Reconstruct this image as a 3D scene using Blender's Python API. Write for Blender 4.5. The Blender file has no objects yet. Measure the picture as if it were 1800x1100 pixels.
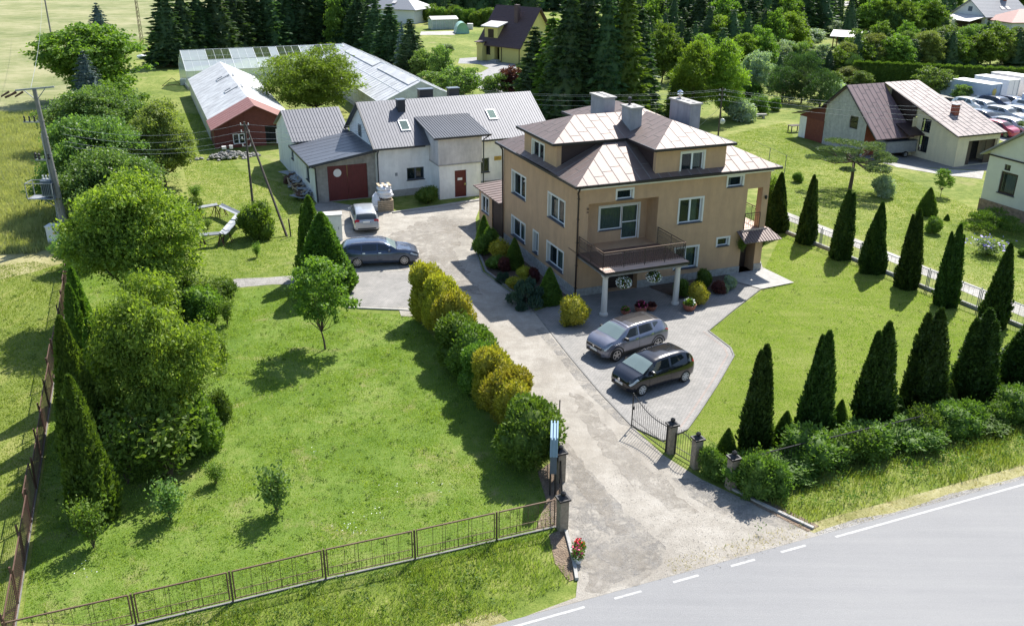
import bpy, math, random
import numpy as np
from mathutils import Vector, Matrix
R = math.radians
C = bpy.context.scene.collection
SC = bpy.context.scene

# ------------------------------------------------------------------ camera
F_PX, PITCH, ROLL, CAM_H = 1594.86, R(22.85), R(0.52), 20.0
_f = Vector((0, math.cos(PITCH), -math.sin(PITCH)))
_u0 = Vector((0, math.sin(PITCH), math.cos(PITCH)))
_r0 = Vector((1, 0, 0))
_r = _r0 * math.cos(ROLL) + _u0 * math.sin(ROLL)
_u = -_r0 * math.sin(ROLL) + _u0 * math.cos(ROLL)
cd = bpy.data.cameras.new('camera')
cam = bpy.data.objects.new('camera', cd)
C.objects.link(cam)
mw = Matrix((_r, _u, -_f)).transposed().to_4x4()
mw.translation = Vector((0, 0, CAM_H))
cam.matrix_world = mw
cd.sensor_width = 36
cd.lens = 36 * F_PX / 1800
cd.clip_start = 0.5
cd.clip_end = 3000
SC.camera = cam

# ------------------------------------------------------------------ light
SUN_AZ, SUN_EL = R(62), R(49)          # azimuth counted from +x towards +y
w = bpy.data.worlds.new("World"); SC.world = w; w.use_nodes = True
nt = w.node_tree
sky = nt.nodes.new('ShaderNodeTexSky'); sky.sky_type = 'NISHITA'; sky.sun_disc = False
sky.sun_elevation = SUN_EL; sky.sun_rotation = R(90) - SUN_AZ
sky.air_density = 1.0; sky.dust_density = 0.8; sky.ozone_density = 1.0
nt.links.new(sky.outputs[0], nt.nodes['Background'].inputs[0])
nt.nodes['Background'].inputs[1].default_value = 0.115
sl = bpy.data.lights.new('sun', 'SUN'); sl.energy = 5.0; sl.angle = R(0.5); sl.color = (1, 0.955, 0.88)
so = bpy.data.objects.new('sun', sl); C.objects.link(so)
sd = Vector((math.cos(SUN_AZ) * math.cos(SUN_EL), math.sin(SUN_AZ) * math.cos(SUN_EL), math.sin(SUN_EL)))
so.rotation_euler = sd.to_track_quat('Z', 'Y').to_euler(); so.location = (30, 60, 80)
SC.view_settings.view_transform = 'Standard'; SC.view_settings.look = 'None'
SC.view_settings.exposure = 0.9; SC.view_settings.gamma = 1
SC.cycles.max_bounces = 6; SC.cycles.transparent_max_bounces = 12
SC.cycles.diffuse_bounces = 3; SC.cycles.glossy_bounces = 3; SC.cycles.transmission_bounces = 3
SC.cycles.use_denoising = True

def G(px, py, z=0.0):
    """survey helper: where the sight line of photo pixel (1800 wide) meets height z"""
    d = _f + _r * ((px - 900) / F_PX) - _u * ((py - 550) / F_PX)
    t = (z - CAM_H) / d.z
    return Vector((d.x * t, d.y * t, z))
def proj(p):
    v = Vector(p) - Vector((0, 0, CAM_H)); k = v.dot(_f)
    return 900 + F_PX * v.dot(_r) / k, 550 - F_PX * v.dot(_u) / k
def hgt(b, ytop):
    lo, hi = 0, 60
    for _ in range(40):
        m = (lo + hi) / 2
        if proj((b.x, b.y, m))[1] > ytop: lo = m
        else: hi = m
    return lo
TH = R(22.17)
EU = Vector((math.cos(TH), math.sin(TH), 0)); EV = Vector((-math.sin(TH), math.cos(TH), 0))
def W(u, v, z=0): return EU * u + EV * v + Vector((0, 0, z))

# ------------------------------------------------------------------ materials
MATS = {}
def nmat(name):
    m = bpy.data.materials.new(name); m.use_nodes = True; MATS[name] = m
    return m, m.node_tree.nodes, m.node_tree.links, m.node_tree.nodes['Principled BSDF']
def c4(c): return (c[0], c[1], c[2], 1)
def noise(n, l, scale, detail=4, rough=.6, vec=None, dist=0):
    t = n.new('ShaderNodeTexNoise'); t.inputs['Scale'].default_value = scale
    t.inputs['Detail'].default_value = detail; t.inputs['Roughness'].default_value = rough
    t.inputs['Distortion'].default_value = dist
    if vec: l.new(vec, t.inputs['Vector'])
    return t
def ramp(n, l, src, stops):
    r = n.new('ShaderNodeValToRGB'); l.new(src, r.inputs[0]); e = r.color_ramp.elements
    e[0].position = stops[0][0]; e[0].color = c4(stops[0][1]); e[1].position = stops[-1][0]; e[1].color = c4(stops[-1][1])
    for p, c in stops[1:-1]:
        x = e.new(p); x.color = c4(c)
    return r
def mixc(n, l, fac, a, b, mode='MIX'):
    m = n.new('ShaderNodeMix'); m.data_type = 'RGBA'; m.blend_type = mode
    if isinstance(fac, float): m.inputs[0].default_value = fac
    else: l.new(fac, m.inputs[0])
    for i, s in ((6, a), (7, b)):
        if isinstance(s, tuple): m.inputs[i].default_value = c4(s)
        else: l.new(s, m.inputs[i])
    return m.outputs[2]
def M(name, col, rough=.75, var=.18, scale=2.5, bump=0.0, bscale=25, metal=0.0, col2=None, spec=.5, coat=0.0):
    if name in MATS: return MATS[name]
    m, n, l, p = nmat(name)
    tc = n.new('ShaderNodeTexCoord')
    a = tuple(max(0, c * (1 - var)) for c in col); b = tuple(min(1, c * (1 + var)) for c in col)
    if col2: b = col2; a = col
    t = noise(n, l, scale, 6, .65, tc.outputs['Object'])
    r = ramp(n, l, t.outputs[0], [(.3, a), (.7, b)])
    l.new(r.outputs[0], p.inputs['Base Color'])
    p.inputs['Roughness'].default_value = rough; p.inputs['Metallic'].default_value = metal
    p.inputs['Specular IOR Level'].default_value = spec
    if coat: p.inputs['Coat Weight'].default_value = coat; p.inputs['Coat Roughness'].default_value = .03
    if bump:
        t2 = noise(n, l, bscale, 5, .7, tc.outputs['Object'])
        bm = n.new('ShaderNodeBump'); bm.inputs['Strength'].default_value = bump; bm.inputs['Distance'].default_value = .05
        l.new(t2.outputs[0], bm.inputs['Height']); l.new(bm.outputs[0], p.inputs['Normal'])
    return m
def leafmat(name, c1, c2, trans=.35, scale=.8, rough=.6):
    """leaves: two real leaf tints mixed by noise, light passes through them"""
    if name in MATS: return MATS[name]
    m, n, l, p = nmat(name)
    tc = n.new('ShaderNodeTexCoord'); oi = n.new('ShaderNodeObjectInfo')
    t = noise(n, l, scale, 5, .75, tc.outputs['Object'])
    t2 = noise(n, l, scale * 9, 2, .6, tc.outputs['Object'])
    ad = n.new('ShaderNodeMath'); ad.operation = 'ADD'; l.new(t.outputs[0], ad.inputs[0]); l.new(t2.outputs[0], ad.inputs[1])
    hf = n.new('ShaderNodeMath'); hf.operation = 'MULTIPLY'; hf.inputs[1].default_value = .5; l.new(ad.outputs[0], hf.inputs[0])
    r = ramp(n, l, hf.outputs[0], [(.36, c1), (.62, c2)])
    hs = n.new('ShaderNodeHueSaturation'); l.new(r.outputs[0], hs.inputs['Color'])
    mr = n.new('ShaderNodeMapRange'); l.new(oi.outputs['Random'], mr.inputs[0]); mr.inputs[3].default_value = .8; mr.inputs[4].default_value = 1.22
    l.new(mr.outputs[0], hs.inputs['Value'])
    mr2 = n.new('ShaderNodeMapRange'); l.new(oi.outputs['Random'], mr2.inputs[0]); mr2.inputs[3].default_value = .487; mr2.inputs[4].default_value = .513
    l.new(mr2.outputs[0], hs.inputs['Hue'])
    l.new(hs.outputs[0], p.inputs['Base Color']); p.inputs['Roughness'].default_value = rough
    p.inputs['Specular IOR Level'].default_value = .25
    tr = n.new('ShaderNodeBsdfTranslucent')
    br = mixc(n, l, 1.0, hs.outputs[0], (1.5, 1.6, .55), 'MULTIPLY')
    l.new(br, tr.inputs[0])
    mx = n.new('ShaderNodeMixShader'); mx.inputs[0].default_value = trans
    l.new(p.outputs[0], mx.inputs[1]); l.new(tr.outputs[0], mx.inputs[2])
    l.new(mx.outputs[0], n['Material Output'].inputs[0])
    return m
def glassmat(name, tint=(.02, .03, .035), alpha=.45, rough=.03):
    if name in MATS: return MATS[name]
    m, n, l, p = nmat(name)
    p.inputs['Base Color'].default_value = c4(tint); p.inputs['Roughness'].default_value = rough
    p.inputs['Specular IOR Level'].default_value = .9
    tr = n.new('ShaderNodeBsdfTransparent'); tr.inputs[0].default_value = (.85, .92, .9, 1)
    mx = n.new('ShaderNodeMixShader'); mx.inputs[0].default_value = alpha
    l.new(p.outputs[0], mx.inputs[1]); l.new(tr.outputs[0], mx.inputs[2]); l.new(mx.outputs[0], n['Material Output'].inputs[0])
    return m
def groundmat(name, stops, s1=.12, s2=2.2, s3=30, bump=.5, rough=.95, stretch=None, patch=None, stones=None):
    """ground: broad patches + fine mottling in world coordinates"""
    m, n, l, p = nmat(name)
    tc = n.new('ShaderNodeTexCoord'); vec = tc.outputs['Object']
    if stretch:
        mp = n.new('ShaderNodeMapping'); mp.inputs['Rotation'].default_value = (0, 0, stretch[0]); mp.inputs['Scale'].default_value = (stretch[1], stretch[2], 1)
        l.new(vec, mp.inputs[0]); v2 = mp.outputs[0]
    else: v2 = vec
    a = noise(n, l, s1, 5, .6, vec); b = noise(n, l, s2, 6, .7, v2); c = noise(n, l, s3, 3, .7, vec)
    def mul(x, k):
        q = n.new('ShaderNodeMath'); q.operation = 'MULTIPLY'; q.inputs[1].default_value = k; l.new(x, q.inputs[0]); return q.outputs[0]
    def add(x, y):
        q = n.new('ShaderNodeMath'); q.operation = 'ADD'; l.new(x, q.inputs[0]); l.new(y, q.inputs[1]); return q.outputs[0]
    s = add(add(mul(a.outputs[0], .4), mul(b.outputs[0], .38)), mul(c.outputs[0], .22))
    r = ramp(n, l, s, stops); col = r.outputs[0]
    if patch:      # (colour, scale, lo, hi): bare or worn spots
        d = noise(n, l, patch[1], 6, .7, vec, .4)
        k = ramp(n, l, d.outputs[0], [(patch[2], (0, 0, 0)), (patch[3], (1, 1, 1))])
        col = mixc(n, l, k.outputs[0], col, patch[0])
    hsrc = c.outputs[0]
    if stones:     # (scale, dark, light)
        v = n.new('ShaderNodeTexVoronoi'); v.inputs['Scale'].default_value = stones[0]; l.new(vec, v.inputs['Vector'])
        k = ramp(n, l, v.outputs['Color'], [(0, stones[1]), (1, stones[2])])
        col = mixc(n, l, stones[3], col, k.outputs[0], 'MULTIPLY'); hsrc = v.outputs['Distance']
    l.new(col, p.inputs['Base Color']); p.inputs['Roughness'].default_value = rough; p.inputs['Specular IOR Level'].default_value = .2
    bm = n.new('ShaderNodeBump'); bm.inputs['Strength'].default_value = bump; bm.inputs['Distance'].default_value = .06
    l.new(hsrc, bm.inputs['Height']); l.new(bm.outputs[0], p.inputs['Normal'])
    return m
def blockmat(name, c1, c2, mortar, bw, bh, ms=.02, rot=TH, rough=.8, bump=.4, offset=.5, axis=None):
    m, n, l, p = nmat(name)
    tc = n.new('ShaderNodeTexCoord'); mp = n.new('ShaderNodeMapping'); l.new(tc.outputs['Object'], mp.inputs[0])
    mp.inputs['Rotation'].default_value = axis if axis else (0, 0, -rot)
    b = n.new('ShaderNodeTexBrick'); l.new(mp.outputs[0], b.inputs[0])
    b.inputs['Color1'].default_value = c4(c1); b.inputs['Color2'].default_value = c4(c2); b.inputs['Mortar'].default_value = c4(mortar)
    b.inputs['Scale'].default_value = 1; b.inputs['Brick Width'].default_value = bw; b.inputs['Row Height'].default_value = bh
    b.inputs['Mortar Size'].default_value = ms; b.inputs['Mortar Smooth'].default_value = .3; b.offset = offset
    t = noise(n, l, .9, 6, .7, tc.outputs['Object']); k = ramp(n, l, t.outputs[0], [(.3, (.72, .72, .7)), (.72, (1.1, 1.08, 1.05))])
    col = mixc(n, l, 1.0, b.outputs['Color'], k.outputs[0], 'MULTIPLY')
    l.new(col, p.inputs['Base Color']); p.inputs['Roughness'].default_value = rough
    bm = n.new('ShaderNodeBump'); bm.inputs['Strength'].default_value = bump; bm.inputs['Distance'].default_value = .01; bm.invert = True
    l.new(b.outputs['Fac'], bm.inputs['Height']); l.new(bm.outputs[0], p.inputs['Normal'])
    return m

# ------------------------------------------------------------------ mesh helpers
class MB:
    def __init__(s): s.v = []; s.f = []
    def add(s, vs, fs):
        k = len(s.v); s.v += [tuple(x) for x in vs]; s.f += [tuple(i + k for i in f) for f in fs]; return s
    def hexa(s, b, t): return s.add(list(b) + list(t), [(3, 2, 1, 0), (4, 5, 6, 7), (0, 1, 5, 4), (1, 2, 6, 5), (2, 3, 7, 6), (3, 0, 4, 7)])
    def box(s, x0, x1, y0, y1, z0, z1):
        return s.hexa([(x0, y0, z0), (x1, y0, z0), (x1, y1, z0), (x0, y1, z0)], [(x0, y0, z1), (x1, y0, z1), (x1, y1, z1), (x0, y1, z1)])
    def obox(s, O, U, N, u0, u1, n0, n1, z0, z1):
        """box in a wall frame: U along the wall, N outward"""
        O = Vector(O); U = Vector(U); N = Vector(N)
        q = [O + U * a + N * b for a, b in ((u0, n0), (u1, n0), (u1, n1), (u0, n1))]
        return s.hexa([(p.x, p.y, p.z + z0) for p in q], [(p.x, p.y, p.z + z1) for p in q])
    def poly(s, pts): return s.add(pts, [tuple(range(len(pts)))])
    def slab(s, pts, th, d=(0, 0, -1)):
        """polygon pts thickened by th along d"""
        n = len(pts); d = Vector(d) * th
        q = [tuple(Vector(p) + d) for p in pts]
        return s.add(list(pts) + q, [tuple(range(n)), tuple(range(2 * n - 1, n - 1, -1))] + [(i, (i + 1) % n, n + (i + 1) % n, n + i) for i in range(n)])
    def tube(s, p0, p1, r0, r1=None, n=8, cap=True):
        r1 = r0 if r1 is None else r1
        p0 = Vector(p0); p1 = Vector(p1); d = (p1 - p0)
        if d.length < 1e-6: return s
        d.normalize(); a = d.cross(Vector((0, 0, 1)) if abs(d.z) < .95 else Vector((1, 0, 0))).normalized(); b = d.cross(a)
        vs = []
        for p, r in ((p0, r0), (p1, r1)):
            for i in range(n):
                t = 2 * math.pi * i / n + math.pi / n; vs.append(p + a * r * math.cos(t) + b * r * math.sin(t))
        fs = [(i, (i + 1) % n, n + (i + 1) % n, n + i) for i in range(n)]
        if cap: fs += [tuple(range(n - 1, -1, -1)), tuple(range(n, 2 * n))]
        return s.add(vs, fs)
    def path(s, pts, r, n=6, r1=None):
        m = len(pts) - 1
        for i in range(m):
            ra = r if r1 is None else r + (r1 - r) * i / m; rb = r if r1 is None else r + (r1 - r) * (i + 1) / m
            s.tube(pts[i], pts[i + 1], ra, rb, n)
        return s
    def lathe(s, prof, c=(0, 0, 0), n=16, axis='z', cap=True):
        vs = []
        for r, h in prof:
            for i in range(n):
                t = 2 * math.pi * i / n; x, y = r * math.cos(t), r * math.sin(t)
                p = (x, y, h) if axis == 'z' else ((x, h, y) if axis == 'y' else (h, x, y))
                vs.append((p[0] + c[0], p[1] + c[1], p[2] + c[2]))
        m = len(prof)
        fs = [(j * n + i, j * n + (i + 1) % n, (j + 1) * n + (i + 1) % n, (j + 1) * n + i) for j in range(m - 1) for i in range(n)]
        if cap: fs += [tuple(range(n - 1, -1, -1)), tuple((m - 1) * n + i for i in range(n))]
        return s.add(vs, fs)
    def blob(s, c, r, rng, n=8, m=5, amp=.2):
        vs = []; 
        for j in range(m + 1):
            ph = math.pi * j / m
            for i in range(n):
                t = 2 * math.pi * i / n; k = 1 + rng.uniform(-amp, amp)
                vs.append((c[0] + r[0] * k * math.sin(ph) * math.cos(t), c[1] + r[1] * k * math.sin(ph) * math.sin(t), c[2] + r[2] * k * math.cos(ph)))
        return s.add(vs, [(j * n + i, (j + 1) * n + i, (j + 1) * n + (i + 1) % n, j * n + (i + 1) % n) for j in range(m) for i in range(n)])
    def build(s, name, mat, parent=None, smooth=False, loc=None, rotz=0):
        me = bpy.data.meshes.new(name); me.from_pydata(s.v, [], s.f); me.materials.append(mat)
        if smooth: me.polygons.foreach_set('use_smooth', [True] * len(me.polygons))
        me.update()
        o = bpy.data.objects.new(name, me); C.objects.link(o)
        if parent: o.parent = parent
        if loc is not None: o.location = loc
        o.rotation_euler = (0, 0, rotz)
        return o
def tag(o, label=None, cat=None, group=None, kind=None):
    if label: o['label'] = label
    if cat: o['category'] = cat
    if group: o['group'] = group
    if kind: o['kind'] = kind
    return o
def thing(name, label, cat, loc=(0, 0, 0), rotz=0, group=None):
    o = bpy.data.objects.new(name, None); C.objects.link(o); o.empty_display_size = .2
    o.location = loc; o.rotation_euler = (0, 0, rotz)
    return tag(o, label, cat, group)
KIDS = {}
def children(o): return [x for x in C.objects if x.parent == o]
def copy_tree(o, kids, loc, rotz, scale=(1, 1, 1), label=None, group=None):
    c = o.copy(); C.objects.link(c); c.location = loc; c.rotation_euler = (0, 0, rotz); c.scale = scale
    if label: c['label'] = label
    if group: c['group'] = group
    for k, sub in kids:
        d = k.copy(); C.objects.link(d); d.parent = c
        for s in sub:
            e = s.copy(); C.objects.link(e); e.parent = d
    return c
def kidlist(o): return [(k, children(k)) for k in children(o)]
def npmesh(name, V, Fq, mat):
    """V (n,3), Fq (m,k) arrays -> mesh data"""
    me = bpy.data.meshes.new(name); n, k = Fq.shape
    me.vertices.add(len(V)); me.vertices.foreach_set('co', np.ascontiguousarray(V, dtype=np.float32).ravel())
    me.loops.add(n * k); me.loops.foreach_set('vertex_index', np.ascontiguousarray(Fq, dtype=np.int32).ravel())
    me.polygons.add(n); me.polygons.foreach_set('loop_start', np.arange(0, n * k, k, dtype=np.int32))
    me.polygons.foreach_set('loop_total', np.full(n, k, dtype=np.int32))
    me.update(calc_edges=True); me.materials.append(mat)
    return me
def addobj(name, me, parent=None, loc=(0, 0, 0)):
    o = bpy.data.objects.new(name, me); C.objects.link(o); o.location = loc
    if parent: o.parent = parent
    return o
def ORD(i): return ['first', 'second', 'third', 'fourth', 'fifth', 'sixth', 'seventh', 'eighth', 'ninth', 'tenth', 'eleventh', 'twelfth', 'thirteenth',
                    'fourteenth', 'fifteenth', 'sixteenth', 'seventeenth', 'eighteenth', 'nineteenth', 'twentieth', 'twenty-first', 'twenty-second', 'twenty-third',
                    'twenty-fourth', 'twenty-fifth', 'twenty-sixth', 'twenty-seventh', 'twenty-eighth', 'twenty-ninth', 'thirtieth'][i]

# walls with real openings -------------------------------------------------
def wall(mb, O, U, N, u0, u1, z0, z1, holes, depth=.22):
    O = Vector(O); U = Vector(U); N = Vector(N)
    us = sorted({u0, u1} | {h[0] for h in holes} | {h[1] for h in holes}); zs = sorted({z0, z1} | {h[2] for h in holes} | {h[3] for h in holes})
    P = lambda a, z, n=0: tuple(O + U * a + N * n + Vector((0, 0, z)))
    for i in range(len(us) - 1):
        for j in range(len(zs) - 1):
            cu = (us[i] + us[i + 1]) / 2; cz = (zs[j] + zs[j + 1]) / 2
            if any(h[0] < cu < h[1] and h[2] < cz < h[3] for h in holes): continue
            mb.poly([P(us[i], zs[j]), P(us[i + 1], zs[j]), P(us[i + 1], zs[j + 1]), P(us[i], zs[j + 1])])
    for h in holes:
        a, b, c, d = h[:4]; dp = -(h[4] if len(h) > 4 else depth)
        mb.poly([P(a, c), P(a, d), P(a, d, dp), P(a, c, dp)]); mb.poly([P(b, c), P(b, d), P(b, d, dp), P(b, c, dp)])
        mb.poly([P(a, d), P(b, d), P(b, d, dp), P(a, d, dp)]); mb.poly([P(a, c), P(b, c), P(b, c, dp), P(a, c, dp)])
def window(par, O, U, N, h, cols=2, depth=.2, mats=None, trim=True, sill=True, curtain=None, rows=1, fw=.07, label=None, tw=.11):
    """window part (the frame) with pane, trim, sill and curtain under it"""
    O = Vector(O); U = Vector(U); N = Vector(N); a, b, c, d = h[:4]; mm = mats or {}
    fm = mm.get('frame', MATS['white_frame']); n0 = -depth; n1 = -depth + .06
    mb = MB()
    mb.obox(O, U, N, a, a + fw, n0, n1, c, d); mb.obox(O, U, N, b - fw, b, n0, n1, c, d)
    mb.obox(O, U, N, a + fw, b - fw, n0, n1, c, c + fw); mb.obox(O, U, N, a + fw, b - fw, n0, n1, d - fw, d)
    for i in range(1, cols):
        m = a + (b - a) * i / cols; mb.obox(O, U, N, m - .055, m + .055, n0, n1 + .015, c + fw, d - fw)
    for j in range(1, rows):
        m = c + (d - c) * j / rows; mb.obox(O, U, N, a + fw, b - fw, n0, n1 + .008, m - .03, m + .03)
    w = mb.build('window', fm, par)
    if label: w['label'] = label
    MB().obox(O, U, N, a + .01, b - .01, n0 + .022, n0 + .034, c + .01, d - .01).build('pane', mm.get('glass', MATS['window_glass']), w)
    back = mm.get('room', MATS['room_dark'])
    MB().obox(O, U, N, a - .02, b + .02, n0 - .36, n0 - .3, c - .02, d + .02).build('dark_backing', back, w)  # dark plane behind the pane; its colour stands for the unlit room
    if curtain:
        x0, x1, cm = curtain; q = MB(); n = max(4, int((x1 - x0) / .09)); P = []
        for i in range(n + 1):
            t = x0 + (x1 - x0) * i / n; k = n0 - .1 + (.03 if i % 2 else -.03); p = O + U * t + N * k; P.append(p)
        q.v = [(p.x, p.y, p.z + c + .03) for p in P] + [(p.x, p.y, p.z + d - .03) for p in P]
        q.f = [(i, i + 1, n + 2 + i, n + 1 + i) for i in range(n)]; q.build('curtain', cm, w)
    if trim:
        t = MB(); k = .025
        t.obox(O, U, N, a - tw, a, 0, k, c - .02, d + tw); t.obox(O, U, N, b, b + tw, 0, k, c - .02, d + tw); t.obox(O, U, N, a, b, 0, k, d, d + tw)
        t.obox(O, U, N, a, a + .012, -depth + .06, 0, c, d); t.obox(O, U, N, b - .012, b, -depth + .06, 0, c, d); t.obox(O, U, N, a + .012, b - .012, -depth + .06, 0, d - .012, d)
        t.build('trim', mm.get('trim', MATS['trim_white']), w)
    if sill:
        MB().obox(O, U, N, a - .06, b + .06, -depth + .06, .07, c - .05, c + .012).build('sill', mm.get('sill', MATS['sill_dark']), w)
    return w
def seams(mb, poly, direc, spacing, wd=.03, h=.035, off=0.0, cross=0.0):
    """raised ribs across a planar roof polygon, running along direc"""
    P = [Vector(p) for p in poly]; n = (P[1] - P[0]).cross(P[2] - P[1]).normalized()
    if n.z < 0: n = -n
    d = Vector(direc); d = (d - n * d.dot(n)).normalized(); s = d.cross(n).normalized()
    o = P[0]; xy = [((p - o).dot(s), (p - o).dot(d)) for p in P]
    lo = min(x for x, _ in xy); hi = max(x for x, _ in xy); k = math.floor(lo / spacing) + 1
    while k * spacing + off < hi - .02:
        x = k * spacing + off; k += 1; ys = []
        for i in range(len(xy)):
            (x0, y0), (x1, y1) = xy[i], xy[(i + 1) % len(xy)]
            if (x0 - x) * (x1 - x) < 0: ys.append(y0 + (y1 - y0) * (x - x0) / (x1 - x0))
        if len(ys) >= 2:
            a = o + s * x + d * min(ys); b = o + s * x + d * max(ys)
            q = [a - s * wd / 2, a + s * wd / 2, b + s * wd / 2, b - s * wd / 2]
            mb.hexa([tuple(p) for p in q], [tuple(p + n * h) for p in q])
            if cross:
                y = min(ys) + cross * (.45 + .5 * ((k * 7) % 3) / 2)
                while y < max(ys) - .3:
                    q = [o + s * (x + wd / 2) + d * y, o + s * (x + spacing - wd) + d * y, o + s * (x + spacing - wd) + d * (y + .022), o + s * (x + wd / 2) + d * (y + .022)]
                    c_ = o + s * (x + spacing * .9) + d * y; xx = (c_ - o).dot(s); yy = (c_ - o).dot(d); ins_ = False
                    for i in range(len(xy)):
                        (x0, y0), (x1, y1) = xy[i], xy[(i + 1) % len(xy)]
                        if (y0 > yy) != (y1 > yy) and xx < (x1 - x0) * (yy - y0) / (y1 - y0) + x0: ins_ = not ins_
                    if ins_: mb.hexa([tuple(p) for p in q], [tuple(p + n * .012) for p in q])
                    y += cross
# ------------------------------------------------------------------ the material set
M('white_frame', (.78, .79, .8), .35, .03); M('trim_white', (.68, .66, .6), .7, .05); M('sill_dark', (.05, .055, .075), .45, .1)
M('room_dark', (.05, .055, .06), .9, .2); glassmat('window_glass', (.02, .03, .038), .62); glassmat('car_glass', (.012, .016, .018), .35, .02)  # room_dark: the shade of unlit rooms put into the colour
glassmat('greenhouse_glass', (.66, .72, .76), .55, .1)
M('curtain_green', (.55, .6, .48), .9, .1); M('curtain_white', (.7, .7, .66), .9, .06)
M('render_tan', (.51, .33, .195), .92, .07, 1.2, .25, 60); M('stone_base', (.34, .33, .3), .9, .3, 5, .6, 9)
M('roof_brown', (.15, .112, .102), .58, .14, 1.1, .12, 9, .25); M('roof_brown_wall', (.035, .018, .017), .6, .1)
M('gutter_dark', (.03, .026, .03), .4, .1, metal=.3); M('pipe_brown', (.035, .02, .016), .4, .1)
M('chimney_plaster', (.33, .34, .37), .9, .1, 2.5, .3, 30); M('concrete', (.36, .35, .33), .9, .16, 3, .4, 30); M('concrete_dark', (.2, .195, .185), .9, .2, 3, .4, 30)
M('tile_brown', (.15, .085, .065), .45, .15, 6); M('tile_pale', (.55, .4, .32), .6, .1)
M('rail_bronze', (.13, .08, .05), .7, .2, metal=.1); M('iron_black', (.02, .02, .022), .5, .2, metal=.4); M('iron_rust', (.09, .045, .03), .8, .35, 6)
M('column_white', (.62, .58, .52), .6, .05, 3); M('door_dark', (.035, .022, .018), .5, .2)
M('white_wall', (.80, .81, .81), .9, .09, 1.1, .25, 30); M('white_block', (.58, .56, .57), .9, .1, 2, .4, 14); M('grey_block', (.3, .29, .27), .95, .25, 2.2, .6, 10)
M('roof_grey_metal', (.135, .14, .16), .58, .08, 2, 0, metal=.3); M('roof_slate_felt', (.07, .078, .095), .42, .12, .9, .1, 20); M('trim_anthracite', (.02, .028, .038), .45, .1)
M('door_oxblood', (.115, .018, .018), .6, .15, 3); M('sign_yellow', (.45, .3, .06), .6, .2); M('sign_white', (.75, .72, .7), .6, .05)
M('polycarb', (.36, .36, .36), .5, .1, .8, .1, 5, 0, col2=(.6, .61, .61)); M('roof_red', (.25, .105, .085), .55, .1, 2); M('wall_red', (.13, .035, .028), .8, .15, 3)
M('frame_white_metal', (.55, .57, .58), .45, .1, metal=.3); M('cream_wall', (.6, .56, .4), .9, .06, 1.5, .2, 30); M('rough_grey_wall', (.42, .43, .41), .95, .2, 3, .5, 16)
M('roof_purple', (.15, .1, .108), .6, .12, 1.2, .1, 10, .15); M('roof_pinkgrey', (.22, .185, .18), .66, .12, 1, .1, 10, .15); M('brick_red', (.26, .075, .045), .85, .2, 8)
M('door_redbrown', (.2, .06, .04), .75, .15, 3); M('wood_pale', (.42, .33, .22), .85, .25, 5); M('wood_pole', (.085, .07, .058), .9, .3, 4); M('bag_white', (.7, .71, .74), .5, .06, 6)
M('steel_grey', (.26, .28, .3), .7, .15, 4, metal=.2); M('steel_blue', (.1, .13, .17), .5, .15, 4, metal=.3); M('cabinet_white', (.72, .72, .72), .5, .05); M('insulator', (.6, .6, .58), .2, .05)
M('rubber', (.012, .012, .012), .8, .2); M('alloy', (.42, .42, .43), .3, .1, metal=.8); M('plastic_black', (.015, .015, .016), .55, .1); M('chrome', (.6, .6, .62), .15, .02, metal=1)
M('lamp_red', (.35, .01, .02), .15, .1); M('lamp_clear', (.5, .55, .58), .08, .05, spec=.9); M('plate_white', (.7, .7, .68), .4, .03); M('plate_blue', (.03, .06, .3), .4, .03)
M('bark', (.1, .075, .055), .95, .3, 8, .6, 20); M('bark_pale', (.22, .19, .15), .95, .3, 8, .5, 20); M('terracotta', (.3, .11, .07), .85, .2, 6); M('yellow_wall', (.66, .58, .2), .9, .04)
M('roof_tile_brown', (.085, .05, .05), .6, .15, 3, .3, 14); M('roof_light', (.6, .57, .55), .45, .05); M('pale_wall', (.62, .63, .64), .9, .05); M('roof_grey_tile', (.2, .21, .23), .5, .1, 3)
M('film_green', (.35, .6, .5), .3, .1, 2); M('blue_panel', (.2, .31, .42), .35, .08, 2); M('soil', (.085, .06, .045), .95, .3, 4, .6, 20); M('mulch_stone', (.3, .29, .27), .9, .3, 8, .6, 14)
M('rail_dark', (.06, .042, .034), .7, .2); M('petal_white', (.8, .8, .76), .7, .05); M('petal_pink', (.75, .05, .22), .6, .2, 6); M('petal_blue', (.25, .2, .6), .6, .2, 6); M('truck_yellow', (.6, .45, .1), .5, .1); M('truck_blue', (.35, .43, .56), .5, .06)

leafmat('leaf_walnut', (.055, .12, .018), (.30, .38, .07), .4, 1.0)
leafmat('leaf_mid', (.05, .11, .02), (.19, .28, .05), .4, .7)
leafmat('leaf_lilac', (.05, .11, .03), (.19, .30, .09), .38, .6, .45)
leafmat('leaf_olive', (.08, .115, .03), (.23, .26, .08), .38, .6)
leafmat('leaf_willow', (.075, .145, .02), (.24, .35, .05), .42, .5)
leafmat('leaf_apple', (.06, .12, .03), (.2, .28, .09), .4, .8)
leafmat('leaf_thuja', (.016, .045, .008), (.06, .105, .018), .24, 1.4)
leafmat('leaf_gold', (.14, .17, .025), (.48, .42, .06), .3, 1.2)
leafmat('leaf_ball', (.05, .105, .018), (.165, .25, .04), .3, 1.2)
leafmat('leaf_spruce', (.022, .055, .024), (.08, .14, .05), .28, .5)
leafmat('leaf_bluespruce', (.05, .085, .085), (.14, .20, .19), .15, .6)
leafmat('leaf_pine', (.05, .09, .05), (.18, .24, .13), .25, .7)
leafmat('leaf_silver', (.13, .2, .13), (.38, .46, .33), .3, .9)
leafmat('leaf_plum', (.06, .02, .025), (.16, .06, .05), .3, .9)
leafmat('leaf_vine', (.035, .08, .016), (.15, .235, .045), .32, .5)
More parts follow.
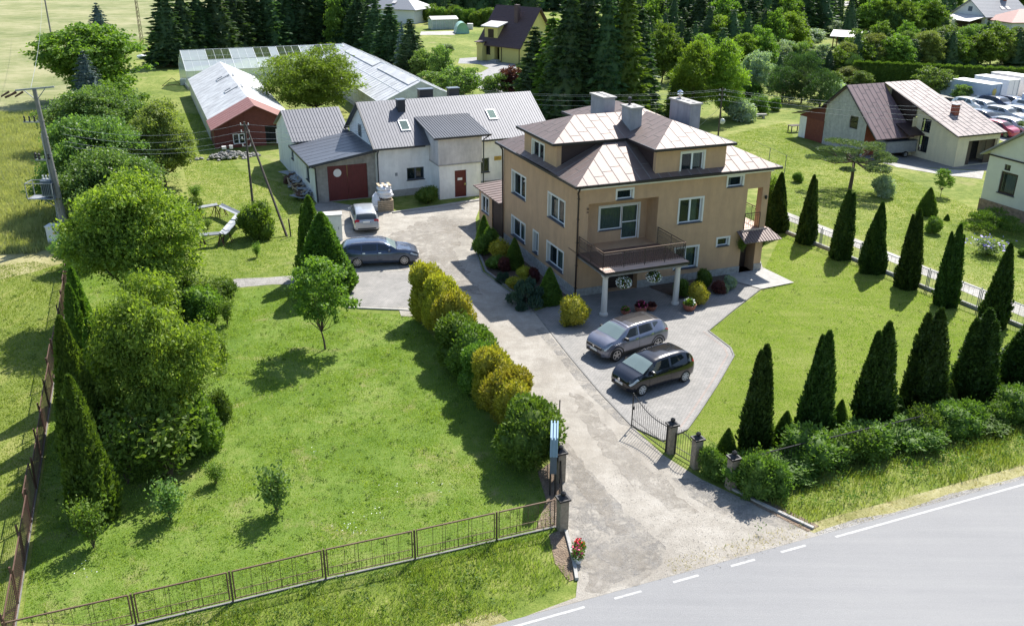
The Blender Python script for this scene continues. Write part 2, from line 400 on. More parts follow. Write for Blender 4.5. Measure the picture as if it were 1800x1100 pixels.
leafmat('leaf_juniper', (.03, .07, .055), (.08, .14, .1), .2, 1.2)
leafmat('grass_blade', (.10, .18, .022), (.29, .36, .075), .42, 1.3, .7)
leafmat('grass_long', (.07, .14, .02), (.30, .35, .09), .42, 1.2, .7)
leafmat('grass_meadow', (.22, .26, .11), (.44, .44, .24), .35, .35, .8)
leafmat('grass_dry', (.45, .38, .17), (.62, .54, .28), .3, .8, .8)

def wallmat(name, col, streak=.12, bsc=60):
    """plaster with soft rain streaks and blotches"""
    m = MATS[name]; n = m.node_tree.nodes; l = m.node_tree.links; p = n['Principled BSDF']; src = p.inputs['Base Color'].links[0].from_socket
    tc = n.new('ShaderNodeTexCoord'); mp = n.new('ShaderNodeMapping'); mp.inputs['Scale'].default_value = (1.5, 1.5, .3); l.new(tc.outputs['Object'], mp.inputs[0])
    t = noise(n, l, 1.2, 5, .7, mp.outputs[0]); k = ramp(n, l, t.outputs[0], [(.35, (1 - streak,) * 3), (.62, (1.04, 1.03, 1.02))]); l.new(mixc(n, l, 1.0, src, k.outputs[0], 'MULTIPLY'), p.inputs['Base Color'])
for w_ in ('render_tan', 'white_wall', 'white_block', 'grey_block', 'cream_wall', 'rough_grey_wall', 'chimney_plaster'): wallmat(w_, None, .2 if w_ in ('white_block', 'grey_block', 'rough_grey_wall', 'chimney_plaster') else .11)
# ------------------------------------------------------------------ vegetation
def unit(a): return a / np.maximum(np.linalg.norm(a, axis=-1, keepdims=True), 1e-9)
def leafquads(r, P, D, S, asp=.5, flop=.5):
    """rhombic leaves at P with long axis D, length S"""
    n = len(P); D = unit(D); X = unit(np.cross(D, r.normal(size=(n, 3))))
    S = np.broadcast_to(S, (n,))[:, None]; w = S * asp * .5
    V = np.stack([P - D * S * .5, P + X * w, P + D * S * .5, P - X * w], 1).reshape(-1, 3)
    return V, np.arange(4 * n).reshape(-1, 4)
class VG:
    def __init__(s): s.V = []; s.F = []; s.n = 0
    def add(s, V, F): s.V.append(V); s.F.append(F + s.n); s.n += len(V); return s
    def mesh(s, name, mat): return npmesh(name, np.concatenate(s.V), np.concatenate(s.F), mat)
def sph(r, n):
    d = unit(r.normal(size=(n, 3))); return d
def bumpy(r, c, rad, amp=.12, n=18, m=12):
    """closed lumpy inner body"""
    ph = np.linspace(0.05, math.pi - .05, m); th = np.linspace(0, 2 * math.pi, n, endpoint=False)
    K = 1 + amp * r.normal(size=(m, n)); PH, T = np.meshgrid(ph, th, indexing='ij')
    V = np.stack([c[0] + rad[0] * K * np.sin(PH) * np.cos(T), c[1] + rad[1] * K * np.sin(PH) * np.sin(T), c[2] + rad[2] * K * np.cos(PH)], -1).reshape(-1, 3)
    F = np.array([[j * n + i, (j + 1) * n + i, (j + 1) * n + (i + 1) % n, j * n + (i + 1) % n] for j in range(m - 1) for i in range(n)])
    return V, F
def limbs(mb, base, h0, tips, r0, rng, n=7):
    """tapered trunk to h0 then limbs to the crown's clumps"""
    p = Vector(base); q = Vector((rng.uniform(-.15, .15), rng.uniform(-.15, .15), h0))
    m = (p + q) / 2 + Vector((rng.uniform(-.08, .08), rng.uniform(-.08, .08), 0))
    mb.tube(p - Vector((0, 0, .1)), m, r0, r0 * .8, n); mb.tube(m, q, r0 * .8, r0 * .65, n)
    for t in tips:
        t = Vector(t); k = q.lerp(t, .5) + Vector((rng.uniform(-.2, .2), rng.uniform(-.2, .2), -.1 * (t - q).length))
        mb.tube(q, k, r0 * .42, r0 * .26, 5); mb.tube(k, t, r0 * .26, r0 * .07, 5)
def broadleaf(seed, h=6, rw=3.5, z0=.18, nlob=16, nleaf=15000, ls=.28, trunk=.16, fill=.12, asp=.55, lob=.3, mat='leaf_mid', bark='bark', wob=.2):
    """crown of separate leaf clumps of mixed size on a branching trunk, with gaps and an uneven outline"""
    r = np.random.default_rng(seed); rng = random.Random(seed)
    cz = h * (1 + z0) / 2; rz = h * (1 - z0) / 2; L = []; ph = r.uniform(0, 6.28, 4)
    for i in range(nlob):
        u = 1 - 1.75 * ((i + .5) / nlob) ** .9; t = 2.4 * i + r.uniform(-.5, .5); s = math.sqrt(max(0, 1 - u * u))
        env = 1 + wob * (math.sin(2 * t + ph[0] + 2 * u) + .7 * math.sin(3 * t + ph[1] - 3 * u)) / 1.3
        k = r.uniform(.62, 1.0) * env if i % 4 else r.uniform(.2, .55)
        R_ = rw * lob * r.uniform(.55, 1.15)
        L.append((rw * k * s * math.cos(t) * .86, rw * k * s * math.sin(t) * .86, cz + rz * u * (.84 + .1 * r.uniform(-1, 1)) * (1 + .12 * math.sin(2 * t + ph[2])), R_, R_ * r.uniform(.55, .85)))
    L = np.array(L); wgt = L[:, 3] * L[:, 4]; sub_ = max(5, int(nleaf / nlob / 55))
    ncl = nlob * sub_; idx = r.choice(len(L), ncl, p=wgt / wgt.sum()); d = sph(r, ncl); d[:, 2] = np.where(r.random(ncl) < .82, np.abs(d[:, 2]), d[:, 2] * .5)
    d = unit(d); q = L[idx, :3] + d * np.stack([L[idx, 3], L[idx, 3], L[idx, 4]], 1) * r.uniform(.75, 1.18, ncl)[:, None]
    per = max(8, nleaf // ncl); cr = rw * .05 + ls * .45
    P = (q[:, None, :] + r.normal(size=(ncl, per, 3)) * np.array([cr, cr, cr * .5])).reshape(-1, 3)
    out = np.repeat(d, per, 0); D = out * np.array([1, 1, .15]) * .8 + r.normal(size=P.shape) * .5; D[:, 2] -= .3
    n2 = int(nleaf * fill); i2 = r.choice(len(L), n2); P2 = L[i2, :3] * np.array([.8, .8, 1]) + sph(r, n2) * (L[i2, 3] * r.uniform(.3, 1.0, n2))[:, None]
    P = np.concatenate([P, P2]); D = np.concatenate([D, r.normal(size=(n2, 3))]); P[:, 2] = np.maximum(P[:, 2], .12)
    g = VG(); g.add(*leafquads(r, P, D, ls * r.uniform(.55, 1.35, len(P)), asp))
    tm = MB(); limbs(tm, (0, 0, 0), h * max(z0, .12) + .1, [tuple(x[:3]) for x in L[::max(1, nlob // 14)]], trunk, rng)
    tmesh = bpy.data.meshes.new('trunk'); tmesh.from_pydata(tm.v, [], tm.f); tmesh.materials.append(MATS[bark])
    return dict(crown=g.mesh('crown', MATS[mat]), trunk=tmesh, h=h, w=2 * rw)
def shrubby(seed, h=1.6, rw=.9, n=5000, ls=.12, mat='leaf_mid', lumps=9, core=True, asp=.5, bark='bark', point=0.0, rough=.1, upw=.3):
    """dense bush: lumpy body closed with leaf sprays to the ground"""
    r = np.random.default_rng(seed); g = VG(); rng = random.Random(seed)
    Ls = [(0, 0, h * .5, rw * .72, h * .46)]
    for i in range(lumps):
        t = 2.4 * i + r.uniform(-.3, .3); z = h * (.28 + .5 * ((i * .37) % 1)); k = rw * (.52 if z < h * .6 else .38)
        Ls.append((k * math.cos(t), k * math.sin(t), z, rw * r.uniform(.34, .5), h * r.uniform(.2, .3)))
    Ls = np.array(Ls)
    for L in Ls:
        if core: g.add(*bumpy(r, L[:3], (L[3] * .82, L[3] * .82, L[4] * .84), .08, 12, 8))
    i = r.choice(len(Ls), n, p=Ls[:, 3]**2 / (Ls[:, 3]**2).sum()); d = sph(r, n); k = r.uniform(.88, 1.08, n) + rough * r.normal(size=n)
    P = Ls[i, :3] + d * np.stack([Ls[i, 3] * k, Ls[i, 3] * k, Ls[i, 4] * k], 1)
    ok = P[:, 2] > .03; P = P[ok]; d = d[ok]
    D = d * .7 + r.normal(size=P.shape) * .45; D[:, 2] += upw
    g.add(*leafquads(r, P, D, ls * r.uniform(.6, 1.3, len(P)), asp))
    tm = MB(); 
    for j in range(4): tm.tube((0, 0, -.05), (rng.uniform(-.3, .3) * rw, rng.uniform(-.3, .3) * rw, h * .5), .03, .01, 5)
    tmesh = bpy.data.meshes.new('stem'); tmesh.from_pydata(tm.v, [], tm.f); tmesh.materials.append(MATS[bark])
    return dict(crown=g.mesh('crown', MATS[mat]), trunk=tmesh, h=h, w=2 * rw)
def loose(seed, h=1.4, rw=.7, n=900, ls=.14, mat='leaf_apple', stems=9, asp=.55, bark='bark'):
    """open young bush of leafy stems"""
    r = np.random.default_rng(seed); rng = random.Random(seed); g = VG(); tm = MB(); P = []; D = []
    for i in range(stems):
        t = 2.4 * i; k = rw * rng.uniform(.3, 1); e = Vector((k * math.cos(t), k * math.sin(t), h * rng.uniform(.6, 1))); m = e * .5 + Vector((0, 0, h * .12))
        tm.tube((0, 0, -.03), m, .018, .012, 5); tm.tube(m, e, .012, .005, 4)
        for j in range(n // stems):
            f = rng.uniform(.25, 1.05); b = (m * (2 * f) if f < .5 else m.lerp(e, 2 * f - 1)); s = .12 * h
            P.append((b.x + rng.gauss(0, s), b.y + rng.gauss(0, s), max(.05, b.z + rng.gauss(0, s * .8)))); D.append((rng.gauss(0, 1), rng.gauss(0, 1), rng.gauss(.3, .5)))
    P = np.array(P); D = np.array(D); g.add(*leafquads(r, P, D, ls * r.uniform(.6, 1.3, len(P)), asp))
    tmesh = bpy.data.meshes.new('stem'); tmesh.from_pydata(tm.v, [], tm.f); tmesh.materials.append(MATS[bark])
    return dict(crown=g.mesh('crown', MATS[mat]), trunk=tmesh, h=h, w=2 * rw)
def column(seed, h=4.7, rw=.75, n=8000, leaders=2, mat='leaf_thuja', ls=.2, shape=.7, lump=.2, spread=.5):
    """thuja: upright sprays over a lumpy spire that may split into leaders"""
    r = np.random.default_rng(seed); g = VG(); ld = [(0, 0, h, rw)]
    if leaders > 1: ld = [(0, 0, h, rw * .84)]
    for i in range(leaders - 1):
        t = 2.2 * i + r.uniform(0, 1); ld.append((rw * spread * math.cos(t), rw * spread * math.sin(t), h * r.uniform(.84, .98), rw * r.uniform(.55, .7)))
    prof = lambda t: np.where(t < .16, .86 + .14 * np.sin(t / .16 * math.pi / 2), np.maximum(0, (1 - t) / .84) ** shape)
    for (x, y, H, R_) in ld:
        ph0 = r.uniform(0, 6.28, 6); am = r.uniform(.4, 1, 6)
        def lumps(T, Z): 
            return 1 + lump * (am[0] * np.sin(3 * T + ph0[0] + Z * 5 / H) + am[1] * np.sin(5 * T - ph0[1] + Z * 9 / H) + am[2] * .8 * np.sin(8 * T + ph0[2] - Z * 21 / H)) / 1.6
        m, k = 22, 16; tz = np.linspace(0, .985, m); T = np.linspace(0, 2 * math.pi, k, endpoint=False); Z, TT = np.meshgrid(tz, T, indexing='ij')
        Rr = R_ * prof(Z) * lumps(TT, Z * H) * .88 * (1 + .05 * r.normal(size=Z.shape))
        V = np.stack([x * Z ** .5 + Rr * np.cos(TT), y * Z ** .5 + Rr * np.sin(TT), Z * H * .97], -1).reshape(-1, 3)
        Fq = np.array([[j * k + i, j * k + (i + 1) % k, (j + 1) * k + (i + 1) % k, (j + 1) * k + i] for j in range(m - 1) for i in range(k)])
        g.add(V, Fq)
        nn = n // len(ld); t = r.random(nn) ** 1.25; t = np.where(r.random(nn) < .06, .9 + .1 * r.random(nn), t); a = r.uniform(0, 2 * math.pi, nn)
        rr = R_ * prof(t) * lumps(a, t * H) * r.uniform(.84, 1.12, nn) + .02
        P = np.stack([x * t ** .5 + rr * np.cos(a), y * t ** .5 + rr * np.sin(a), t * H], 1); P[:, 2] = np.maximum(P[:, 2], .05)
        D = np.stack([np.cos(a) * .45, np.sin(a) * .45, np.full(nn, .9)], 1) + r.normal(size=(nn, 3)) * .38
        g.add(*leafquads(r, P, D, ls * r.uniform(.6, 1.4, nn) * (1.25 - .5 * t), .42))
    tm = MB(); tm.tube((0, 0, -.05), (0, 0, h * .5), .07, .04, 6)
    tmesh = bpy.data.meshes.new('trunk'); tmesh.from_pydata(tm.v, [], tm.f); tmesh.materials.append(MATS['bark'])
    return dict(crown=g.mesh('crown', MATS[mat]), trunk=tmesh, h=h, w=2 * rw)
def spruce(seed, h=10, rw=2.3, tiers=24, z0=.08, mat='leaf_spruce', per=20, ls=.62, pw=.8, droop=.25, nb0=13):
    """conifer of whorled drooping branches with gaps"""
    r = np.random.default_rng(seed); P = []; D = []; S = []; tm = MB(); tm.tube((0, 0, -.1), (0, 0, h * .97), h * .016, .02, 7)
    for i in range(tiers):
        t = (i + r.uniform(-.25, .25)) / tiers; t = min(max(t, 0), .97); z = h * (z0 + (1 - z0) * t); Rr = rw * (1 - t) ** pw * r.uniform(.82, 1.12) + .12
        nb = max(5, int(nb0 * (1 - t * .55))); a0 = r.uniform(0, 6.28)
        for b in range(nb):
            a = a0 + 2 * math.pi * b / nb + r.uniform(-.2, .2); L = Rr * r.uniform(.75, 1.1); dr = np.array([math.cos(a), math.sin(a), 0]); sd = np.array([-dr[1], dr[0], 0])
            f = r.uniform(.12, 1.0, per) ** .8; side = r.normal(size=per) * .2 * L * (1.05 - f) * 1.2
            p = dr * (f * L)[:, None] + sd * side[:, None] + np.array([0, 0, 1.]) * (z - droop * L * f + .12 * L * f * f + r.normal(size=per) * .05)[:, None]
            P.append(p); D.append(dr * 1.0 + sd * (side / (.2 * L + .01) * .35)[:, None] + r.normal(size=(per, 3)) * .22 - np.array([0, 0, .12])); S.append(np.full(per, ls * (.5 + .6 * (1 - t)) * h / 10))
            if b % 2 == 0 and i < tiers * .7: tm.tube((0, 0, z), tuple(dr * L * .8 + np.array([0, 0, z - droop * L * .7])), .03, .01, 3, False)
    P = np.concatenate(P); D = np.concatenate(D); S = np.concatenate(S)
    g = VG(); g.add(*leafquads(r, P, D, S * r.uniform(.7, 1.3, len(P)), .42))
    k = 10; m = 10; tz = np.linspace(0, 1, m); Z, TT = np.meshgrid(tz, np.linspace(0, 2 * math.pi, k, endpoint=False), indexing='ij')
    Rr = rw * .62 * (1 - Z) ** pw * (1 + .15 * r.normal(size=Z.shape)) + .02
    V = np.stack([Rr * np.cos(TT), Rr * np.sin(TT), h * (z0 + .02 + (.93 - z0) * Z)], -1).reshape(-1, 3)
    g.add(V, np.array([[j * k + i, j * k + (i + 1) % k, (j + 1) * k + (i + 1) % k, (j + 1) * k + i] for j in range(m - 1) for i in range(k)]))
    tmesh = bpy.data.meshes.new('trunk'); tmesh.from_pydata(tm.v, [], tm.f); tmesh.materials.append(MATS['bark'])
    return dict(crown=g.mesh('crown', MATS[mat]), trunk=tmesh, h=h, w=2 * rw)
def pads(seed, h=4, rw=2.6, mat='leaf_pine', npad=14, z0=.35, n=7000, ls=.22, trunk=.14, flat=.16, pr=(.3, .46), far=.55):
    """tree or bush of flat layered needle pads"""
    r = np.random.default_rng(seed); rng = random.Random(seed); L = []; tm = MB()
    for i in range(npad):
        u = (i + .5) / npad; t = 2.4 * i; k = rw * (.25 + far * math.sin(math.pi * min(1, .25 + u * .7))) * r.uniform(.7, 1.1)
        L.append((k * math.cos(t), k * math.sin(t), h * (z0 + (1 - z0) * u) - h * flat * .6, rw * r.uniform(*pr), h * flat * r.uniform(.55, .9)))
    Ls = np.array(L); i = r.choice(len(Ls), n); d = sph(r, n); d[:, 2] = np.abs(d[:, 2]) * np.where(r.random(n) < .8, 1, -.6); k = r.uniform(.55, 1.1, n)
    P = Ls[i, :3] + d * np.stack([Ls[i, 3] * k, Ls[i, 3] * k, Ls[i, 4] * k], 1); P[:, 2] = np.maximum(P[:, 2], .05)
    D = d * .8 + r.normal(size=P.shape) * .4; D[:, 2] += .3
    g = VG(); g.add(*leafquads(r, P, D, ls * r.uniform(.6, 1.3, n), .35))
    if trunk: limbs(tm, (0, 0, 0), h * (z0 + .1), [x[:3] for x in L], trunk, rng)
    else: tm.tube((0, 0, 0), (0, 0, .2), .05)
    tmesh = bpy.data.meshes.new('trunk'); tmesh.from_pydata(tm.v, [], tm.f); tmesh.materials.append(MATS['bark'])
    return dict(crown=g.mesh('crown', MATS[mat]), trunk=tmesh, h=h, w=2 * rw)
_rr = random.Random(7)
def plant(proto, name, label, cat, loc, h, w=None, group=None, rot=None, part='trunk', leaf='crown'):
    """a tree or bush thing: Empty at its foot with crown and trunk"""
    s = h / proto['h']; k = (w / proto['w']) if w else s
    t = thing(name, label, cat, (loc[0], loc[1], loc[2] if len(loc) > 2 else 0), _rr.uniform(0, 6.28) if rot is None else rot, group)
    t.scale = (k, k, s)
    addobj(leaf, proto['crown'], t); addobj(part, proto['trunk'], t)
    return t
def plant_px(proto, name, label, cat, px, py, ytop, wpx, group=None, **kw):
    b = G(px, py); h = hgt(b, ytop); d = (b - Vector((0, 0, CAM_H))).dot(_f)
    return plant(proto, name, label, cat, b, h, wpx * d / F_PX, group, **kw)
def inpoly(x, y, P):
    c = np.zeros(len(x), bool); n = len(P)
    for i in range(n):
        x0, y0 = P[i][0], P[i][1]; x1, y1 = P[(i + 1) % n][0], P[(i + 1) % n][1]
        m = ((y0 > y) != (y1 > y)) & (x < (x1 - x0) * (y - y0) / ((y1 - y0) if y1 != y0 else 1e-9) + x0); c ^= m
    return c
def grass(name, label, poly, count, h0, h1, mat, seed=1, wd=.02, holes=(), z=0.0, clump=0.0, cat='grass', zf=None, lean=.35):
    r = np.random.default_rng(seed); xs = [p[0] for p in poly]; ys = [p[1] for p in poly]
    N = int(count * 2.6); x = r.uniform(min(xs), max(xs), N); y = r.uniform(min(ys), max(ys), N)
    if clump:
        k = np.sin(x * 1.9 + 2 * np.sin(y * .8)) + np.sin(y * 2.3 + 1.7 * np.sin(x * 1.1)) + np.sin((x - y) * .9); keep = r.random(N) < (1 / (1 + np.exp(-(k) * 1.6))) * (1 - clump) + (1 - clump) * .3 + .1; x, y = x[keep], y[keep]
    m = inpoly(x, y, poly)
    for hp in holes: m &= ~inpoly(x, y, hp)
    x, y = x[m][:count], y[m][:count]; n = len(x); H = r.uniform(h0, h1, n) * (1 + .35 * np.sin(x * 1.3 + y * .7) * np.sin(y * 1.1))
    a = r.uniform(0, 6.28, n); w2 = wd * r.uniform(.6, 1.5, n); l = H * lean; b = r.uniform(0, 6.28, n)
    zz = np.full(n, z) if zf is None else zf(x, y)
    V = np.stack([np.stack([x - np.cos(a) * w2, y - np.sin(a) * w2, zz], 1), np.stack([x + np.cos(a) * w2, y + np.sin(a) * w2, zz], 1),
                  np.stack([x + np.cos(b) * l, y + np.sin(b) * l, zz + H], 1)], 1).reshape(-1, 3)
    o = addobj(name, npmesh(name, V, np.arange(3 * n).reshape(-1, 3), MATS[mat])); tag(o, label, cat, kind='stuff')
    return o
# ------------------------------------------------------------------ ground
groundmat('mat_lawn', [(.39, (.085, .15, .02)), (.5, (.13, .2, .032)), (.6, (.205, .25, .066))], .22, 1.9, 22, .8, patch=((.27, .24, .11), .42, .56, .74))
groundmat('mat_lawn_right', [(.39, (.125, .165, .024)), (.5, (.16, .2, .034)), (.6, (.225, .24, .068))], .13, 1.1, 25, .7, stretch=(R(22), .25, 1.6), patch=((.27, .23, .09), .25, .64, .82))
groundmat('mat_ground', [(.41, (.085, .13, .02)), (.49, (.15, .195, .036)), (.57, (.26, .27, .085))], .09, 1.3, 14, .8, patch=((.26, .24, .11), .16, .58, .74))
groundmat('mat_meadow', [(.42, (.125, .155, .055)), (.5, (.2, .215, .09)), (.57, (.29, .28, .15))], .06, .5, 9, .9, stretch=(R(8), .6, 1.3), patch=((.33, .31, .18), .1, .5, .75))
groundmat('mat_mown', [(.41, (.10, .145, .022)), (.5, (.165, .205, .04)), (.58, (.27, .27, .09))], .1, .9, 16, .8, stretch=(R(-22), 2.2, .25), patch=((.3, .26, .12), .3, .6, .78))
groundmat('mat_gravel', [(.41, (.275, .253, .22)), (.5, (.345, .32, .28)), (.58, (.41, .385, .342))], .3, 1.6, 14, .5, .95, patch=((.29, .262, .222), .35, .5, .8), stones=(30, (.84, .84, .85), (1.08, 1.07, 1.06), .6))
groundmat('mat_gravel_coarse', [(.41, (.28, .268, .25)), (.5, (.345, .33, .308)), (.58, (.41, .395, .37))], .5, 2.5, 14, .9, .95, stones=(24, (.7, .7, .72), (1.2, 1.19, 1.17), .8))
groundmat('mat_yard', [(.41, (.23, .215, .19)), (.5, (.31, .29, .255)), (.58, (.39, .37, .33))], .18, 1.2, 10, .4, .92, patch=((.16, .13, .09), .3, .6, .8), stones=(9, (.7, .7, .7), (1.1, 1.08, 1.04), .4))
groundmat('mat_asphalt', [(.38, (.235, .236, .24)), (.5, (.262, .262, .264)), (.62, (.288, .287, .285))], .1, .8, 40, .35, .82, stretch=(R(-22), .12, 2.5), stones=(60, (.8, .8, .8), (1.12, 1.12, 1.12), .5))
groundmat('mat_dirt', [(.33, (.13, .095, .07)), (.5, (.2, .15, .11)), (.64, (.29, .24, .18))], .5, 2.5, 14, .9, .95, stones=(14, (.6, .6, .6), (1.2, 1.2, 1.2), .4))
groundmat('mat_dry', [(.41, (.2, .2, .07)), (.5, (.3, .28, .13)), (.58, (.4, .37, .2))], .4, 2.5, 18, .9, .95)
groundmat('mat_lane', [(.41, (.27, .26, .23)), (.5, (.37, .355, .325)), (.58, (.46, .45, .42))], .3, 1.5, 12, .5, .95)
blockmat('mat_paver', (.25, .245, .24), (.31, .30, .29), (.15, .145, .135), .2, .1, .012)
blockmat('mat_paver_red', (.28, .23, .21), (.33, .28, .26), (.2, .17, .15), .2, .1, .012)
blockmat('mat_farpave', (.27, .27, .28), (.32, .32, .33), (.2, .2, .2), .4, .2, .02)
M('paint_white', (.3, .3, .3), .8, .1, 5, col2=(.48, .48, .47))

def sheet(name, pts, z, mat, kind='structure'):
    m = MB(); m.poly([(p[0], p[1], z) for p in pts]); o = m.build(name, MATS[mat]); o['kind'] = kind; return o
def jag(pts, amp=.25, seed=1, step=.35):
    rj = random.Random(seed); out = []
    for i in range(len(pts)):
        a, b = pts[i], pts[(i + 1) % len(pts)]; n = max(1, int((b - a).length / step)); out.append(a)
        for j in range(1, n): p = a.lerp(b, j / n); t = (i * 7 + j) * .9; out.append(p + Vector((rj.uniform(-amp, amp) * .6 + amp * .5 * math.sin(t), rj.uniform(-amp, amp) * .6 + amp * .5 * math.cos(t * 1.3), 0)))
    return out
def masked(src, name, scale=3.5, lo=.42, hi=.6):
    """patchy cover: the ground below shows between the patches"""
    m = MATS[src].copy(); m.name = name; MATS[name] = m; n = m.node_tree.nodes; l = m.node_tree.links; p = n['Principled BSDF']; tc = n.new('ShaderNodeTexCoord')
    t = noise(n, l, scale, 6, .75, tc.outputs['Object'], .5); k = ramp(n, l, t.outputs[0], [(lo, (0, 0, 0)), (hi, (1, 1, 1))]); tr = n.new('ShaderNodeBsdfTransparent'); mx = n.new('ShaderNodeMixShader')
    l.new(k.outputs[0], mx.inputs[0]); l.new(tr.outputs[0], mx.inputs[1]); l.new(p.outputs[0], mx.inputs[2]); l.new(mx.outputs[0], n['Material Output'].inputs[0])
groundmat('mat_dust', [(.41, (.25, .225, .19)), (.5, (.305, .28, .245)), (.58, (.36, .335, .3))], .5, 2.5, 14, .6, .95)
masked('mat_gravel_coarse', 'mat_gravel_patchy', 1.6, .42, .72); masked('mat_dust', 'mat_dirt_patchy', 1.3, .4, .68); masked('mat_dry', 'mat_dry_patchy', 2.2, .4, .56); masked('mat_lawn', 'mat_grass_patchy', 2.5, .4, .55)
def PX(*q): return [G(a, b) for a, b in q]
g = MB(); n = 24; X = np.linspace(-1500, 1500, n); 
for i in range(n - 1):
    for j in range(n - 1): g.poly([(X[i], X[j] + 600, 0), (X[i + 1], X[j] + 600, 0), (X[i + 1], X[j + 1] + 600, 0), (X[i], X[j + 1] + 600, 0)])
o = g.build('ground', MATS['mat_ground']); o['kind'] = 'structure'
# distant low wooded hills far past the top of the picture
hb = MB(); rh = random.Random(3); xs = [-1400 + i * 70 for i in range(41)]
prev = None
for x in xs:
    y = 1250 + 120 * math.sin(x * .002); h = 26 + 16 * math.sin(x * .004 + 1) + rh.uniform(-4, 4)
    cur = [(x, y - 160, -1), (x, y - 60, h * .5), (x, y, h), (x, y + 200, -1)]
    if prev:
        for k in range(3): hb.poly([prev[k], cur[k], cur[k + 1], prev[k + 1]])
    prev = cur
o = hb.build('hills', M('hill_green', (.05, .08, .04), .95, .3, .02), smooth=True); o['kind'] = 'structure'

# meadow left of the plot
fence_l = [(-15.3, 22.6), (-28.2, 54.5)]
sheet('meadow', [G(-420, 470), G(0, 452), G(60, 450), G(115, 436), G(128, 372), G(122, 300), G(150, 190), G(120, 120), G(270, 60), (-60, 300), (-80, 900), (-900, 900), (-900, 60)], .004, 'mat_meadow')
sheet('mown_field', [(-15.6, 22.2), (-28.4, 54.5), G(115, 436), G(60, 450), G(0, 452), G(-420, 470), (-60, 10), (-15, 10)], .006, 'mat_mown')
sheet('dry_strip', PX((-200, 470), (0, 447), (95, 444), (118, 460), (60, 478), (0, 492), (-200, 510)), .01, 'mat_dry')
LINE_V = 20.57
sheet('road', [W(-160, LINE_V + .3), W(-160, LINE_V - 7.2), W(220, LINE_V - 7.2), W(220, LINE_V + .3)], .012, 'mat_asphalt')
def uv_of(p): return p.dot(EU), p.dot(EV)
rm = MB()
def stripe(u0, u1):
    rm.poly([tuple(W(u0, LINE_V - .05, .016)), tuple(W(u1, LINE_V - .05, .016)), tuple(W(u1, LINE_V + .05, .016)), tuple(W(u0, LINE_V + .05, .016))])
for a, b in ((1085, 1133), (1189, 1234), (1291, 1334), (1380, 1424)):
    ya = 1082 - (a - 1000) * .274; yb = 1082 - (b - 1000) * .274
    stripe(uv_of(G(a, ya))[0], uv_of(G(b, yb))[0])
stripe(-150, uv_of(G(1030, 1070))[0]); stripe(uv_of(G(1470, 945))[0], 210)
o = rm.build('road_marking', MATS['paint_white']); o['kind'] = 'structure'

DRIVE = [(940, 1112), (1012, 1050), (1016, 1012), (1003, 950), (992, 900), (986, 840), (962, 790), (935, 740), (880, 660), (830, 600), (790, 560), (760, 540), (745, 530), (700, 520),
         (740, 440), (800, 420), (836, 440), (848, 478), (940, 548), (1000, 625), (1112, 750), (1166, 800), (1232, 842), (1330, 888), (1400, 925), (1442, 942), (1300, 1010)]
dp = [G(*p) for p in DRIVE]; dp[0] = W(uv_of(dp[0])[0], LINE_V + .3); dp[-2] = W(uv_of(dp[-2])[0], LINE_V + .3)
dp = [p if uv_of(p)[1] > LINE_V + .3 else W(uv_of(p)[0], LINE_V + .3) for p in dp[:-1]]
sheet('driveway', dp, .016, 'mat_gravel')
sheet('road_shoulder', [W(13.6, LINE_V + .3), W(90, LINE_V + .3)] + [W(90 - i * 1.5, LINE_V + .5 + .08 * math.sin(i * 1.7) + .05 * math.sin(i * 4.1)) for i in range(51)], .0145, 'mat_gravel_coarse')
sheet('driveway_edge', jag(PX((990, 905), (988, 850), (1000, 790), (1040, 830), (1095, 900), (1170, 960), (1150, 1005), (1060, 1020), (1012, 1000), (1003, 950)), .3, 2), .02, 'mat_gravel_patchy')
sheet('dirt_patch', jag(PX((1000, 690), (1030, 700), (1090, 780), (1150, 830), (1230, 900), (1180, 900), (1100, 840), (1040, 770)), .2, 5), .0225, 'mat_dirt_patchy')
sheet('dirt_patch', jag(PX((1020, 990), (1090, 960), (1160, 975), (1120, 1030), (1030, 1040)), .3, 6), .0235, 'mat_dirt_patchy')
sheet('dirt_patch', jag(PX((985, 770), (1000, 780), (1060, 860), (1110, 940), (1080, 940), (1010, 850)), .2, 8), .0245, 'mat_dirt_patchy')
sheet('dirt_patch', jag(PX((630, 440), (760, 380), (820, 390), (800, 450), (850, 520), (780, 500), (700, 470)), .3, 9), .0245, 'mat_dirt_patchy')
sheet('driveway_edge', PX((1232, 842), (1332, 890), (1418, 930), (1360, 925), (1270, 905), (1210, 872), (1180, 840)), .02, 'mat_gravel_patchy')
sheet('driveway_edge', PX((955, 575), (1000, 630), (1112, 752), (1090, 745), (1030, 690), (975, 620), (940, 580)), .02, 'mat_gravel_patchy')
sheet('bare_soil', PX((965, 940), (988, 930), (1004, 950), (1018, 1015), (1000, 1022), (975, 990)), .022, 'mat_dirt')
sheet('bare_soil', PX((945, 830), (985, 800), (988, 925), (940, 935), (960, 880)), .022, 'mat_dirt')
sheet('bare_soil', PX((1270, 850), (1330, 870), (1440, 925), (1420, 935), (1330, 890)), .026, 'mat_dirt')
YARD = [(610, 540), (740, 545), (790, 528), (830, 450), (838, 425), (836, 385), (850, 348), (760, 362), (690, 372), (560, 352), (548, 372), (590, 395), (600, 470), (604, 505)]
sheet('yard', PX(*YARD), .02, 'mat_yard')
sheet('yard_paving', PX((612, 538), (738, 543), (748, 500), (735, 475), (610, 480)), .026, 'mat_paver')
sheet('stone_path', PX((410, 490), (470, 488), (530, 483), (560, 482), (545, 500), (480, 500), (412, 506)), .01, 'mat_gravel_coarse')
sheet('garden_path', PX((700, 540), (745, 545), (752, 560), (705, 556)), .03, 'mat_yard')
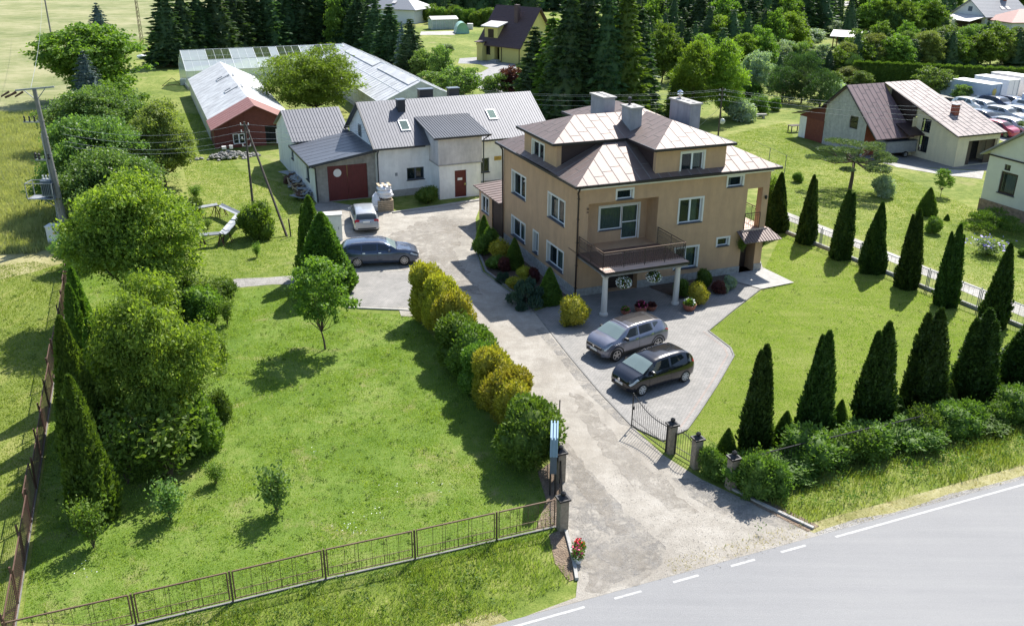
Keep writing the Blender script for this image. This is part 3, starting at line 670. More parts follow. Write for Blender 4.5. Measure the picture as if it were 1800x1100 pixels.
PAVE = [(940, 548), (1000, 625), (1055, 690), (1112, 750), (1166, 775), (1208, 755), (1228, 727), (1262, 675), (1290, 626), (1284, 612), (1245, 582), (1290, 545), (1338, 508), (1390, 497), (1340, 470), (1336, 455), (1000, 500), (990, 530)]
sheet('paving', PX(*PAVE), .03, 'mat_paver')
e = PX((1112, 750), (1166, 775), (1208, 755), (1228, 727), (1262, 675), (1290, 626), (1284, 612), (1245, 582), (1290, 545), (1338, 508), (1390, 497))
mb = MB()
def ribbon(mb, pts, off0, off1, z):
    for i in range(len(pts) - 1):
        d = (pts[i + 1] - pts[i]); d.z = 0; d.normalize(); nrm = Vector((-d.y, d.x, 0))
        mb.poly([tuple(pts[i] + nrm * off0 + Vector((0, 0, z))), tuple(pts[i + 1] + nrm * off0 + Vector((0, 0, z))), tuple(pts[i + 1] + nrm * off1 + Vector((0, 0, z + .0003 * i))), tuple(pts[i] + nrm * off1 + Vector((0, 0, z + .0003 * i)))])
ribbon(mb, e[2:8], .26, .36, .036); o = mb.build('paving_band', MATS['mat_paver_red']); o['kind'] = 'structure'
def kerb(name, pts, wd=.07, h=.06, mat='concrete'):
    m = MB()
    for i in range(len(pts) - 1):
        a, b = pts[i], pts[i + 1]; L = (b - a).length; k = max(1, round(L / 1.0)); d = (b - a).normalized(); nr = Vector((-d.y, d.x, 0))
        for j in range(k):
            p = a.lerp(b, j / k) + d * .006; q = a.lerp(b, (j + 1) / k) - d * .006; c = [p - nr * wd, q - nr * wd, q + nr * wd, p + nr * wd]
            m.hexa([(x.x, x.y, -.05) for x in c], [(x.x, x.y, h) for x in c])
    o = m.build(name, MATS[mat]); o['kind'] = 'structure'; return o
kerb('kerb', e[:], .04, .06, 'concrete_dark')
kerb('kerb', PX((836, 440), (848, 478), (940, 548), (1000, 625), (1055, 690), (1112, 750)), .04, .045, 'concrete_dark')
kerb('kerb', PX((606, 541), (700, 545), (745, 548)), .07, .08)
kerb('kerb', PX((1283, 858), (1340, 888), (1430, 930)), .06, .1)
kerb('kerb', PX((995, 935), (1008, 985), (1014, 1020)), .06, .12)
kerb('kerb', PX((690, 375), (760, 366), (850, 352)), .08, .12)
# beds along the house side
HA = Vector((3.77, 49.98, 0))
def HP(u, v, z=0): return HA + EU * u + EV * v + Vector((0, 0, z))
sheet('planting_bed', [HP(-3.0, -.8), HP(-3.45, 5.9), HP(-2.5, 10.2), HP(-.5, 12.2), HP(-.45, -.6)], .05, 'soil')
sheet('planting_bed', [HP(4.9, -.5), HP(5.6, -2.6), HP(9, -2.0), HP(10.6, -.9), HP(10.6, -.05), HP(4.9, -.05)], .05, 'soil')
sheet('house_strip', [HP(-.45, -.6), HP(-.45, 12.2), HP(-.02, 12.2), HP(-.02, -.6)], .055, 'mat_paver')
kerb('kerb', [HP(-3.0, -.8), HP(-3.45, 5.9), HP(-2.5, 10.2)], .06, .12, 'concrete_dark')
# lawns
LEFTLAWN = [Vector((-15.2, 22.3, 0)), G(240, 1102)] + PX((978, 940), (955, 860), (935, 800), (900, 770), (850, 700), (800, 640), (760, 590), (725, 555), (604, 548), (545, 505), (410, 508), (330, 500)) + [Vector((-28.1, 54.4, 0))]
sheet('lawn', LEFTLAWN, .008, 'mat_lawn')
RIGHTLAWN = PX((1212, 755), (1230, 727), (1264, 675), (1292, 626), (1285, 610), (1247, 582), (1292, 547), (1340, 511), (1393, 499), (1345, 470), (1375, 410), (1800, 590), (2200, 760), (2200, 900), (1800, 700), (1300, 800))
sheet('lawn', RIGHTLAWN, .008, 'mat_lawn_right')
sheet('lane', PX((1330, 372), (1385, 388), (1480, 425), (1600, 474), (1700, 515), (1820, 566), (2300, 770), (2300, 735), (1820, 544), (1700, 497), (1600, 458), (1480, 410), (1385, 374), (1330, 360)), .012, 'mat_lane')
sheet('verge_dry', [W(14.5, LINE_V + .3), W(90, LINE_V + .3), W(90, LINE_V + 1.15), W(14.5, LINE_V + 1.0)], .014, 'mat_dry')
sheet('verge_dry', [W(-60, LINE_V + .3), W(8.5, LINE_V + .3), W(8.3, LINE_V + .85), W(-60, LINE_V + .9)], .014, 'mat_dry')
sheet('neighbour_yard', PX((1510, 275), (1570, 292), (1730, 300), (1800, 318), (1800, 300), (1740, 285), (1700, 258), (1500, 250)), .016, 'concrete_dark')
sheet('neighbour_yard', PX((1560, 285), (1640, 297), (1730, 301), (1726, 315), (1660, 308), (1575, 294)), .02, 'mat_lane')
sheet('car_park', PX((1640, 165), (1720, 150), (1900, 158), (1960, 230), (1800, 262), (1700, 225)), .012, 'mat_lane')
sheet('far_driveway', PX((808, 103), (852, 100), (905, 112), (915, 140), (880, 165), (820, 150), (815, 130), (845, 128), (860, 120), (842, 113), (805, 112)), .012, 'mat_farpave')
sheet('vegetable_bed', PX((740, 56), (800, 55), (800, 62), (738, 62)), .012, 'mat_lane')
sheet('far_field', PX((1440, 12), (1640, 10), (1640, 4), (1440, 3)), .012, 'mat_lane')

M('pier_stone', (.27, .225, .17), .95, .35, 7, .6, 12); M('seam_dull', (.22, .2, .19), .85, .1, spec=.15); M('seam_grey', (.16, .16, .165), .85, .1, spec=.15)
# ------------------------------------------------------------------ the tan house
H = thing('house', 'large tan rendered two storey villa with brown metal hipped roof, dormers and a columned balcony', 'house', HA, TH)
LU, LV, HE = 13.09, 11.73, 6.5
FO, FU, FN = (0, 0, 0), (1, 0, 0), (0, -1, 0)
SO, SU, SN = (0, 0, 0), (0, 1, 0), (-1, 0, 0)
def ins(h, t=.11): return (h[0] + t, h[1] - t, h[2] + .0, h[3] - t)
w_r1 = ins((6.59, 8.39, 3.78, 5.37)); w_rg = ins((6.55, 8.35, .86, 2.3)); w_s = ins((9.87, 11.15, 5.75, 6.48)); w_t = ins((9.54, 10.56, 2.0, 2.61)); w_top = ins((2.29, 3.55, 5.7, 6.38), .13)
front_holes = [w_r1, w_rg, w_s, w_t, w_top, (.6, 5.2, 2.74, 5.62, 1.25), (11.45, 12.55, 0.03, 2.3, .9), (11.5, 12.62, 2.9, 5.5, .02), (2.1, 4.1, .05, 2.25, .5)]
w_n, w_f, w_nl, w_fl, w_sl = ins((1.79, 4.34, 3.78, 5.37)), ins((7.75, 10.26, 3.78, 5.37)), ins((1.79, 4.34, .84, 2.24)), ins((7.75, 10.26, .84, 2.24)), ins((5.58, 6.52, .8, 2.3))
side_holes = [w_n, w_f, w_nl, w_fl, w_sl]
mb = MB(); wall(mb, FO, FU, FN, 0, LU, 0, HE, front_holes); wall(mb, SO, SU, SN, 0, LV, 0, HE, side_holes)
wall(mb, (LU, 0, 0), (0, 1, 0), (1, 0, 0), 0, LV, 0, HE, [(.5, 2.5, 2.9, 5.5, .02)]); mb.poly([(0, LV, 0), (LU, LV, 0), (LU, LV, HE), (0, LV, HE)])
# recess back wall, loggia lining
wall(mb, (0, 1.25, 0), FU, FN, .6, 5.2, 2.74, 5.62, [(2.02, 3.5, 3.5, 4.92), (3.5, 4.62, 2.8, 4.92)], .16)
mb.box(12.62, LU - .001, .001, .5, 2.9, 5.5)
mb.poly([(11.3, .02, 2.9), (11.3, 2.6, 2.9), (11.3, 2.6, 5.52), (11.3, .02, 5.52)]); mb.poly([(11.3, 2.6, 2.9), (LU - .02, 2.6, 2.9), (LU - .02, 2.6, 5.52), (11.3, 2.6, 5.52)])
mb.poly([(11.3, .02, 5.5), (LU - .02, .02, 5.5), (LU - .02, 2.6, 5.5), (11.3, 2.6, 5.5)])
mb.build('wall', MATS['render_tan'], H)
m = MB(); m.box(11.32, LU + .08, -.1, 2.58, 2.78, 2.9); m.build('loggia_floor', MATS['tile_pale'], H)
m = MB(); m.box(2.02, 4.2, .5, .56, 0, 2.3); m.box(2.3, 3.0, .45, .5, .1, 2.1); m.box(3.2, 3.9, .45, .5, .1, 2.1); d = m.build('door', MATS['door_dark'], H); d['label'] = 'dark entrance door beneath the balcony'
m = MB(); m.box(11.45, 12.55, .9, .95, 0, 2.3); m.box(11.6, 12.4, .85, .9, .05, 2.1); d = m.build('door', MATS['door_dark'], H); d['label'] = 'dark door inside the corner porch'
MB().lathe([(.02, 0), (.03, .02), (.03, .08), (.01, .1)], (12.3, .8, 1.05), 8, 'y').build('handle', MATS['chrome'], d)
# plinth of stone
m = MB()
for a, b in ((0, 2.1), (4.1, 11.45), (12.55, LU)): m.obox(FO, FU, FN, a, b, .005, .05, 0, .5)
m.obox(SO, SU, SN, -.05, LV, .005, .05, 0, .5); m.box(LU + .005, LU + .05, -.05, LV, 0, .5); m.build('plinth', MATS['stone_base'], H)
# cornice
m = MB(); m.box(-.12, LU + .12, -.12, LV + .12, HE, HE + .12); m.box(-.26, LU + .26, -.26, LV + .26, HE + .121, HE + .26); m.build('cornice', MATS['trim_white'], H)
# balcony window and door inside the recess
window(H, (0, 1.25, 0), FU, FN, (2.02, 3.5, 3.5, 4.92), 1, .12, curtain=(2.08, 3.44, MATS['curtain_green']), trim=False, label='wide balcony window with green curtain')
window(H, (0, 1.25, 0), FU, FN, (3.5, 4.62, 2.8, 4.92), 1, .12, curtain=(3.56, 4.56, MATS['curtain_green']), trim=False, sill=False, rows=2, label='glazed white balcony door')
m = MB(); m.obox((0, 1.25, 0), FU, FN, 1.9, 2.02, 0, .03, 3.45, 5.04); m.obox((0, 1.25, 0), FU, FN, 4.62, 4.74, 0, .03, 2.78, 5.04); m.obox((0, 1.25, 0), FU, FN, 2.02, 4.62, 0, .03, 4.92, 5.04); m.build('balcony_trim', MATS['trim_white'], H)
cg = MATS['curtain_green']; cw = MATS['curtain_white']
window(H, FO, FU, FN, w_r1, 2, .2, curtain=(7.5, 8.1, cg)); window(H, FO, FU, FN, w_rg, 2, .2, curtain=(7.4, 8.1, cg))
window(H, FO, FU, FN, w_s, 1, .2, curtain=(10, 10.4, cw)); window(H, FO, FU, FN, w_t, 1, .2); window(H, FO, FU, FN, w_top, 1, .2)
window(H, SO, SU, SN, w_n, 2, .22, curtain=(3.3, 3.9, cw)); window(H, SO, SU, SN, w_f, 2, .22, curtain=(8.2, 8.8, cw)); window(H, SO, SU, SN, w_nl, 2, .22, curtain=(2.6, 3.2, cw)); window(H, SO, SU, SN, w_fl, 2, .22, curtain=(8.2, 8.9, cw)); window(H, SO, SU, SN, w_sl, 1, .22)
# roof
ez, ov, k = HE + .33, .38, .455
a0, a1, b0, b1 = -ov, LU + ov, -ov, LV + ov; hd = (b1 - b0) / 2; rz = ez + k * hd; rv = (b0 + b1) / 2; r0, r1 = a0 + hd, a1 - hd
faces = {'f': ([(a0, b0, ez), (a1, b0, ez), (r1, rv, rz), (r0, rv, rz)], (0, 1, .3)), 'b': ([(a1, b1, ez), (a0, b1, ez), (r0, rv, rz), (r1, rv, rz)], (0, -1, .3)),
         'l': ([(a0, b1, ez), (a0, b0, ez), (r0, rv, rz)], (1, 0, .3)), 'r': ([(a1, b0, ez), (a1, b1, ez), (r1, rv, rz)], (-1, 0, .3))}
m = MB()
for P, d in faces.values(): m.poly(P)
m.box(a0 + .01, a1 - .01, b0 + .01, b1 - .01, ez - .07, ez - .005)
def hseam(m, P, d, rows, wd=.02):
    """staggered cross welts of the metal sheets"""
    pass
rf_ = m.build('roof', MATS['roof_brown'], H); m = MB()
for P, d in faces.values(): seams(m, P, d, .68, .045, .01, cross=1.5)
m.build('seam', MATS['seam_dull'], rf_)
def gutter(m, x0, x1, y0, y1, z, t=.13):
    m.box(x0 - t, x1 + t, y0 - t, y0, z - .12, z + .03); m.box(x0 - t, x1 + t, y1, y1 + t, z - .12, z + .03); m.box(x0 - t, x0, y0, y1, z - .12, z + .03); m.box(x1, x1 + t, y0, y1, z - .12, z + .03)
m = MB(); gutter(m, a0, a1, b0, b1, ez - .02, .1); m.build('gutter', MATS['gutter_dark'], H)
# cross-shaped attic dormers
ce, cr, kk = 8.52, 9.55, .37
def dormer(u0, u1, v0, v1, face):
    """walls of one dormer; face is the side with the window"""
    m = MB(); cheeks = MB()
    if face == 'f':
        wall(m, (0, v0, 0), FU, FN, u0, u1, 6.75, ce, [DW]); m.box(u0, u0 + .14, v0 + .002, v0 + .3, 6.75, ce); m.box(u1 - .14, u1, v0 + .002, v0 + .3, 6.75, ce)
        cheeks.box(u0 + .02, u0 + .1, v0 + .3, v1, 6.8, ce); cheeks.box(u1 - .1, u1 - .02, v0 + .3, v1, 6.8, ce)
    else:
        wall(m, (u0, 0, 0), SU, SN, v0, v1, 6.75, ce, [DW]); m.box(u0 + .002, u0 + .3, v0, v0 + .14, 6.75, ce); m.box(u0 + .002, u0 + .3, v1 - .14, v1, 6.75, ce)
        cheeks.box(u0 + .3, u1, v0 + .02, v0 + .1, 6.8, ce); cheeks.box(u0 + .3, u1, v1 - .1, v1 - .02, 6.8, ce)
    d = m.build('dormer', MATS['render_tan'], H); cheeks.build('cheek', MATS['roof_brown_wall'], d); return d
DW = (6.6, 8.12, 6.86, 8.08); dF = dormer(4.88, 9.67, .06, 5.6, 'f'); window(H, (0, .06, 0), FU, FN, DW, 2, .14, curtain=(7.5, 8.0, cw))
DW = (5.2, 6.98, 6.86, 7.96); dL = dormer(.06, 5.6, 3.34, 8.28, 'l'); window(H, (.06, 0, 0), SU, SN, DW, 2, .14)
m = MB(); m.box(4.88, 9.67, 6.5, 12.0, 6.8, ce); d = m.build('dormer', MATS['render_tan'], H)
cu, cv = 7.26, 5.82; o = .3
F0 = (4.88 - o, 9.67 + o, .06 - .36); L0 = (3.34 - o, 8.28 + o, .06 - .36); B1 = 12.0 + o; hw = (F0[1] - F0[0]) / 2; hl = (L0[1] - L0[0]) / 2
vp = F0[2] + 2.7; up = L0[2] + 2.6; vb = B1 - 2.7
m = MB()
D = [([(F0[0], F0[2], ce), (F0[1], F0[2], ce), (cu, vp, cr)], (0, 1, .3)),
     ([(F0[0], F0[2], ce), (cu, vp, cr), (cu, cv, cr), (F0[0], L0[0], ce)], (1, 0, .3)),
     ([(F0[1], F0[2], ce), (F0[1], B1, ce), (cu, vb, cr), (cu, vp, cr)], (-1, 0, .3)),
     ([(L0[2], L0[0], ce), (L0[2], L0[1], ce), (up, cv, cr)], (1, 0, .3)),
     ([(L0[2], L0[0], ce), (up, cv, cr), (cu, cv, cr), (F0[0], L0[0], ce)], (0, 1, .3)),
     ([(L0[2], L0[1], ce), (F0[0], L0[1], ce), (cu, cv, cr), (up, cv, cr)], (0, -1, .3)),
     ([(F0[0], L0[1], ce), (F0[0], B1, ce), (cu, vb, cr), (cu, cv, cr)], (1, 0, .3)),
     ([(F0[0], B1, ce), (F0[1], B1, ce), (cu, vb, cr)], (0, -1, .3))]
for P, d in D: m.poly(P)
rf_ = m.build('dormer_roof', MATS['roof_brown'], H); m = MB()
for P, d in D: seams(m, P, d, .68, .045, .01, cross=1.5)
m.build('seam', MATS['seam_dull'], rf_)
m = MB(); t = .1
for x0, x1, y0, y1 in ((F0[0], F0[1], F0[2] - t, F0[2]), (F0[0] - t, F0[0], F0[2] - t, L0[0] - t), (F0[1], F0[1] + t, F0[2] - t, B1), (L0[2] - t, F0[0] - t, L0[0] - t, L0[0]), (L0[2] - t, L0[2], L0[0], L0[1]), (L0[2] - t, F0[0], L0[1], L0[1] + t), (F0[0] - t, F0[0], L0[1] + t, B1)):
    m.box(x0, x1, y0, y1, ce - .13, ce + .025)
m.build('dormer_gutter', MATS['gutter_dark'], H)
m = MB(); m.box(F0[0] + .01, F0[1] - .01, F0[2] + .01, B1 - .02, ce - .06, ce - .02); m.box(L0[2] + .01, F0[0], L0[0] + .01, L0[1] - .01, ce - .06, ce - .022)
m.box(4.8, 9.75, -.04, .04, ce - .14, ce - .061); m.box(-.04, .04, 3.26, 8.36, ce - .14, ce - .061); m.build('soffit', MATS['trim_white'], H)
# dark flashing in front of the dormers (lower roof lip)
m = MB(); m.box(4.6, 9.9, -.5, .05, 6.8, 6.84); m.box(-.5, .05, 3.1, 8.5, 6.8, 6.84); m.build('flashing', MATS['gutter_dark'], H)
def chimney(x0, x1, y0, y1, z0, z1, pots=3, pipe=None, label=None):
    m = MB(); m.box(x0, x1, y0, y1, z0, z1); c = m.build('chimney', MATS['chimney_plaster'], H)
    if label: c['label'] = label
    MB().box(x0 - .09, x1 + .09, y0 - .09, y1 + .09, z1, z1 + .09).build('cap', MATS['concrete'], c)
    q = MB()
    for i in range(pots):
        y = y0 + (y1 - y0) * (i + .5) / pots; q.box((x0 + x1) / 2 - .1, (x0 + x1) / 2 + .1, y - .09, y + .09, z1 + .09, z1 + .11)
    q.build('flue', MATS['gutter_dark'], c)
    if pipe == 'cowl':
        q = MB(); q.lathe([(.1, 0), (.1, .22), (.19, .22), (.19, .3), (.08, .3), (.08, .42), (.2, .42), (.05, .54)], ((x0 + x1) / 2, y1 - .5, z1 + .09), 12); q.build('cowl', MATS['chrome'], c)
    if pipe == 'dark':
        q = MB(); q.lathe([(.08, 0), (.08, .35), (.13, .36), (.1, .45)], ((x0 + x1) / 2, y1 - .25, z1 + .09), 10); q.build('cowl', MATS['gutter_dark'], c)
chimney(5.15, 5.9, 3.75, 4.95, 8.3, 10.1, 2, 'dark', 'streaked middle chimney'); chimney(5.0, 5.78, 7.05, 8.9, 8.3, 10.2, 4); chimney(10.1, 10.88, 4.95, 7.4, 7.4, 9.85, 4, 'cowl', 'widest chimney with a metal cowl')
# downpipes
m = MB(); m.path([(-.15, -.4, 6.75), (-.15, -.12, 6.35), (-.09, -.09, 6.1), (-.09, -.09, .1)], .055, 8)
for z in (.6, 2, 3.4, 4.8, 6): m.box(-.16, -.02, -.16, -.02, z, z + .04)
m.build('downpipe', MATS['pipe_brown'], H)
m = MB(); m.path([(-.4, LV - .1, 6.75), (-.12, LV - .1, 6.35), (-.09, LV - .12, .1)], .055, 8); m.build('downpipe', MATS['pipe_brown'], H)
# balcony
m = MB(); m.box(.02, 5.3, -3.5, -.002, 2.46, 2.66); m.build('balcony_slab', MATS['concrete_dark'], H)
m = MB(); m.box(.0, 5.34, -3.55, 1.24, 2.66, 2.73); m.build('balcony_floor', MATS['tile_brown'], H)
m = MB(); m.box(-.04, 5.38, -3.59, -3.55, 2.6, 2.735); m.box(-.04, .0, -3.55, 0, 2.6, 2.735); m.box(5.34, 5.38, -3.55, 0, 2.6, 2.735); m.build('balcony_edge', MATS['gutter_dark'], H)
m = MB(); m.box(0.01, 5.33, -3.545, -2.75, 2.73, 2.742); m.build('sunlit_edge', MATS['tile_pale'], H)  # pale tile strip; sunlight beyond the roof's shadow is put into its colour
def railing(par, segs, z, h=1.0, step=.115, mat='rail_bronze', wavy=True):
    m = MB()
    for a, b in segs:
        a = Vector(a); b = Vector(b); L = (b - a).length; d = (b - a) / L; up = Vector((0, 0, 1))
        m.tube(a + up * (z + h - .12), b + up * (z + h - .12), .014, n=5); m.tube(a + up * (z + .1), b + up * (z + .1), .014, n=5)
        k = int(L / step)
        for i in range(1, k):
            p = a + d * (i * L / k)
            if wavy:
                o = d * .03; pts = [p + up * (z + .1)] + [p + up * (z + .1 + (h - .22) * t) + o * s for t, s in ((.2, 0), (.35, 1), (.5, -1), (.65, 1), (.8, 0))] + [p + up * (z + h - .12)]
                m.path([tuple(x) for x in pts], .016, 4)
            else: m.tube(p + up * (z + .1), p + up * (z + h - .12), .01, n=4)
        q = max(1, round(L / 1.3))
        for i in range(q + 1): 
            p = a + d * (i * L / q); m.tube(p + up * z, p + up * (z + h), .024, n=6)
    o = m.build('railing', MATS['rail_dark'], par); m = MB()
    for a, b in segs:
        a = Vector(a); b = Vector(b); up = Vector((0, 0, 1)); m.tube(a + up * (z + h + .01), b + up * (z + h + .01), .032, n=6)
    m.build('handrail', MATS[mat], o); return o
r = railing(H, [((.06, -.05, 0), (.06, -3.12, 0)), ((.06, -3.12, 0), (5.28, -3.12, 0)), ((5.28, -3.12, 0), (5.28, -.05, 0))], 2.74); r['label'] = 'bronze coloured balustrade of wavy bars round the balcony'
r = railing(H, [((11.5, -.02, 0), (12.62, -.02, 0)), ((LU + .02, .5, 0), (LU + .02, 2.5, 0))], 2.9, 1.0, .14, wavy=False); r['label'] = 'dark loggia railing'
for x, y in ((.28, -3.05), (4.95, -3.05)):
    MB().lathe([(.25, 0), (.25, .1), (.19, .16), (.18, .22), (.165, 1.2), (.15, 2.2), (.17, 2.24), (.2, 2.3), (.24, 2.34), (.24, 2.459)], (x, y, .02), 20).build('column', MATS['column_white'], H, smooth=False)
# small canopy over the corner porch
m = MB(); z1_, z0_ = 2.85, 2.35
m.slab([(11.0, .0, z1_), (13.35, .0, z1_), (13.75, -1.0, z0_), (11.0, -1.0, z0_)], .04); seams(m, [(11.0, .0, z1_), (13.35, .0, z1_), (13.75, -1.0, z0_), (11.0, -1.0, z0_)], (0, -1, -.5), .2, .03, .03)
m.slab([(13.35, 0, z1_), (13.35, 1.6, z1_), (13.8, 1.6, z0_), (13.75, -1, z0_)], .04); m.build('canopy', MATS['roof_brown'], H)
MB().box(12.55, LU - .001, .002, 1.5, .05, 2.36).build('porch_pillar', MATS['render_tan'], H)
m = MB(); m.lathe([(.03, 0), (.07, .04), (.09, .2), (.03, .24)], (12.85, -.1, 4.75), 10); m.build('wall_lamp', MATS['plastic_black'], H)
m = MB(); m.lathe([(.07, 0), (.07, .02), (.02, .05)], (.55, -.05, 5.35), 10, 'y'); m.lathe([(.06, 0), (.06, .02), (.02, .05)], (.55, -.05, 5.15), 10, 'y'); m.build('outlet', MATS['rail_bronze'], H)
m = MB(); m.box(11.0, 12.2, -1.0, -.35, .036, .06); tag(m.build('doormat', MATS['plastic_black'], None, loc=HA, rotz=TH), 'dark doormat on the paving before the corner porch', 'doormat')
sheet('porch_terrace', [HP(10.7, -.05), HP(13.5, -.05), HP(13.65, -2.75), HP(11.1, -2.95), HP(10.4, -1.4)], .07, 'concrete')
# rear annex with lean-to roof
AX = thing('annex', 'low lean-to annex with pinkish metal roof and brown panel wall behind the tan villa', 'annex', HP(0, LV + .02), TH)
m = MB(); wall(m, (0, 0, 0), SU, SN, 2.2, 4.9, 0, 2.5, [(2.9, 4.3, .9, 2.1)]); m.poly([(0, 4.9, 0), (4, 4.9, 0), (4, 4.9, 2.5), (0, 4.9, 2.5)]); m.box(4, 4.1, 0, 4.9, 0, 2.6); m.box(-.0, .12, 0, .25, 0, 2.55); m.build('wall', MATS['render_tan'], AX)
m = MB(); m.box(.08, .14, .25, 2.2, 0, 2.5)
for i in range(16): m.box(.05, .079, .27 + i * .12, .36 + i * .12, 0, 2.48)
m.build('panel', MATS['roof_brown_wall'], AX)
window(AX, (0, 0, 0), SU, SN, (2.9, 4.3, .9, 2.1), 2, .1)
m = MB(); P = [(-.35, -.0, 2.62), (-.35, 5.25, 2.62), (4.2, 5.25, 2.95), (4.2, 0, 2.95)]; m.slab(P, .08); seams(m, P, (1, 0, .1), .55); m.build('roof', MATS['roof_brown'], AX)
# ------------------------------------------------------------------ white outbuilding with garage
OB = thing('outbuilding', 'white plastered outbuilding with grey corrugated roofs, oxblood garage doors and a square block tower', 'outbuilding', (-10.95, 70.5, 0), R(24))
cor = MATS['roof_grey_metal']
L1, V0, RZ, RV, EZ = 15.6, .4, 7.0, 4.6, 4.1
m = MB(); hs = [(2.75, 4.2, 1.25, 2.25), (9.2, 9.95, 1.28, 2.48)]
wall(m, (0, V0, 0), FU, FN, .3, L1 - .3, 0, EZ + .1, hs)
def gable(m, x, y0, yr, y1, z0, ze0, zr, ze1): m.poly([(x, y0, z0), (x, y1, z0), (x, y1, ze1), (x, yr, zr), (x, y0, ze0)])
gable(m, .3, V0, RV, 8.8, 0, EZ + .2, RZ - .1, EZ + .2); gable(m, L1 - .3, V0, RV, 8.8, 0, EZ + .2, RZ - .1, EZ + .2); m.poly([(.3, 8.8, 0), (L1 - .3, 8.8, 0), (L1 - .3, 8.8, EZ + .1), (.3, 8.8, EZ + .1)])
m.build('wall', MATS['white_wall'], OB)
m = MB(); m.box(.3, L1 - .3, V0 - .04, V0 - .005, 0, .55); m.build('plinth', MATS['concrete'], OB)
grm = dict(frame=MATS['steel_blue'])
window(OB, (0, V0, 0), FU, FN, hs[0], 2, .14, grm, trim=False); window(OB, (0, V0, 0), FU, FN, hs[1], 1, .14, grm, trim=False)
m = MB(); m.box(.24, .28, 4.7, 5.5, 4.1, 5.1); w_ = m.build('window', MATS['steel_grey'], OB); MB().box(.2, .239, 4.78, 5.42, 4.2, 5.0).build('pane', MATS['window_glass'], w_)
m = MB(); m.box(10.4, 11.05, V0 - .03, V0 - .005, 2.2, 2.55); s_ = m.build('plaque', MATS['sign_yellow'], OB)
q = MB(); q.box(10.5, 10.95, V0 - .036, V0 - .031, 2.34, 2.36); q.box(10.6, 10.85, V0 - .036, V0 - .031, 2.42, 2.44); q.build('plaque_line', MATS['roof_brown_wall'], s_)
def roofpart(par, P, d, sp, mat, name='roof', th=.07, wd=.05, h=.04):
    m = MB(); m.slab(P, th)
    if wd <= .03 and mat.name in ('roof_pinkgrey', 'roof_purple'): o = m.build(name, mat, par); m = MB(); seams(m, P, d, sp, wd, .02, cross=1.6); m.build('seam', MATS['seam_grey'], o); return o
    seams(m, P, d, sp, wd, h); return m.build(name, mat, par)
yb = 2 * RV - 0
P = [(0, -.05, EZ), (L1, -.05, EZ), (L1, RV, RZ), (0, RV, RZ)]; roofpart(OB, P, (0, 1, .6), .235, cor, wd=.08, h=.022)
P = [(L1, yb, EZ), (0, yb, EZ), (0, RV, RZ), (L1, RV, RZ)]; roofpart(OB, P, (0, -1, .6), .235, cor, wd=.08, h=.022)
MB().box(0, 4.2, -.17, -.06, EZ - .12, EZ + .02).build('gutter', MATS['trim_anthracite'], OB); m = MB(); m.box(9.1, L1, -.17, -.06, EZ - .12, EZ + .02)
m.build('gutter', MATS['trim_anthracite'], OB)
for a, b in (((-.03, -.1, EZ - .05), (-.03, RV, RZ - .05)), ((-.03, yb, EZ - .05), (-.03, RV, RZ - .05))): MB().tube(a, b, .09, n=4).build('verge_trim', MATS['trim_anthracite'], OB)
m = MB(); m.path([(.35, -.1, EZ - .1), (.35, .33, EZ - .5), (.35, .33, .1)], .05, 8); m.build('downpipe', MATS['trim_anthracite'], OB)
for (u, v) in ((3.15, 1.9), (11.0, 2.35)):
    z = EZ + (RZ - EZ) * v / RV; sv = (RZ - EZ) / RV; q = MB()
    A_ = [(u - .4, v - .5, z - .5 * sv), (u + .4, v - .5, z - .5 * sv), (u + .4, v + .5, z + .5 * sv), (u - .4, v + .5, z + .5 * sv)]
    q.slab([(x, y, zz + .12) for x, y, zz in A_], .12); s_ = q.build('skylight', MATS['frame_white_metal'], OB)
    q = MB(); q.slab([(u + (x - u) * .8, v + (y - v) * .84, z + (y - v) * .84 * sv + .135) for x, y, zz in A_], .01); q.build('pane', MATS['window_glass'], s_)
for (u, v, wx, wy, zt) in ((3.1, 3.3, .62, .6, 7.15), (5.6, 5.2, 1.2, .6, 7.55), (8.25, 5.2, .9, .6, 7.5)):
    c_ = MB().box(u, u + wx, v, v + wy, 6.0, zt).build('chimney', MATS['trim_anthracite'], OB); MB().box(u - .07, u + wx + .07, v - .07, v + wy + .07, zt, zt + .07).build('cap', MATS['steel_blue'], c_)
# tower
m = MB(); wall(m, (0, -1.85, 0), FU, FN, 4.72, 8.3, 0, 2.8, [(6.03, 7.03, .05, 2.25)], .12); m.box(4.72, 4.74, -1.85, V0, 0, 2.8); m.box(8.28, 8.3, -1.85, V0, 0, 2.8); m.build('tower_base', MATS['white_wall'], OB)
m = MB(); m.hexa([(4.66, -1.92, 2.8), (8.36, -1.92, 2.8), (8.36, 2.4, 2.8), (4.66, 2.4, 2.8)], [(4.66, -1.92, 5.0), (8.36, -1.92, 5.0), (8.36, 2.4, 5.75), (4.66, 2.4, 5.75)]); m.build('tower_top', MATS['white_block'], OB)
m = MB(); m.box(4.62, 8.4, -1.96, -1.925, 2.74, 2.84); m.box(4.62, 4.655, -1.925, .3, 2.74, 2.84); m.build('ledge', MATS['concrete'], OB)
P = [(4.25, -2.2, 5.05), (9.0, -2.2, 5.05), (9.0, 2.7, 5.85), (4.25, 2.7, 5.85)]; roofpart(OB, P, (0, 1, .2), .22, MATS['roof_slate_felt'], 'tower_roof', .1, .06)
m = MB(); m.box(4.2, 9.05, -2.32, -2.21, 4.92, 5.07); m.path([(8.9, -2.25, 4.95), (8.5, -1.95, 4.6), (8.45, -1.95, .1)], .05, 8); m.build('gutter', MATS['trim_anthracite'], OB)
m = MB(); m.box(6.03, 7.03, -1.74, -1.68, .05, 2.25)
for i in range(9): m.box(6.05 + i * .11, 6.14 + i * .11, -1.76, -1.741, .07, 2.23)
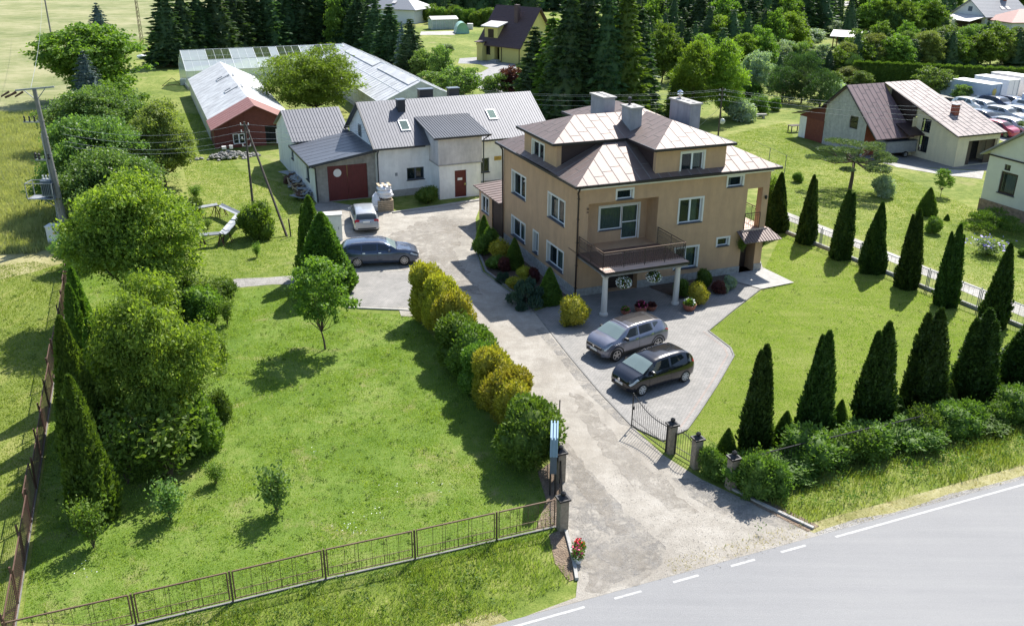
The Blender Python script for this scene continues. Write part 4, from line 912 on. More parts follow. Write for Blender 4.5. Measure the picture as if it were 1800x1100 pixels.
d = m.build('door', MATS['door_oxblood'], OB); d['label'] = 'oxblood plank door with small white sign'; MB().box(6.3, 6.7, -1.775, -1.761, 1.42, 1.62).build('sign', MATS['sign_white'], d); MB().box(6.9, 6.96, -1.79, -1.761, 1.0, 1.15).build('handle', MATS['chrome'], d)
m = MB(); m.box(1.75, 1.95, V0 - .04, V0 - .005, 1.7, 1.95); m.build('vent', MATS['steel_grey'], OB)
# garage
m = MB(); P = lambda x, y, z: (x, y, z)
gd = (-3.6, -.4, .03, 2.85)
wall(m, (0, .85, 0), FU, FN, -4.6, .28, 0, 3.0, [gd], .15); m.poly([(-4.6, .85, 3.0), (.28, .85, 3.0), (.28, .85, 3.85), (-4.6, .85, 3.1)]); m.build('garage_front', MATS['grey_block'], OB)
m = MB(); wall(m, (-4.6, 0, 0), SU, SN, .85, 8.4, 0, 3.1, [(3.0, 4.2, 1.2, 2.3)]); wall(m, (-4.6, 0, 0), SU, SN, 8.4, 16.5, 0, 3.3, [(9.2, 10.2, 1.6, 2.7)])
gable(m, -4.598, 8.0, 12.2, 16.5, 3.25, 3.4, 5.3, 3.4); m.poly([(-4.6, 16.5, 0), (.3, 16.5, 0), (.3, 16.5, 3.4), (-4.6, 16.5, 3.4)]); m.build('side_wall', MATS['white_wall'], OB)
window(OB, (-4.6, 0, 0), SU, SN, (3.0, 4.2, 1.2, 2.3), 2, .14, grm, trim=False); window(OB, (-4.6, 0, 0), SU, SN, (9.2, 10.2, 1.6, 2.7), 1, .14, grm, trim=False)
P = [(-5.05, .3, 3.15), (.3, .3, 3.95), (.3, 8.3, 3.95), (-5.05, 8.3, 3.15)]; m = MB(); m.slab(P, .1); seams(m, P, (1, 0, .1), 1.0, .06, .012); m.build('garage_roof', MATS['roof_slate_felt'], OB)
m = MB(); m.hexa([(-5.1, .22, 3.0), (.3, .22, 3.8), (.3, .3, 3.8), (-5.1, .3, 3.0)], [(-5.1, .22, 3.19), (.3, .22, 3.99), (.3, .3, 3.99), (-5.1, .3, 3.19)]); m.box(-5.14, -5.05, .22, 8.3, 2.98, 3.17)
m.path([(-5.0, .3, 3.05), (-4.55, .75, 2.8), (-4.5, .8, .1)], .05, 8); m.build('fascia', MATS['trim_anthracite'], OB)
P = [(-4.85, 7.95, 3.42), (.3, 7.95, 3.42), (.3, 12.3, 5.35), (-4.85, 12.3, 5.35)]; roofpart(OB, P, (0, 1, .5), .26, cor, 'wing_roof', wd=.09)
P = [(.3, 16.7, 3.42), (-4.85, 16.7, 3.42), (-4.85, 12.3, 5.35), (.3, 12.3, 5.35)]; roofpart(OB, P, (0, -1, .5), .26, cor, 'wing_roof', wd=.09)
for i, (a, b) in enumerate(((-3.6, -2.01), (-1.99, -.4))):
    m = MB(); m.box(a, b, .95, 1.0, .03, 2.85)
    n = 12
    for j in range(n): m.box(a + (b - a) * j / n + .008, a + (b - a) * (j + 1) / n - .008, .93, .949, .05, 2.83)
    m.tube((b - .1 if i == 0 else a + .1, .92, 1.0), (b - .1 if i == 0 else a + .1, .92, 1.3), .02); d = m.build('garage_door', MATS['door_oxblood'], OB)
    if i == 0:
        q = MB(); q.lathe([(.32, -.0), (.32, .02)], (-2.8, .905, 2.25), 18, 'y'); w_ = q.build('sign', MATS['sign_white'], d)

# ------------------------------------------------------------------ red fronted long greenhouse
SH = thing('greenhouse', 'long shed with cloudy whitish panel roof and a red front gable end', 'greenhouse', (-29.2, 88.1, 0), R(22.17))
m = MB(); wall(m, (0, 0, 0), FU, FN, 0, 8, 0, 2.1, [(1.75, 2.9, .35, 1.35), (4.9, 6.8, .03, 1.95)], .1); m.poly([(0, 0, 2.1), (8, 0, 2.1), (4, 0, 4.05)])
wall(m, (0, 0, 0), SU, SN, 0, 4.3, 0, 2.05, []); m.box(1.55, 1.65, -.06, -.005, .2, 2.9); m.box(3.0, 3.1, -.06, -.005, .2, 3.5); m.build('front', MATS['wall_red'], SH)
for w0 in (1.75, 2.33):
    pass
window(SH, (0, 0, 0), FU, FN, (1.75, 2.9, .35, 1.35), 2, .08, trim=False, sill=False)
m = MB(); m.box(4.9, 6.8, 2.0, 2.1, 0, 1.95); m.build('interior', MATS['room_dark'], SH); m = MB(); m.box(5.95, 6.5, .35, .4, .05, 1.5); m.build('door', MATS['white_frame'], SH)
for P, d in (([(-.3, -2.0 + 1.2, 2.0), (-.3, 4.4, 2.0), (4, 4.4, 4.15), (4, -.8, 4.15)], (1, 0, .5)), ([(8.3, 4.4, 2.0), (8.3, -.8, 2.0), (4, -.8, 4.15), (4, 4.4, 4.15)], (-1, 0, .5))):
    roofpart(SH, P, d, .9, MATS['roof_red'], 'front_roof', .08, .03, .012)
for P, d in (([(-.15, 4.41, 2.05), (-.15, 33.2, 2.05), (4, 33.2, 4.1), (4, 4.41, 4.1)], (1, 0, .5)), ([(8.15, 33.2, 2.05), (8.15, 4.41, 2.05), (4, 4.41, 4.1), (4, 33.2, 4.1)], (-1, 0, .5))):
    roofpart(SH, P, d, 1.6, MATS['polycarb'], 'panel_roof', .05, .03, .012)
m = MB(); m.box(-.05, 0, 4.31, 33.2, .02, 2.05); m.box(8, 8.05, 4.31, 33.2, .02, 2.05); gable(m, 33, 0, 0, 0, 0, 0, 0, 0) if False else None; m.poly([(0, 33.2, 0), (8, 33.2, 0), (8, 33.2, 2.1), (4, 33.2, 4.1), (0, 33.2, 2.1)]); m.build('side_panel', MATS['polycarb'], SH)
for y in (12, 21):
    m = MB()
    for a, b in (((2.5, y, 3.36), (3.9, y, 4.06)), ((2.5, y, 3.36), (2.5, y + 1.2, 3.36)), ((2.5, y + 1.2, 3.36), (3.2, y + 1.2, 3.72)), ((3.6, y - .4, 3.95), (4.4, y - .4, 3.98)), ((4.4, y - .4, 3.98), (4.4, y + 1.8, 3.98))): m.tube((a[0], a[1], a[2] + .05), (b[0], b[1], b[2] + .05), .05, n=4)
    m.build('roof_vent', MATS['steel_grey'], SH)

# ------------------------------------------------------------------ glass greenhouses behind
def ghouse(name, label, loc, rotz, L, Wd, ez, rz, missing=(), clear=True, vents=()):
    t = thing(name, label, 'greenhouse', loc, rotz); f = MB(); gm = MB(); k = int(L / 1.05)
    m = MB(); m.box(0, L, 0, .12, 0, .4); m.box(0, L, Wd - .12, Wd, 0, .4); m.box(0, .12, .12, Wd - .12, 0, .4); m.box(L - .12, L, .12, Wd - .12, 0, .4); m.build('base_wall', MATS['concrete'], t)
    for i in range(k + 1):
        x = L * i / k; big = i % 3 == 0; r_ = .045 if big else .022
        for y in (0.06, Wd - .06): f.tube((x, y, .4), (x, y, ez), r_, n=4, cap=False)
        f.tube((x, 0, ez), (x, Wd / 2, rz), r_, n=4, cap=False); f.tube((x, Wd, ez), (x, Wd / 2, rz), r_, n=4, cap=False)
    for y, z in ((0, ez), (Wd, ez), (Wd / 2, rz), (Wd * .25, (ez + rz) / 2), (Wd * .75, (ez + rz) / 2), (0, ez * .6), (Wd, ez * .6)): f.tube((0, y, z), (L, y, z), .045, n=4)
    for x in (0, L):
        for j in range(1, 6): 
            y = Wd * j / 6; z = ez + (rz - ez) * (1 - abs(2 * y / Wd - 1)); f.tube((x, y, .4), (x, y, z), .025, n=4)
    f.build('frame', MATS['frame_white_metal'], t)
    for i in range(k):
        x0, x1 = L * i / k, L * (i + 1) / k
        for s in (0, 1):
            y0, ym, yr = (0, Wd * .25, Wd / 2) if s == 0 else (Wd, Wd * .75, Wd / 2); zm = (ez + rz) / 2
            gm.poly([(x0, y0, ez), (x1, y0, ez), (x1, ym, zm), (x0, ym, zm)])
            if not (s == 0 and i in missing): gm.poly([(x0, ym, zm), (x1, ym, zm), (x1, yr, rz), (x0, yr, rz)])
            gm.poly([(x0, y0 + (.06 if s == 0 else -.06), .4), (x1, y0 + (.06 if s == 0 else -.06), .4), (x1, y0 + (.06 if s == 0 else -.06), ez), (x0, y0 + (.06 if s == 0 else -.06), ez)])
    for x in (0.01, L - .01): gm.poly([(x, 0, .4), (x, Wd, .4), (x, Wd, ez), (x, Wd / 2, rz), (x, 0, ez)])
    gm.build('glazing', MATS['greenhouse_glass'] if clear else MATS['polycarb'], t)
    for a, b in vents:
        q = MB(); s0, s1 = .38, .5; q.slab([(a, Wd * s0, ez + (rz - ez) * 2 * s0 + .1), (b, Wd * s0, ez + (rz - ez) * 2 * s0 + .1), (b, Wd * s1, rz + .06), (a, Wd * s1, rz + .06)], .04); q.build('vent', MATS['polycarb'], t)
    return t
ghouse('greenhouse', 'wide glass greenhouse with white bars and missing ridge panes before the dark spruces', (-43.5, 123.1, 0), R(25), 22.5, 9.0, 2.4, 4.6, missing=[3, 4, 5, 9, 10, 12, 13, 14, 17, 18, 19])
t = ghouse('greenhouse', 'long greenhouse with cloudy white roof running towards the outbuilding', (-29.6, 136.6, 0), R(-67.5), 39, 9.4, 2.4, 4.5, clear=False, vents=((6, 22), (24, 38)))

# ------------------------------------------------------------------ barns on the right
BN = thing('barn', 'whitewashed barn with steep plum coloured metal roof and low red gabled shed at its side', 'barn', W(64.6, 66.6), TH)
m = MB(); w1 = (3.0, 4.15, 2.32, 3.55); wall(m, SO, SU, SN, 1.8, 7.7, 0, 3.0, [(w1[0], w1[1], w1[2], 3.0)]); wall(m, SO, SU, SN, 2.3, 7.7, 3.0, 3.55, [(w1[0], w1[1], 3.0, 3.55)])
m.poly([(0, 1.8, 3.0), (0, 2.3, 3.0), (0, 2.3, 3.8), (0, 1.8, 3.35)]); m.poly([(0, 2.3, 3.55), (0, 7.7, 3.55), (0, 7.7, 4.05), (0, 4.9, 6.2), (0, 2.3, 3.8)])
m.poly([(0, 7.7, 0), (4.2, 7.7, 0), (4.2, 7.7, 4), (0, 7.7, 4)]); m.build('wall', MATS['rough_grey_wall'], BN)
w_ = MB().box(.1, .14, 3.0, 4.15, 2.32, 3.55).build('window', MATS['door_dark'], BN); MB().box(.08, .099, 3.1, 4.05, 2.4, 3.47).build('pane', MATS['window_glass'], w_)
m = MB(); m.box(.01, 4.2, 1.81, 1.9, 0, 3.3); m.build('back_wall', MATS['brick_red'], BN)
for P, d in (([(-.35, -.15, 2.0), (4.3, -.15, 2.0), (4.3, 4.9, 6.35), (-.35, 4.9, 6.35)], (0, 1, .86)), ([(4.3, 8.1, 3.7), (-.35, 8.1, 3.7), (-.35, 4.9, 6.35), (4.3, 4.9, 6.35)], (0, -1, .8))):
    roofpart(BN, P, d, .6, MATS['roof_purple'], 'roof', .09, .02, .015)
m = MB(); m.tube((-.38, -.15, 1.95), (-.38, 4.9, 6.32), .08, n=4); m.tube((-.38, 8.1, 3.65), (-.38, 4.9, 6.32), .08, n=4); m.build('verge', MATS['gutter_dark'], BN)
m = MB(); m.tube((.1, .2, 0), (.1, .2, 2.1), .07, n=6); m.tube((4.0, .2, 0), (4.0, .2, 2.1), .07, n=6); m.build('post', MATS['wood_pole'], BN)
# side shed
m = MB(); wall(m, (.02, 0, 0), SU, SN, 10.45, 11.55, 0, 2.3, []); m.box(.02, 4, 11.5, 11.55, 0, 2.3); m.build('shed_wall', MATS['white_wall'], BN)
m = MB(); m.box(.0, .06, 7.75, 10.45, .02, 2.25)
for i in range(20): m.box(-.02, -.001, 7.77 + i * .134, 7.88 + i * .134, .05, 2.22)
m.tube((-.04, 9.0, 1.0), (-.04, 9.0, 1.25), .02); m.build('shed_door', MATS['door_redbrown'], BN)
m = MB(); m.poly([(-.02, 7.72, 2.3), (-.02, 11.6, 2.3), (-.02, 7.72, 3.9)]); m.box(-.02, .02, 7.72, 11.6, 2.24, 2.3); m.build('shed_gable', MATS['wall_red'], BN)
m = MB(); P = [(-.5, 13.6, 2.1), (4, 13.6, 2.1), (4, 7.8, 3.75), (-.5, 7.8, 3.75)]; m.slab([(a, b if b < 10 else 12.4, c if b < 10 else 2.35) for a, b, c in P], .07); m.build('shed_roof', MATS['roof_brown_wall'], BN)

B2 = thing('barn', 'cream walled barn with wide low pinkish grey sheet roof and small red brick chimney', 'barn', W(69.4, 61.7), TH)
m = MB(); wall(m, SO, SU, SN, 0, 5.3, 0, 2.9, [(3.45, 4.6, .6, 2.15), (3.5, 4.6, 2.5, 2.9)], .12); wall(m, SO, SU, SN, 0, 5.3, 2.9, 3.1, [(3.5, 4.6, 2.9, 3.1)]); wall(m, SO, SU, SN, 2.2, 5.3, 3.1, 3.75, [(3.5, 4.6, 3.1, 3.75)])
m.poly([(0, .4, 3.1), (0, 2.2, 3.1), (0, 2.2, 3.72)]); m.poly([(0, .6, 3.75), (0, 9.4, 3.75), (0, 9.4, 6.1), (0, 1.7, 3.6)]) if False else m.poly([(0, 2.2, 3.75), (0, 9.4, 3.75), (0, 9.4, 6.15)])
m.box(-.0, .2, 5.3, 9.4, 0, 3.75) if False else None
wall(m, (0, 5.3, 0), FU, (0, 1, 0), -.5, 0, 0, 3.7, []); wall(m, FO, FU, FN, 0, 5.2, 0, 2.95, [(1.35, 5.0, .03, 2.35)], .3); m.poly([(5.2, 0, 0), (5.2, 6, 0), (5.2, 6, 5), (5.2, 0, 3)]); m.build('wall', MATS['cream_wall'], B2)
for hh in ((3.45, 4.6, .6, 2.15), (3.5, 4.6, 2.5, 3.75)): window(B2, SO, SU, SN, hh, 2, .1, dict(frame=MATS['plastic_black']), trim=False, sill=False)
MB().box(1.35, 2.1, .28, .33, .03, 2.35).build('barn_door', MATS['door_dark'], B2); MB().box(3.9, 5.0, .28, .33, .03, 2.35).build('barn_door', MATS['door_dark'], B2); MB().box(1.4, 4.95, 2.0, 2.05, .03, 2.35).build('interior', MATS['room_dark'], B2)
sl_ = (6.35 - 2.98) / 9.7
P = [(-.4, -.3, 2.98), (5.6, -.3, 2.98), (5.6, 5.4, 2.98 + 5.7 * sl_), (-.4, 5.4, 2.98 + 5.7 * sl_)]; roofpart(B2, P, (0, 1, .35), .62, MATS['roof_pinkgrey'], 'roof', .09, .03, .03)
P = [(-.4, 5.4, 2.98 + 5.7 * sl_), (3.9, 5.4, 2.98 + 5.7 * sl_), (3.9, 9.75, 6.4), (-.4, 9.75, 6.4)]; roofpart(B2, P, (0, 1, .35), .62, MATS['roof_pinkgrey'], 'roof', .09, .03, .03)
P = [(3.9, 14, 3.8), (-.4, 14, 3.8), (-.4, 9.75, 6.4), (3.9, 9.75, 6.4)]; roofpart(B2, P, (0, -1, .35), .62, MATS['roof_pinkgrey'], 'roof', .09, .03, .03)
m = MB(); m.tube((-.44, -.3, 2.92), (-.44, 9.75, 6.34), .07, n=4); m.box(-.4, 5.6, -.36, -.31, 2.86, 3.0); m.build('verge', MATS['gutter_dark'], B2)
c_ = MB().box(2.2, 2.75, 3.0, 3.55, 3.6, 5.1).build('chimney', MATS['brick_red'], B2); MB().box(2.12, 2.83, 2.92, 3.63, 5.1, 5.16).build('cap', MATS['steel_grey'], c_)
m = MB(); P = [(-.05, 4.8, 2.55), (-.05, 8, 3.9), (-.5, 8, 3.9), (-.5, 4.8, 2.55)]; m.slab([(-.02, 4.0, 2.3), (-.02, 8.3, 4.0), (-1.9, 8.3, 4.0), (-1.9, 4.0, 2.3)], .08); m.build('link_roof', MATS['roof_brown_wall'], B2)
m = MB(); m.box(-.05, 0, 5.3, 9, 0, 6.0) if False else m.poly([(-.1, 5.4, 0), (-.1, 9, 0), (-.1, 9, 6), (-.1, 5.4, 4.8)]); m.box(-.5, -.12, 5.35, 5.4, 0, 2.2); m.build('gap_shade', MATS['door_dark'], B2)  # dark sheet: shade inside the recess between the barns painted as colour

# ------------------------------------------------------------------ pale house at the right edge
NB = thing('house', 'pale cream gabled house cut by the right edge with brown stone plinth', 'house', W(60.5, 50.6), TH)
m = MB(); hw_ = (-2.85, -1.35, 1.68, 3.35)
wall(m, SO, SU, SN, -9, 0, 0, 4.2, [hw_, (-2.05, -1.5, 4.0 - .55, 3.9)], .2); m.poly([(0, 0, 4.2), (0, -9, 4.2), (0, -4.5, 7.6), (0, 0, 4.6)]); m.poly([(0, 0, 0), (9, 0, 0), (9, 0, 4.5), (0, 0, 4.5)]); m.poly([(0, -9, 0), (9, -9, 0), (9, -9, 4.5), (0, -9, 4.5)])
m.build('wall', M('pale_cream', (.62, .63, .5), .9, .05, 1.5, .2, 30), NB)
window(NB, SO, SU, SN, hw_, 1, .14, dict(frame=MATS['pipe_brown']), trim=False, curtain=(-2.6, -1.7, cw), fw=.14); window(NB, SO, SU, SN, (-2.05, -1.5, 3.45, 3.9), 1, .14, dict(frame=MATS['pipe_brown']), trim=False, sill=False)
m = MB(); m.box(-.06, -.005, -9.05, .05, 0, .85); m.box(-.06, 9, .005, .06, 0, .85); m.build('plinth', M('stone_brown', (.26, .19, .13), .9, .4, 4, .6, 9), NB)
m = MB(); m.box(-.1, -.005, -9, .1, 4.28, 4.38); m.build('band', MATS['gutter_dark'], NB)
for P in ([(-.5, .5, 4.35), (9.3, .5, 4.35), (9.3, -4.5, 7.85), (-.5, -4.5, 7.85)], [(9.3, -9.5, 4.35), (-.5, -9.5, 4.35), (-.5, -4.5, 7.85), (9.3, -4.5, 7.85)]): roofpart(NB, P, (0, 1, .3), .5, MATS['roof_grey_tile'], 'roof', .12, .02, .02)

# ------------------------------------------------------------------ yellow house far behind
YH = thing('house', 'yellow house with steep dark brown tiled roof, balcony dormer and arched porch behind the spruces', 'house', (-5.6, 156.6, 0), R(-40))
wy = MATS['yellow_wall']
m = MB(); wall(m, FO, FU, FN, 0, 8.5, 0, 3.0, [(1.2, 2.1, 1.0, 2.4), (3.0, 4.1, .1, 2.3, .8), (.25, .6, 1.0, 2.4)], .12); wall(m, SO, SU, SN, 0, 9, 0, 3.0, [(1, 2, 1, 2.3)])
m.poly([(8.5, 0, 0), (8.5, 9, 0), (8.5, 9, 3), (8.5, 4.5, 8.2), (8.5, 0, 3)]); m.poly([(0, 0, 3), (0, 9, 3), (0, 4.5, 8.2)]); m.poly([(0, 9, 0), (8.5, 9, 0), (8.5, 9, 3), (0, 9, 3)]); m.build('wall', wy, YH)
window(YH, FO, FU, FN, (1.2, 2.1, 1.0, 2.4), 2, .08, dict(frame=MATS['pipe_brown']), trim=False); window(YH, SO, SU, SN, (1, 2, 1, 2.3), 2, .08, dict(frame=MATS['pipe_brown']), trim=False)
for P in ([(-.5, -.6, 2.6), (9.1, -.6, 2.6), (9.1, 4.5, 8.5), (-.5, 4.5, 8.5)], [(9.1, 9.6, 2.6), (-.5, 9.6, 2.6), (-.5, 4.5, 8.5), (9.1, 4.5, 8.5)]):
    m = MB(); m.slab(P, .2); seams(m, P, (1, 0, 0), .35, .03, .03); m.build('roof', MATS['roof_tile_brown'], YH)
m = MB(); m.box(.6, 3.4, .3, 4.2, 3.0, 5.6); d = m.build('dormer', wy, YH); m = MB(); m.slab([(.2, -.2, 5.5), (3.9, -.2, 5.5), (3.9, 4.4, 6.6), (.2, 4.4, 6.6)], .15); m.build('dormer_roof', MATS['roof_light'], d)
w_ = MB().box(1.4, 2.6, .24, .29, 3.7, 5.0).build('window', MATS['pipe_brown'], d); 
c_ = MB().box(5.2, 5.9, 2.4, 3.1, 5.5, 8.9).build('chimney', MATS['roof_tile_brown'], YH)
m = MB(); m.box(-.02, 1.2, -1.0, -.02, 0, 2.9); m.build('bay', wy, YH); m = MB(); m.slab([(-.3, -1.3, 3.0), (1.5, -1.3, 3.0), (1.5, .2, 3.2), (-.3, .2, 3.2)], .1); m.build('bay_roof', MATS['roof_tile_brown'], YH)
m = MB(); m.tube((4.6, -.1, .1), (4.6, -.1, 2.8), .06); m.tube((8.4, -.1, .1), (8.4, -.1, 2.8), .06); m.build('downpipe', MATS['pipe_brown'], YH)
m = MB(); m.box(2.8, 4.4, -1.2, -.02, 0, .18); m.box(3.0, 4.2, -.9, -.02, .18, .34); m.build('steps', MATS['concrete'], YH)

def hiphouse(label, loc, rot, L, Wd, h, rh_, wm, rm_, chim=None, wins=()):
    t = thing('house', label, 'house', loc, rot); m = MB(); wall(m, FO, FU, FN, 0, L, 0, h, list(wins), .1); wall(m, SO, SU, SN, 0, Wd, 0, h, []); m.poly([(L, 0, 0), (L, Wd, 0), (L, Wd, h), (L, 0, h)]); m.poly([(0, Wd, 0), (L, Wd, 0), (L, Wd, h), (0, Wd, h)]); m.build('wall', MATS[wm], t)
    for hh in wins: window(t, FO, FU, FN, hh, 2, .08, trim=False, sill=False)
    o = .7; k = Wd / 2 + o; m = MB(); a, b, c, d = (-o, -o, h), (L + o, -o, h), (L + o, Wd + o, h), (-o, Wd + o, h); r0_, r1_ = (-o + k, Wd / 2, h + rh_), (L + o - k, Wd / 2, h + rh_)
    for P in ([a, b, r1_, r0_], [c, d, r0_, r1_], [d, a, r0_], [b, c, r1_]): m.poly(P)
    m.slab([(p[0], p[1], p[2] - .01) for p in (a, b, c, d)], .12); m.build('roof', MATS[rm_], t)
    if chim: c_ = MB().box(chim[0], chim[0] + .7, chim[1], chim[1] + .7, h + .5, chim[2]).build('chimney', MATS['brick_red'], t)
    return t
t = hiphouse('white house with low grey hipped roof at the top beyond the spruces', (-34.5, 222, 0), R(-22), 12.5, 9, 3.1, 2.6, 'pale_wall', 'roof_grey_tile'); 
q = MB(); q.slab([(6, 1.2, 4.3), (7, 1.2, 4.3), (7, 2.2, 4.8), (6, 2.2, 4.8)], .05); q.build('skylight', MATS['roof_light'], t)
# grey gabled house, top right
TR = thing('house', 'white gabled house with dark grey roof and brick chimney at top right', 'house', G(1728, 56), R(18))
m = MB(); wall(m, FO, FU, FN, 0, 12, 0, 3.4, [(6, 7.2, 1, 2.4)], .1); m.poly([(0, 0, 0), (0, 10, 0), (0, 10, 3.4), (0, 5, 6.4), (0, 0, 3.4)]); m.poly([(12, 0, 0), (12, 10, 0), (12, 10, 3.4), (12, 5, 6.4), (12, 0, 3.4)]); m.poly([(0, 10, 0), (12, 10, 0), (12, 10, 3.4), (0, 10, 3.4)]); m.build('wall', MATS['pale_wall'], TR)
window(TR, FO, FU, FN, (6, 7.2, 1, 2.4), 2, .08, dict(frame=MATS['pipe_brown']), trim=False)
w_ = MB().box(-.06, -.02, 4.4, 5.6, 4.0, 5.0).build('window', MATS['steel_blue'], TR)
for P in ([(-.6, -.6, 3.1), (12.6, -.6, 3.1), (12.6, 5, 6.6), (-.6, 5, 6.6)], [(12.6, 10.6, 3.1), (-.6, 10.6, 3.1), (-.6, 5, 6.6), (12.6, 5, 6.6)]): roofpart(TR, P, (1, 0, 0), .5, MATS['roof_grey_tile'], 'roof', .15, .02, .02)
m = MB(); m.slab([(-4.5, -.2, 2.3), (-4.5, 9, 2.3), (-.05, 9, 3.3), (-.05, -.2, 3.3)], .1); m.build('porch_roof', MATS['roof_light'], TR); m = MB(); 
for y in (0, 4, 8.6): m.tube((-4.3, y, 0), (-4.3, y, 2.3), .12)
m.box(-.4, -.06, 1, 8, 0, 2.4); m.build('porch', MATS['roof_brown_wall'], TR)
MB().box(8.2, 9.1, 4.2, 5.2, 5.4, 8.0).build('chimney', MATS['brick_red'], TR)
for u in (5.6, 7.2):
    q = MB(); zz = 3.1 + 3.5 / 5.6 * (2.6); q.slab([(u, 1.5, 3.1 + .625 * 2.1 + .1), (u + .9, 1.5, 3.1 + .625 * 2.1 + .1), (u + .9, 2.5, 3.1 + .625 * 3.1 + .1), (u, 2.5, 3.1 + .625 * 3.1 + .1)], .06); q.build('skylight', MATS['roof_light'], TR)
hiphouse('low house with faded red roof at the right edge below the grey gabled house', G(1775, 62), R(10), 12, 9, 2.6, 2.4, 'pale_wall', 'roof_red')
hiphouse('distant cottage with rusty pink roof above the tall trees', G(1118, 20), R(10), 8, 7, 2.6, 2.2, 'pale_wall', 'roof_red')
# gazebo
GZ = thing('gazebo', 'open wooden garden gazebo with pale sheet roof among shrubs', 'gazebo', G(1462, 84), R(-30))
m = MB()
for x in (0, 5.2):
    for y in (0, 3.4): m.box(x, x + .16, y, y + .16, 0, 2.2)
for y in (0, 3.4): m.box(0, 5.36, y, y + .16, 2.0, 2.2)
m.build('post', MATS['door_redbrown'], GZ)
for P in ([(-.5, -.6, 2.15), (5.9, -.6, 2.15), (5.9, 1.8, 3.1), (-.5, 1.8, 3.1)], [(5.9, 4.1, 2.15), (-.5, 4.1, 2.15), (-.5, 1.8, 3.1), (5.9, 1.8, 3.1)]):
    m = MB(); m.slab(P, .1); m.build('roof', MATS['roof_light'], GZ)
m = MB(); m.poly([(5.8, -.4, 2.15), (5.8, 4, 2.15), (5.8, 1.8, 3.0)]); m.build('gable', MATS['door_redbrown'], GZ)
# foil tunnel and small greenhouse, tank
FT = thing('greenhouse', 'small pale foil greenhouse with flat white roof on the far lawn', 'greenhouse', (-17.8, 204.6, 0), R(20))
m = MB()
for i in range(7): m.tube((i * .95, 0, 0), (i * .95, 0, 2.1), .05, n=4); m.tube((i * .95, 3.2, 0), (i * .95, 3.2, 2.1), .05, n=4)
m.tube((0, 0, 2.1), (5.7, 0, 2.1), .05, n=4); m.build('frame', MATS['frame_white_metal'], FT); m = MB(); m.box(0, 5.7, .05, 3.15, .02, 2.05); m.build('foil', M('foil_grey', (.36, .43, .4), .4, .15, 2), FT)
m = MB(); m.slab([(-.2, -.2, 2.15), (5.9, -.2, 2.15), (5.9, 1.6, 2.7), (-.2, 1.6, 2.7)], .05); m.slab([(-.2, 3.4, 2.15), (5.9, 3.4, 2.15), (5.9, 1.6, 2.7), (-.2, 1.6, 2.7)], .05); m.build('roof', MATS['roof_light'], FT)
TU = thing('foil_tunnel', 'short rounded green foil tunnel beside the vegetable bed', 'foil tunnel', (-12.2, 196.9, 0), R(10)); m = MB(); n = 14; vs = []
for y in (0, 4): vs += [(1.4 - 1.4 * math.cos(math.pi * i / n), y, 2.2 * math.sin(math.pi * i / n)) for i in range(n + 1)]
m.add(vs, [(i, i + 1, n + 2 + i, n + 1 + i) for i in range(n)] + [tuple(range(n + 1))]); m.build('foil', MATS['film_green'], TU, True); 
for y in (0, 1.33, 2.66, 4): m = MB(); m.path([(1.4 - 1.42 * math.cos(math.pi * i / n), y, 2.22 * math.sin(math.pi * i / n)) for i in range(n + 1)], .03, 4); m.build('hoop', MATS['frame_white_metal'], TU)
TK = thing('water_tank', 'white square water tank beside the rounded foil tunnel', 'tank', (-10.3, 206, 0), 0); m = MB(); m.box(0, 1.2, 0, 1.1, .15, 1.2); m.build('tank', MATS['sign_white'], TK); m = MB(); m.box(-.03, 1.23, -.03, 1.13, 0, .14)
for z in (.4, .7, 1.0): m.box(-.025, 1.225, -.025, -.001, z, z + .03)
for x in (.0, .4, .8, 1.17): m.box(x, x + .03, -.027, -.002, .14, 1.22)
m.build('cage', MATS['steel_grey'], TK)
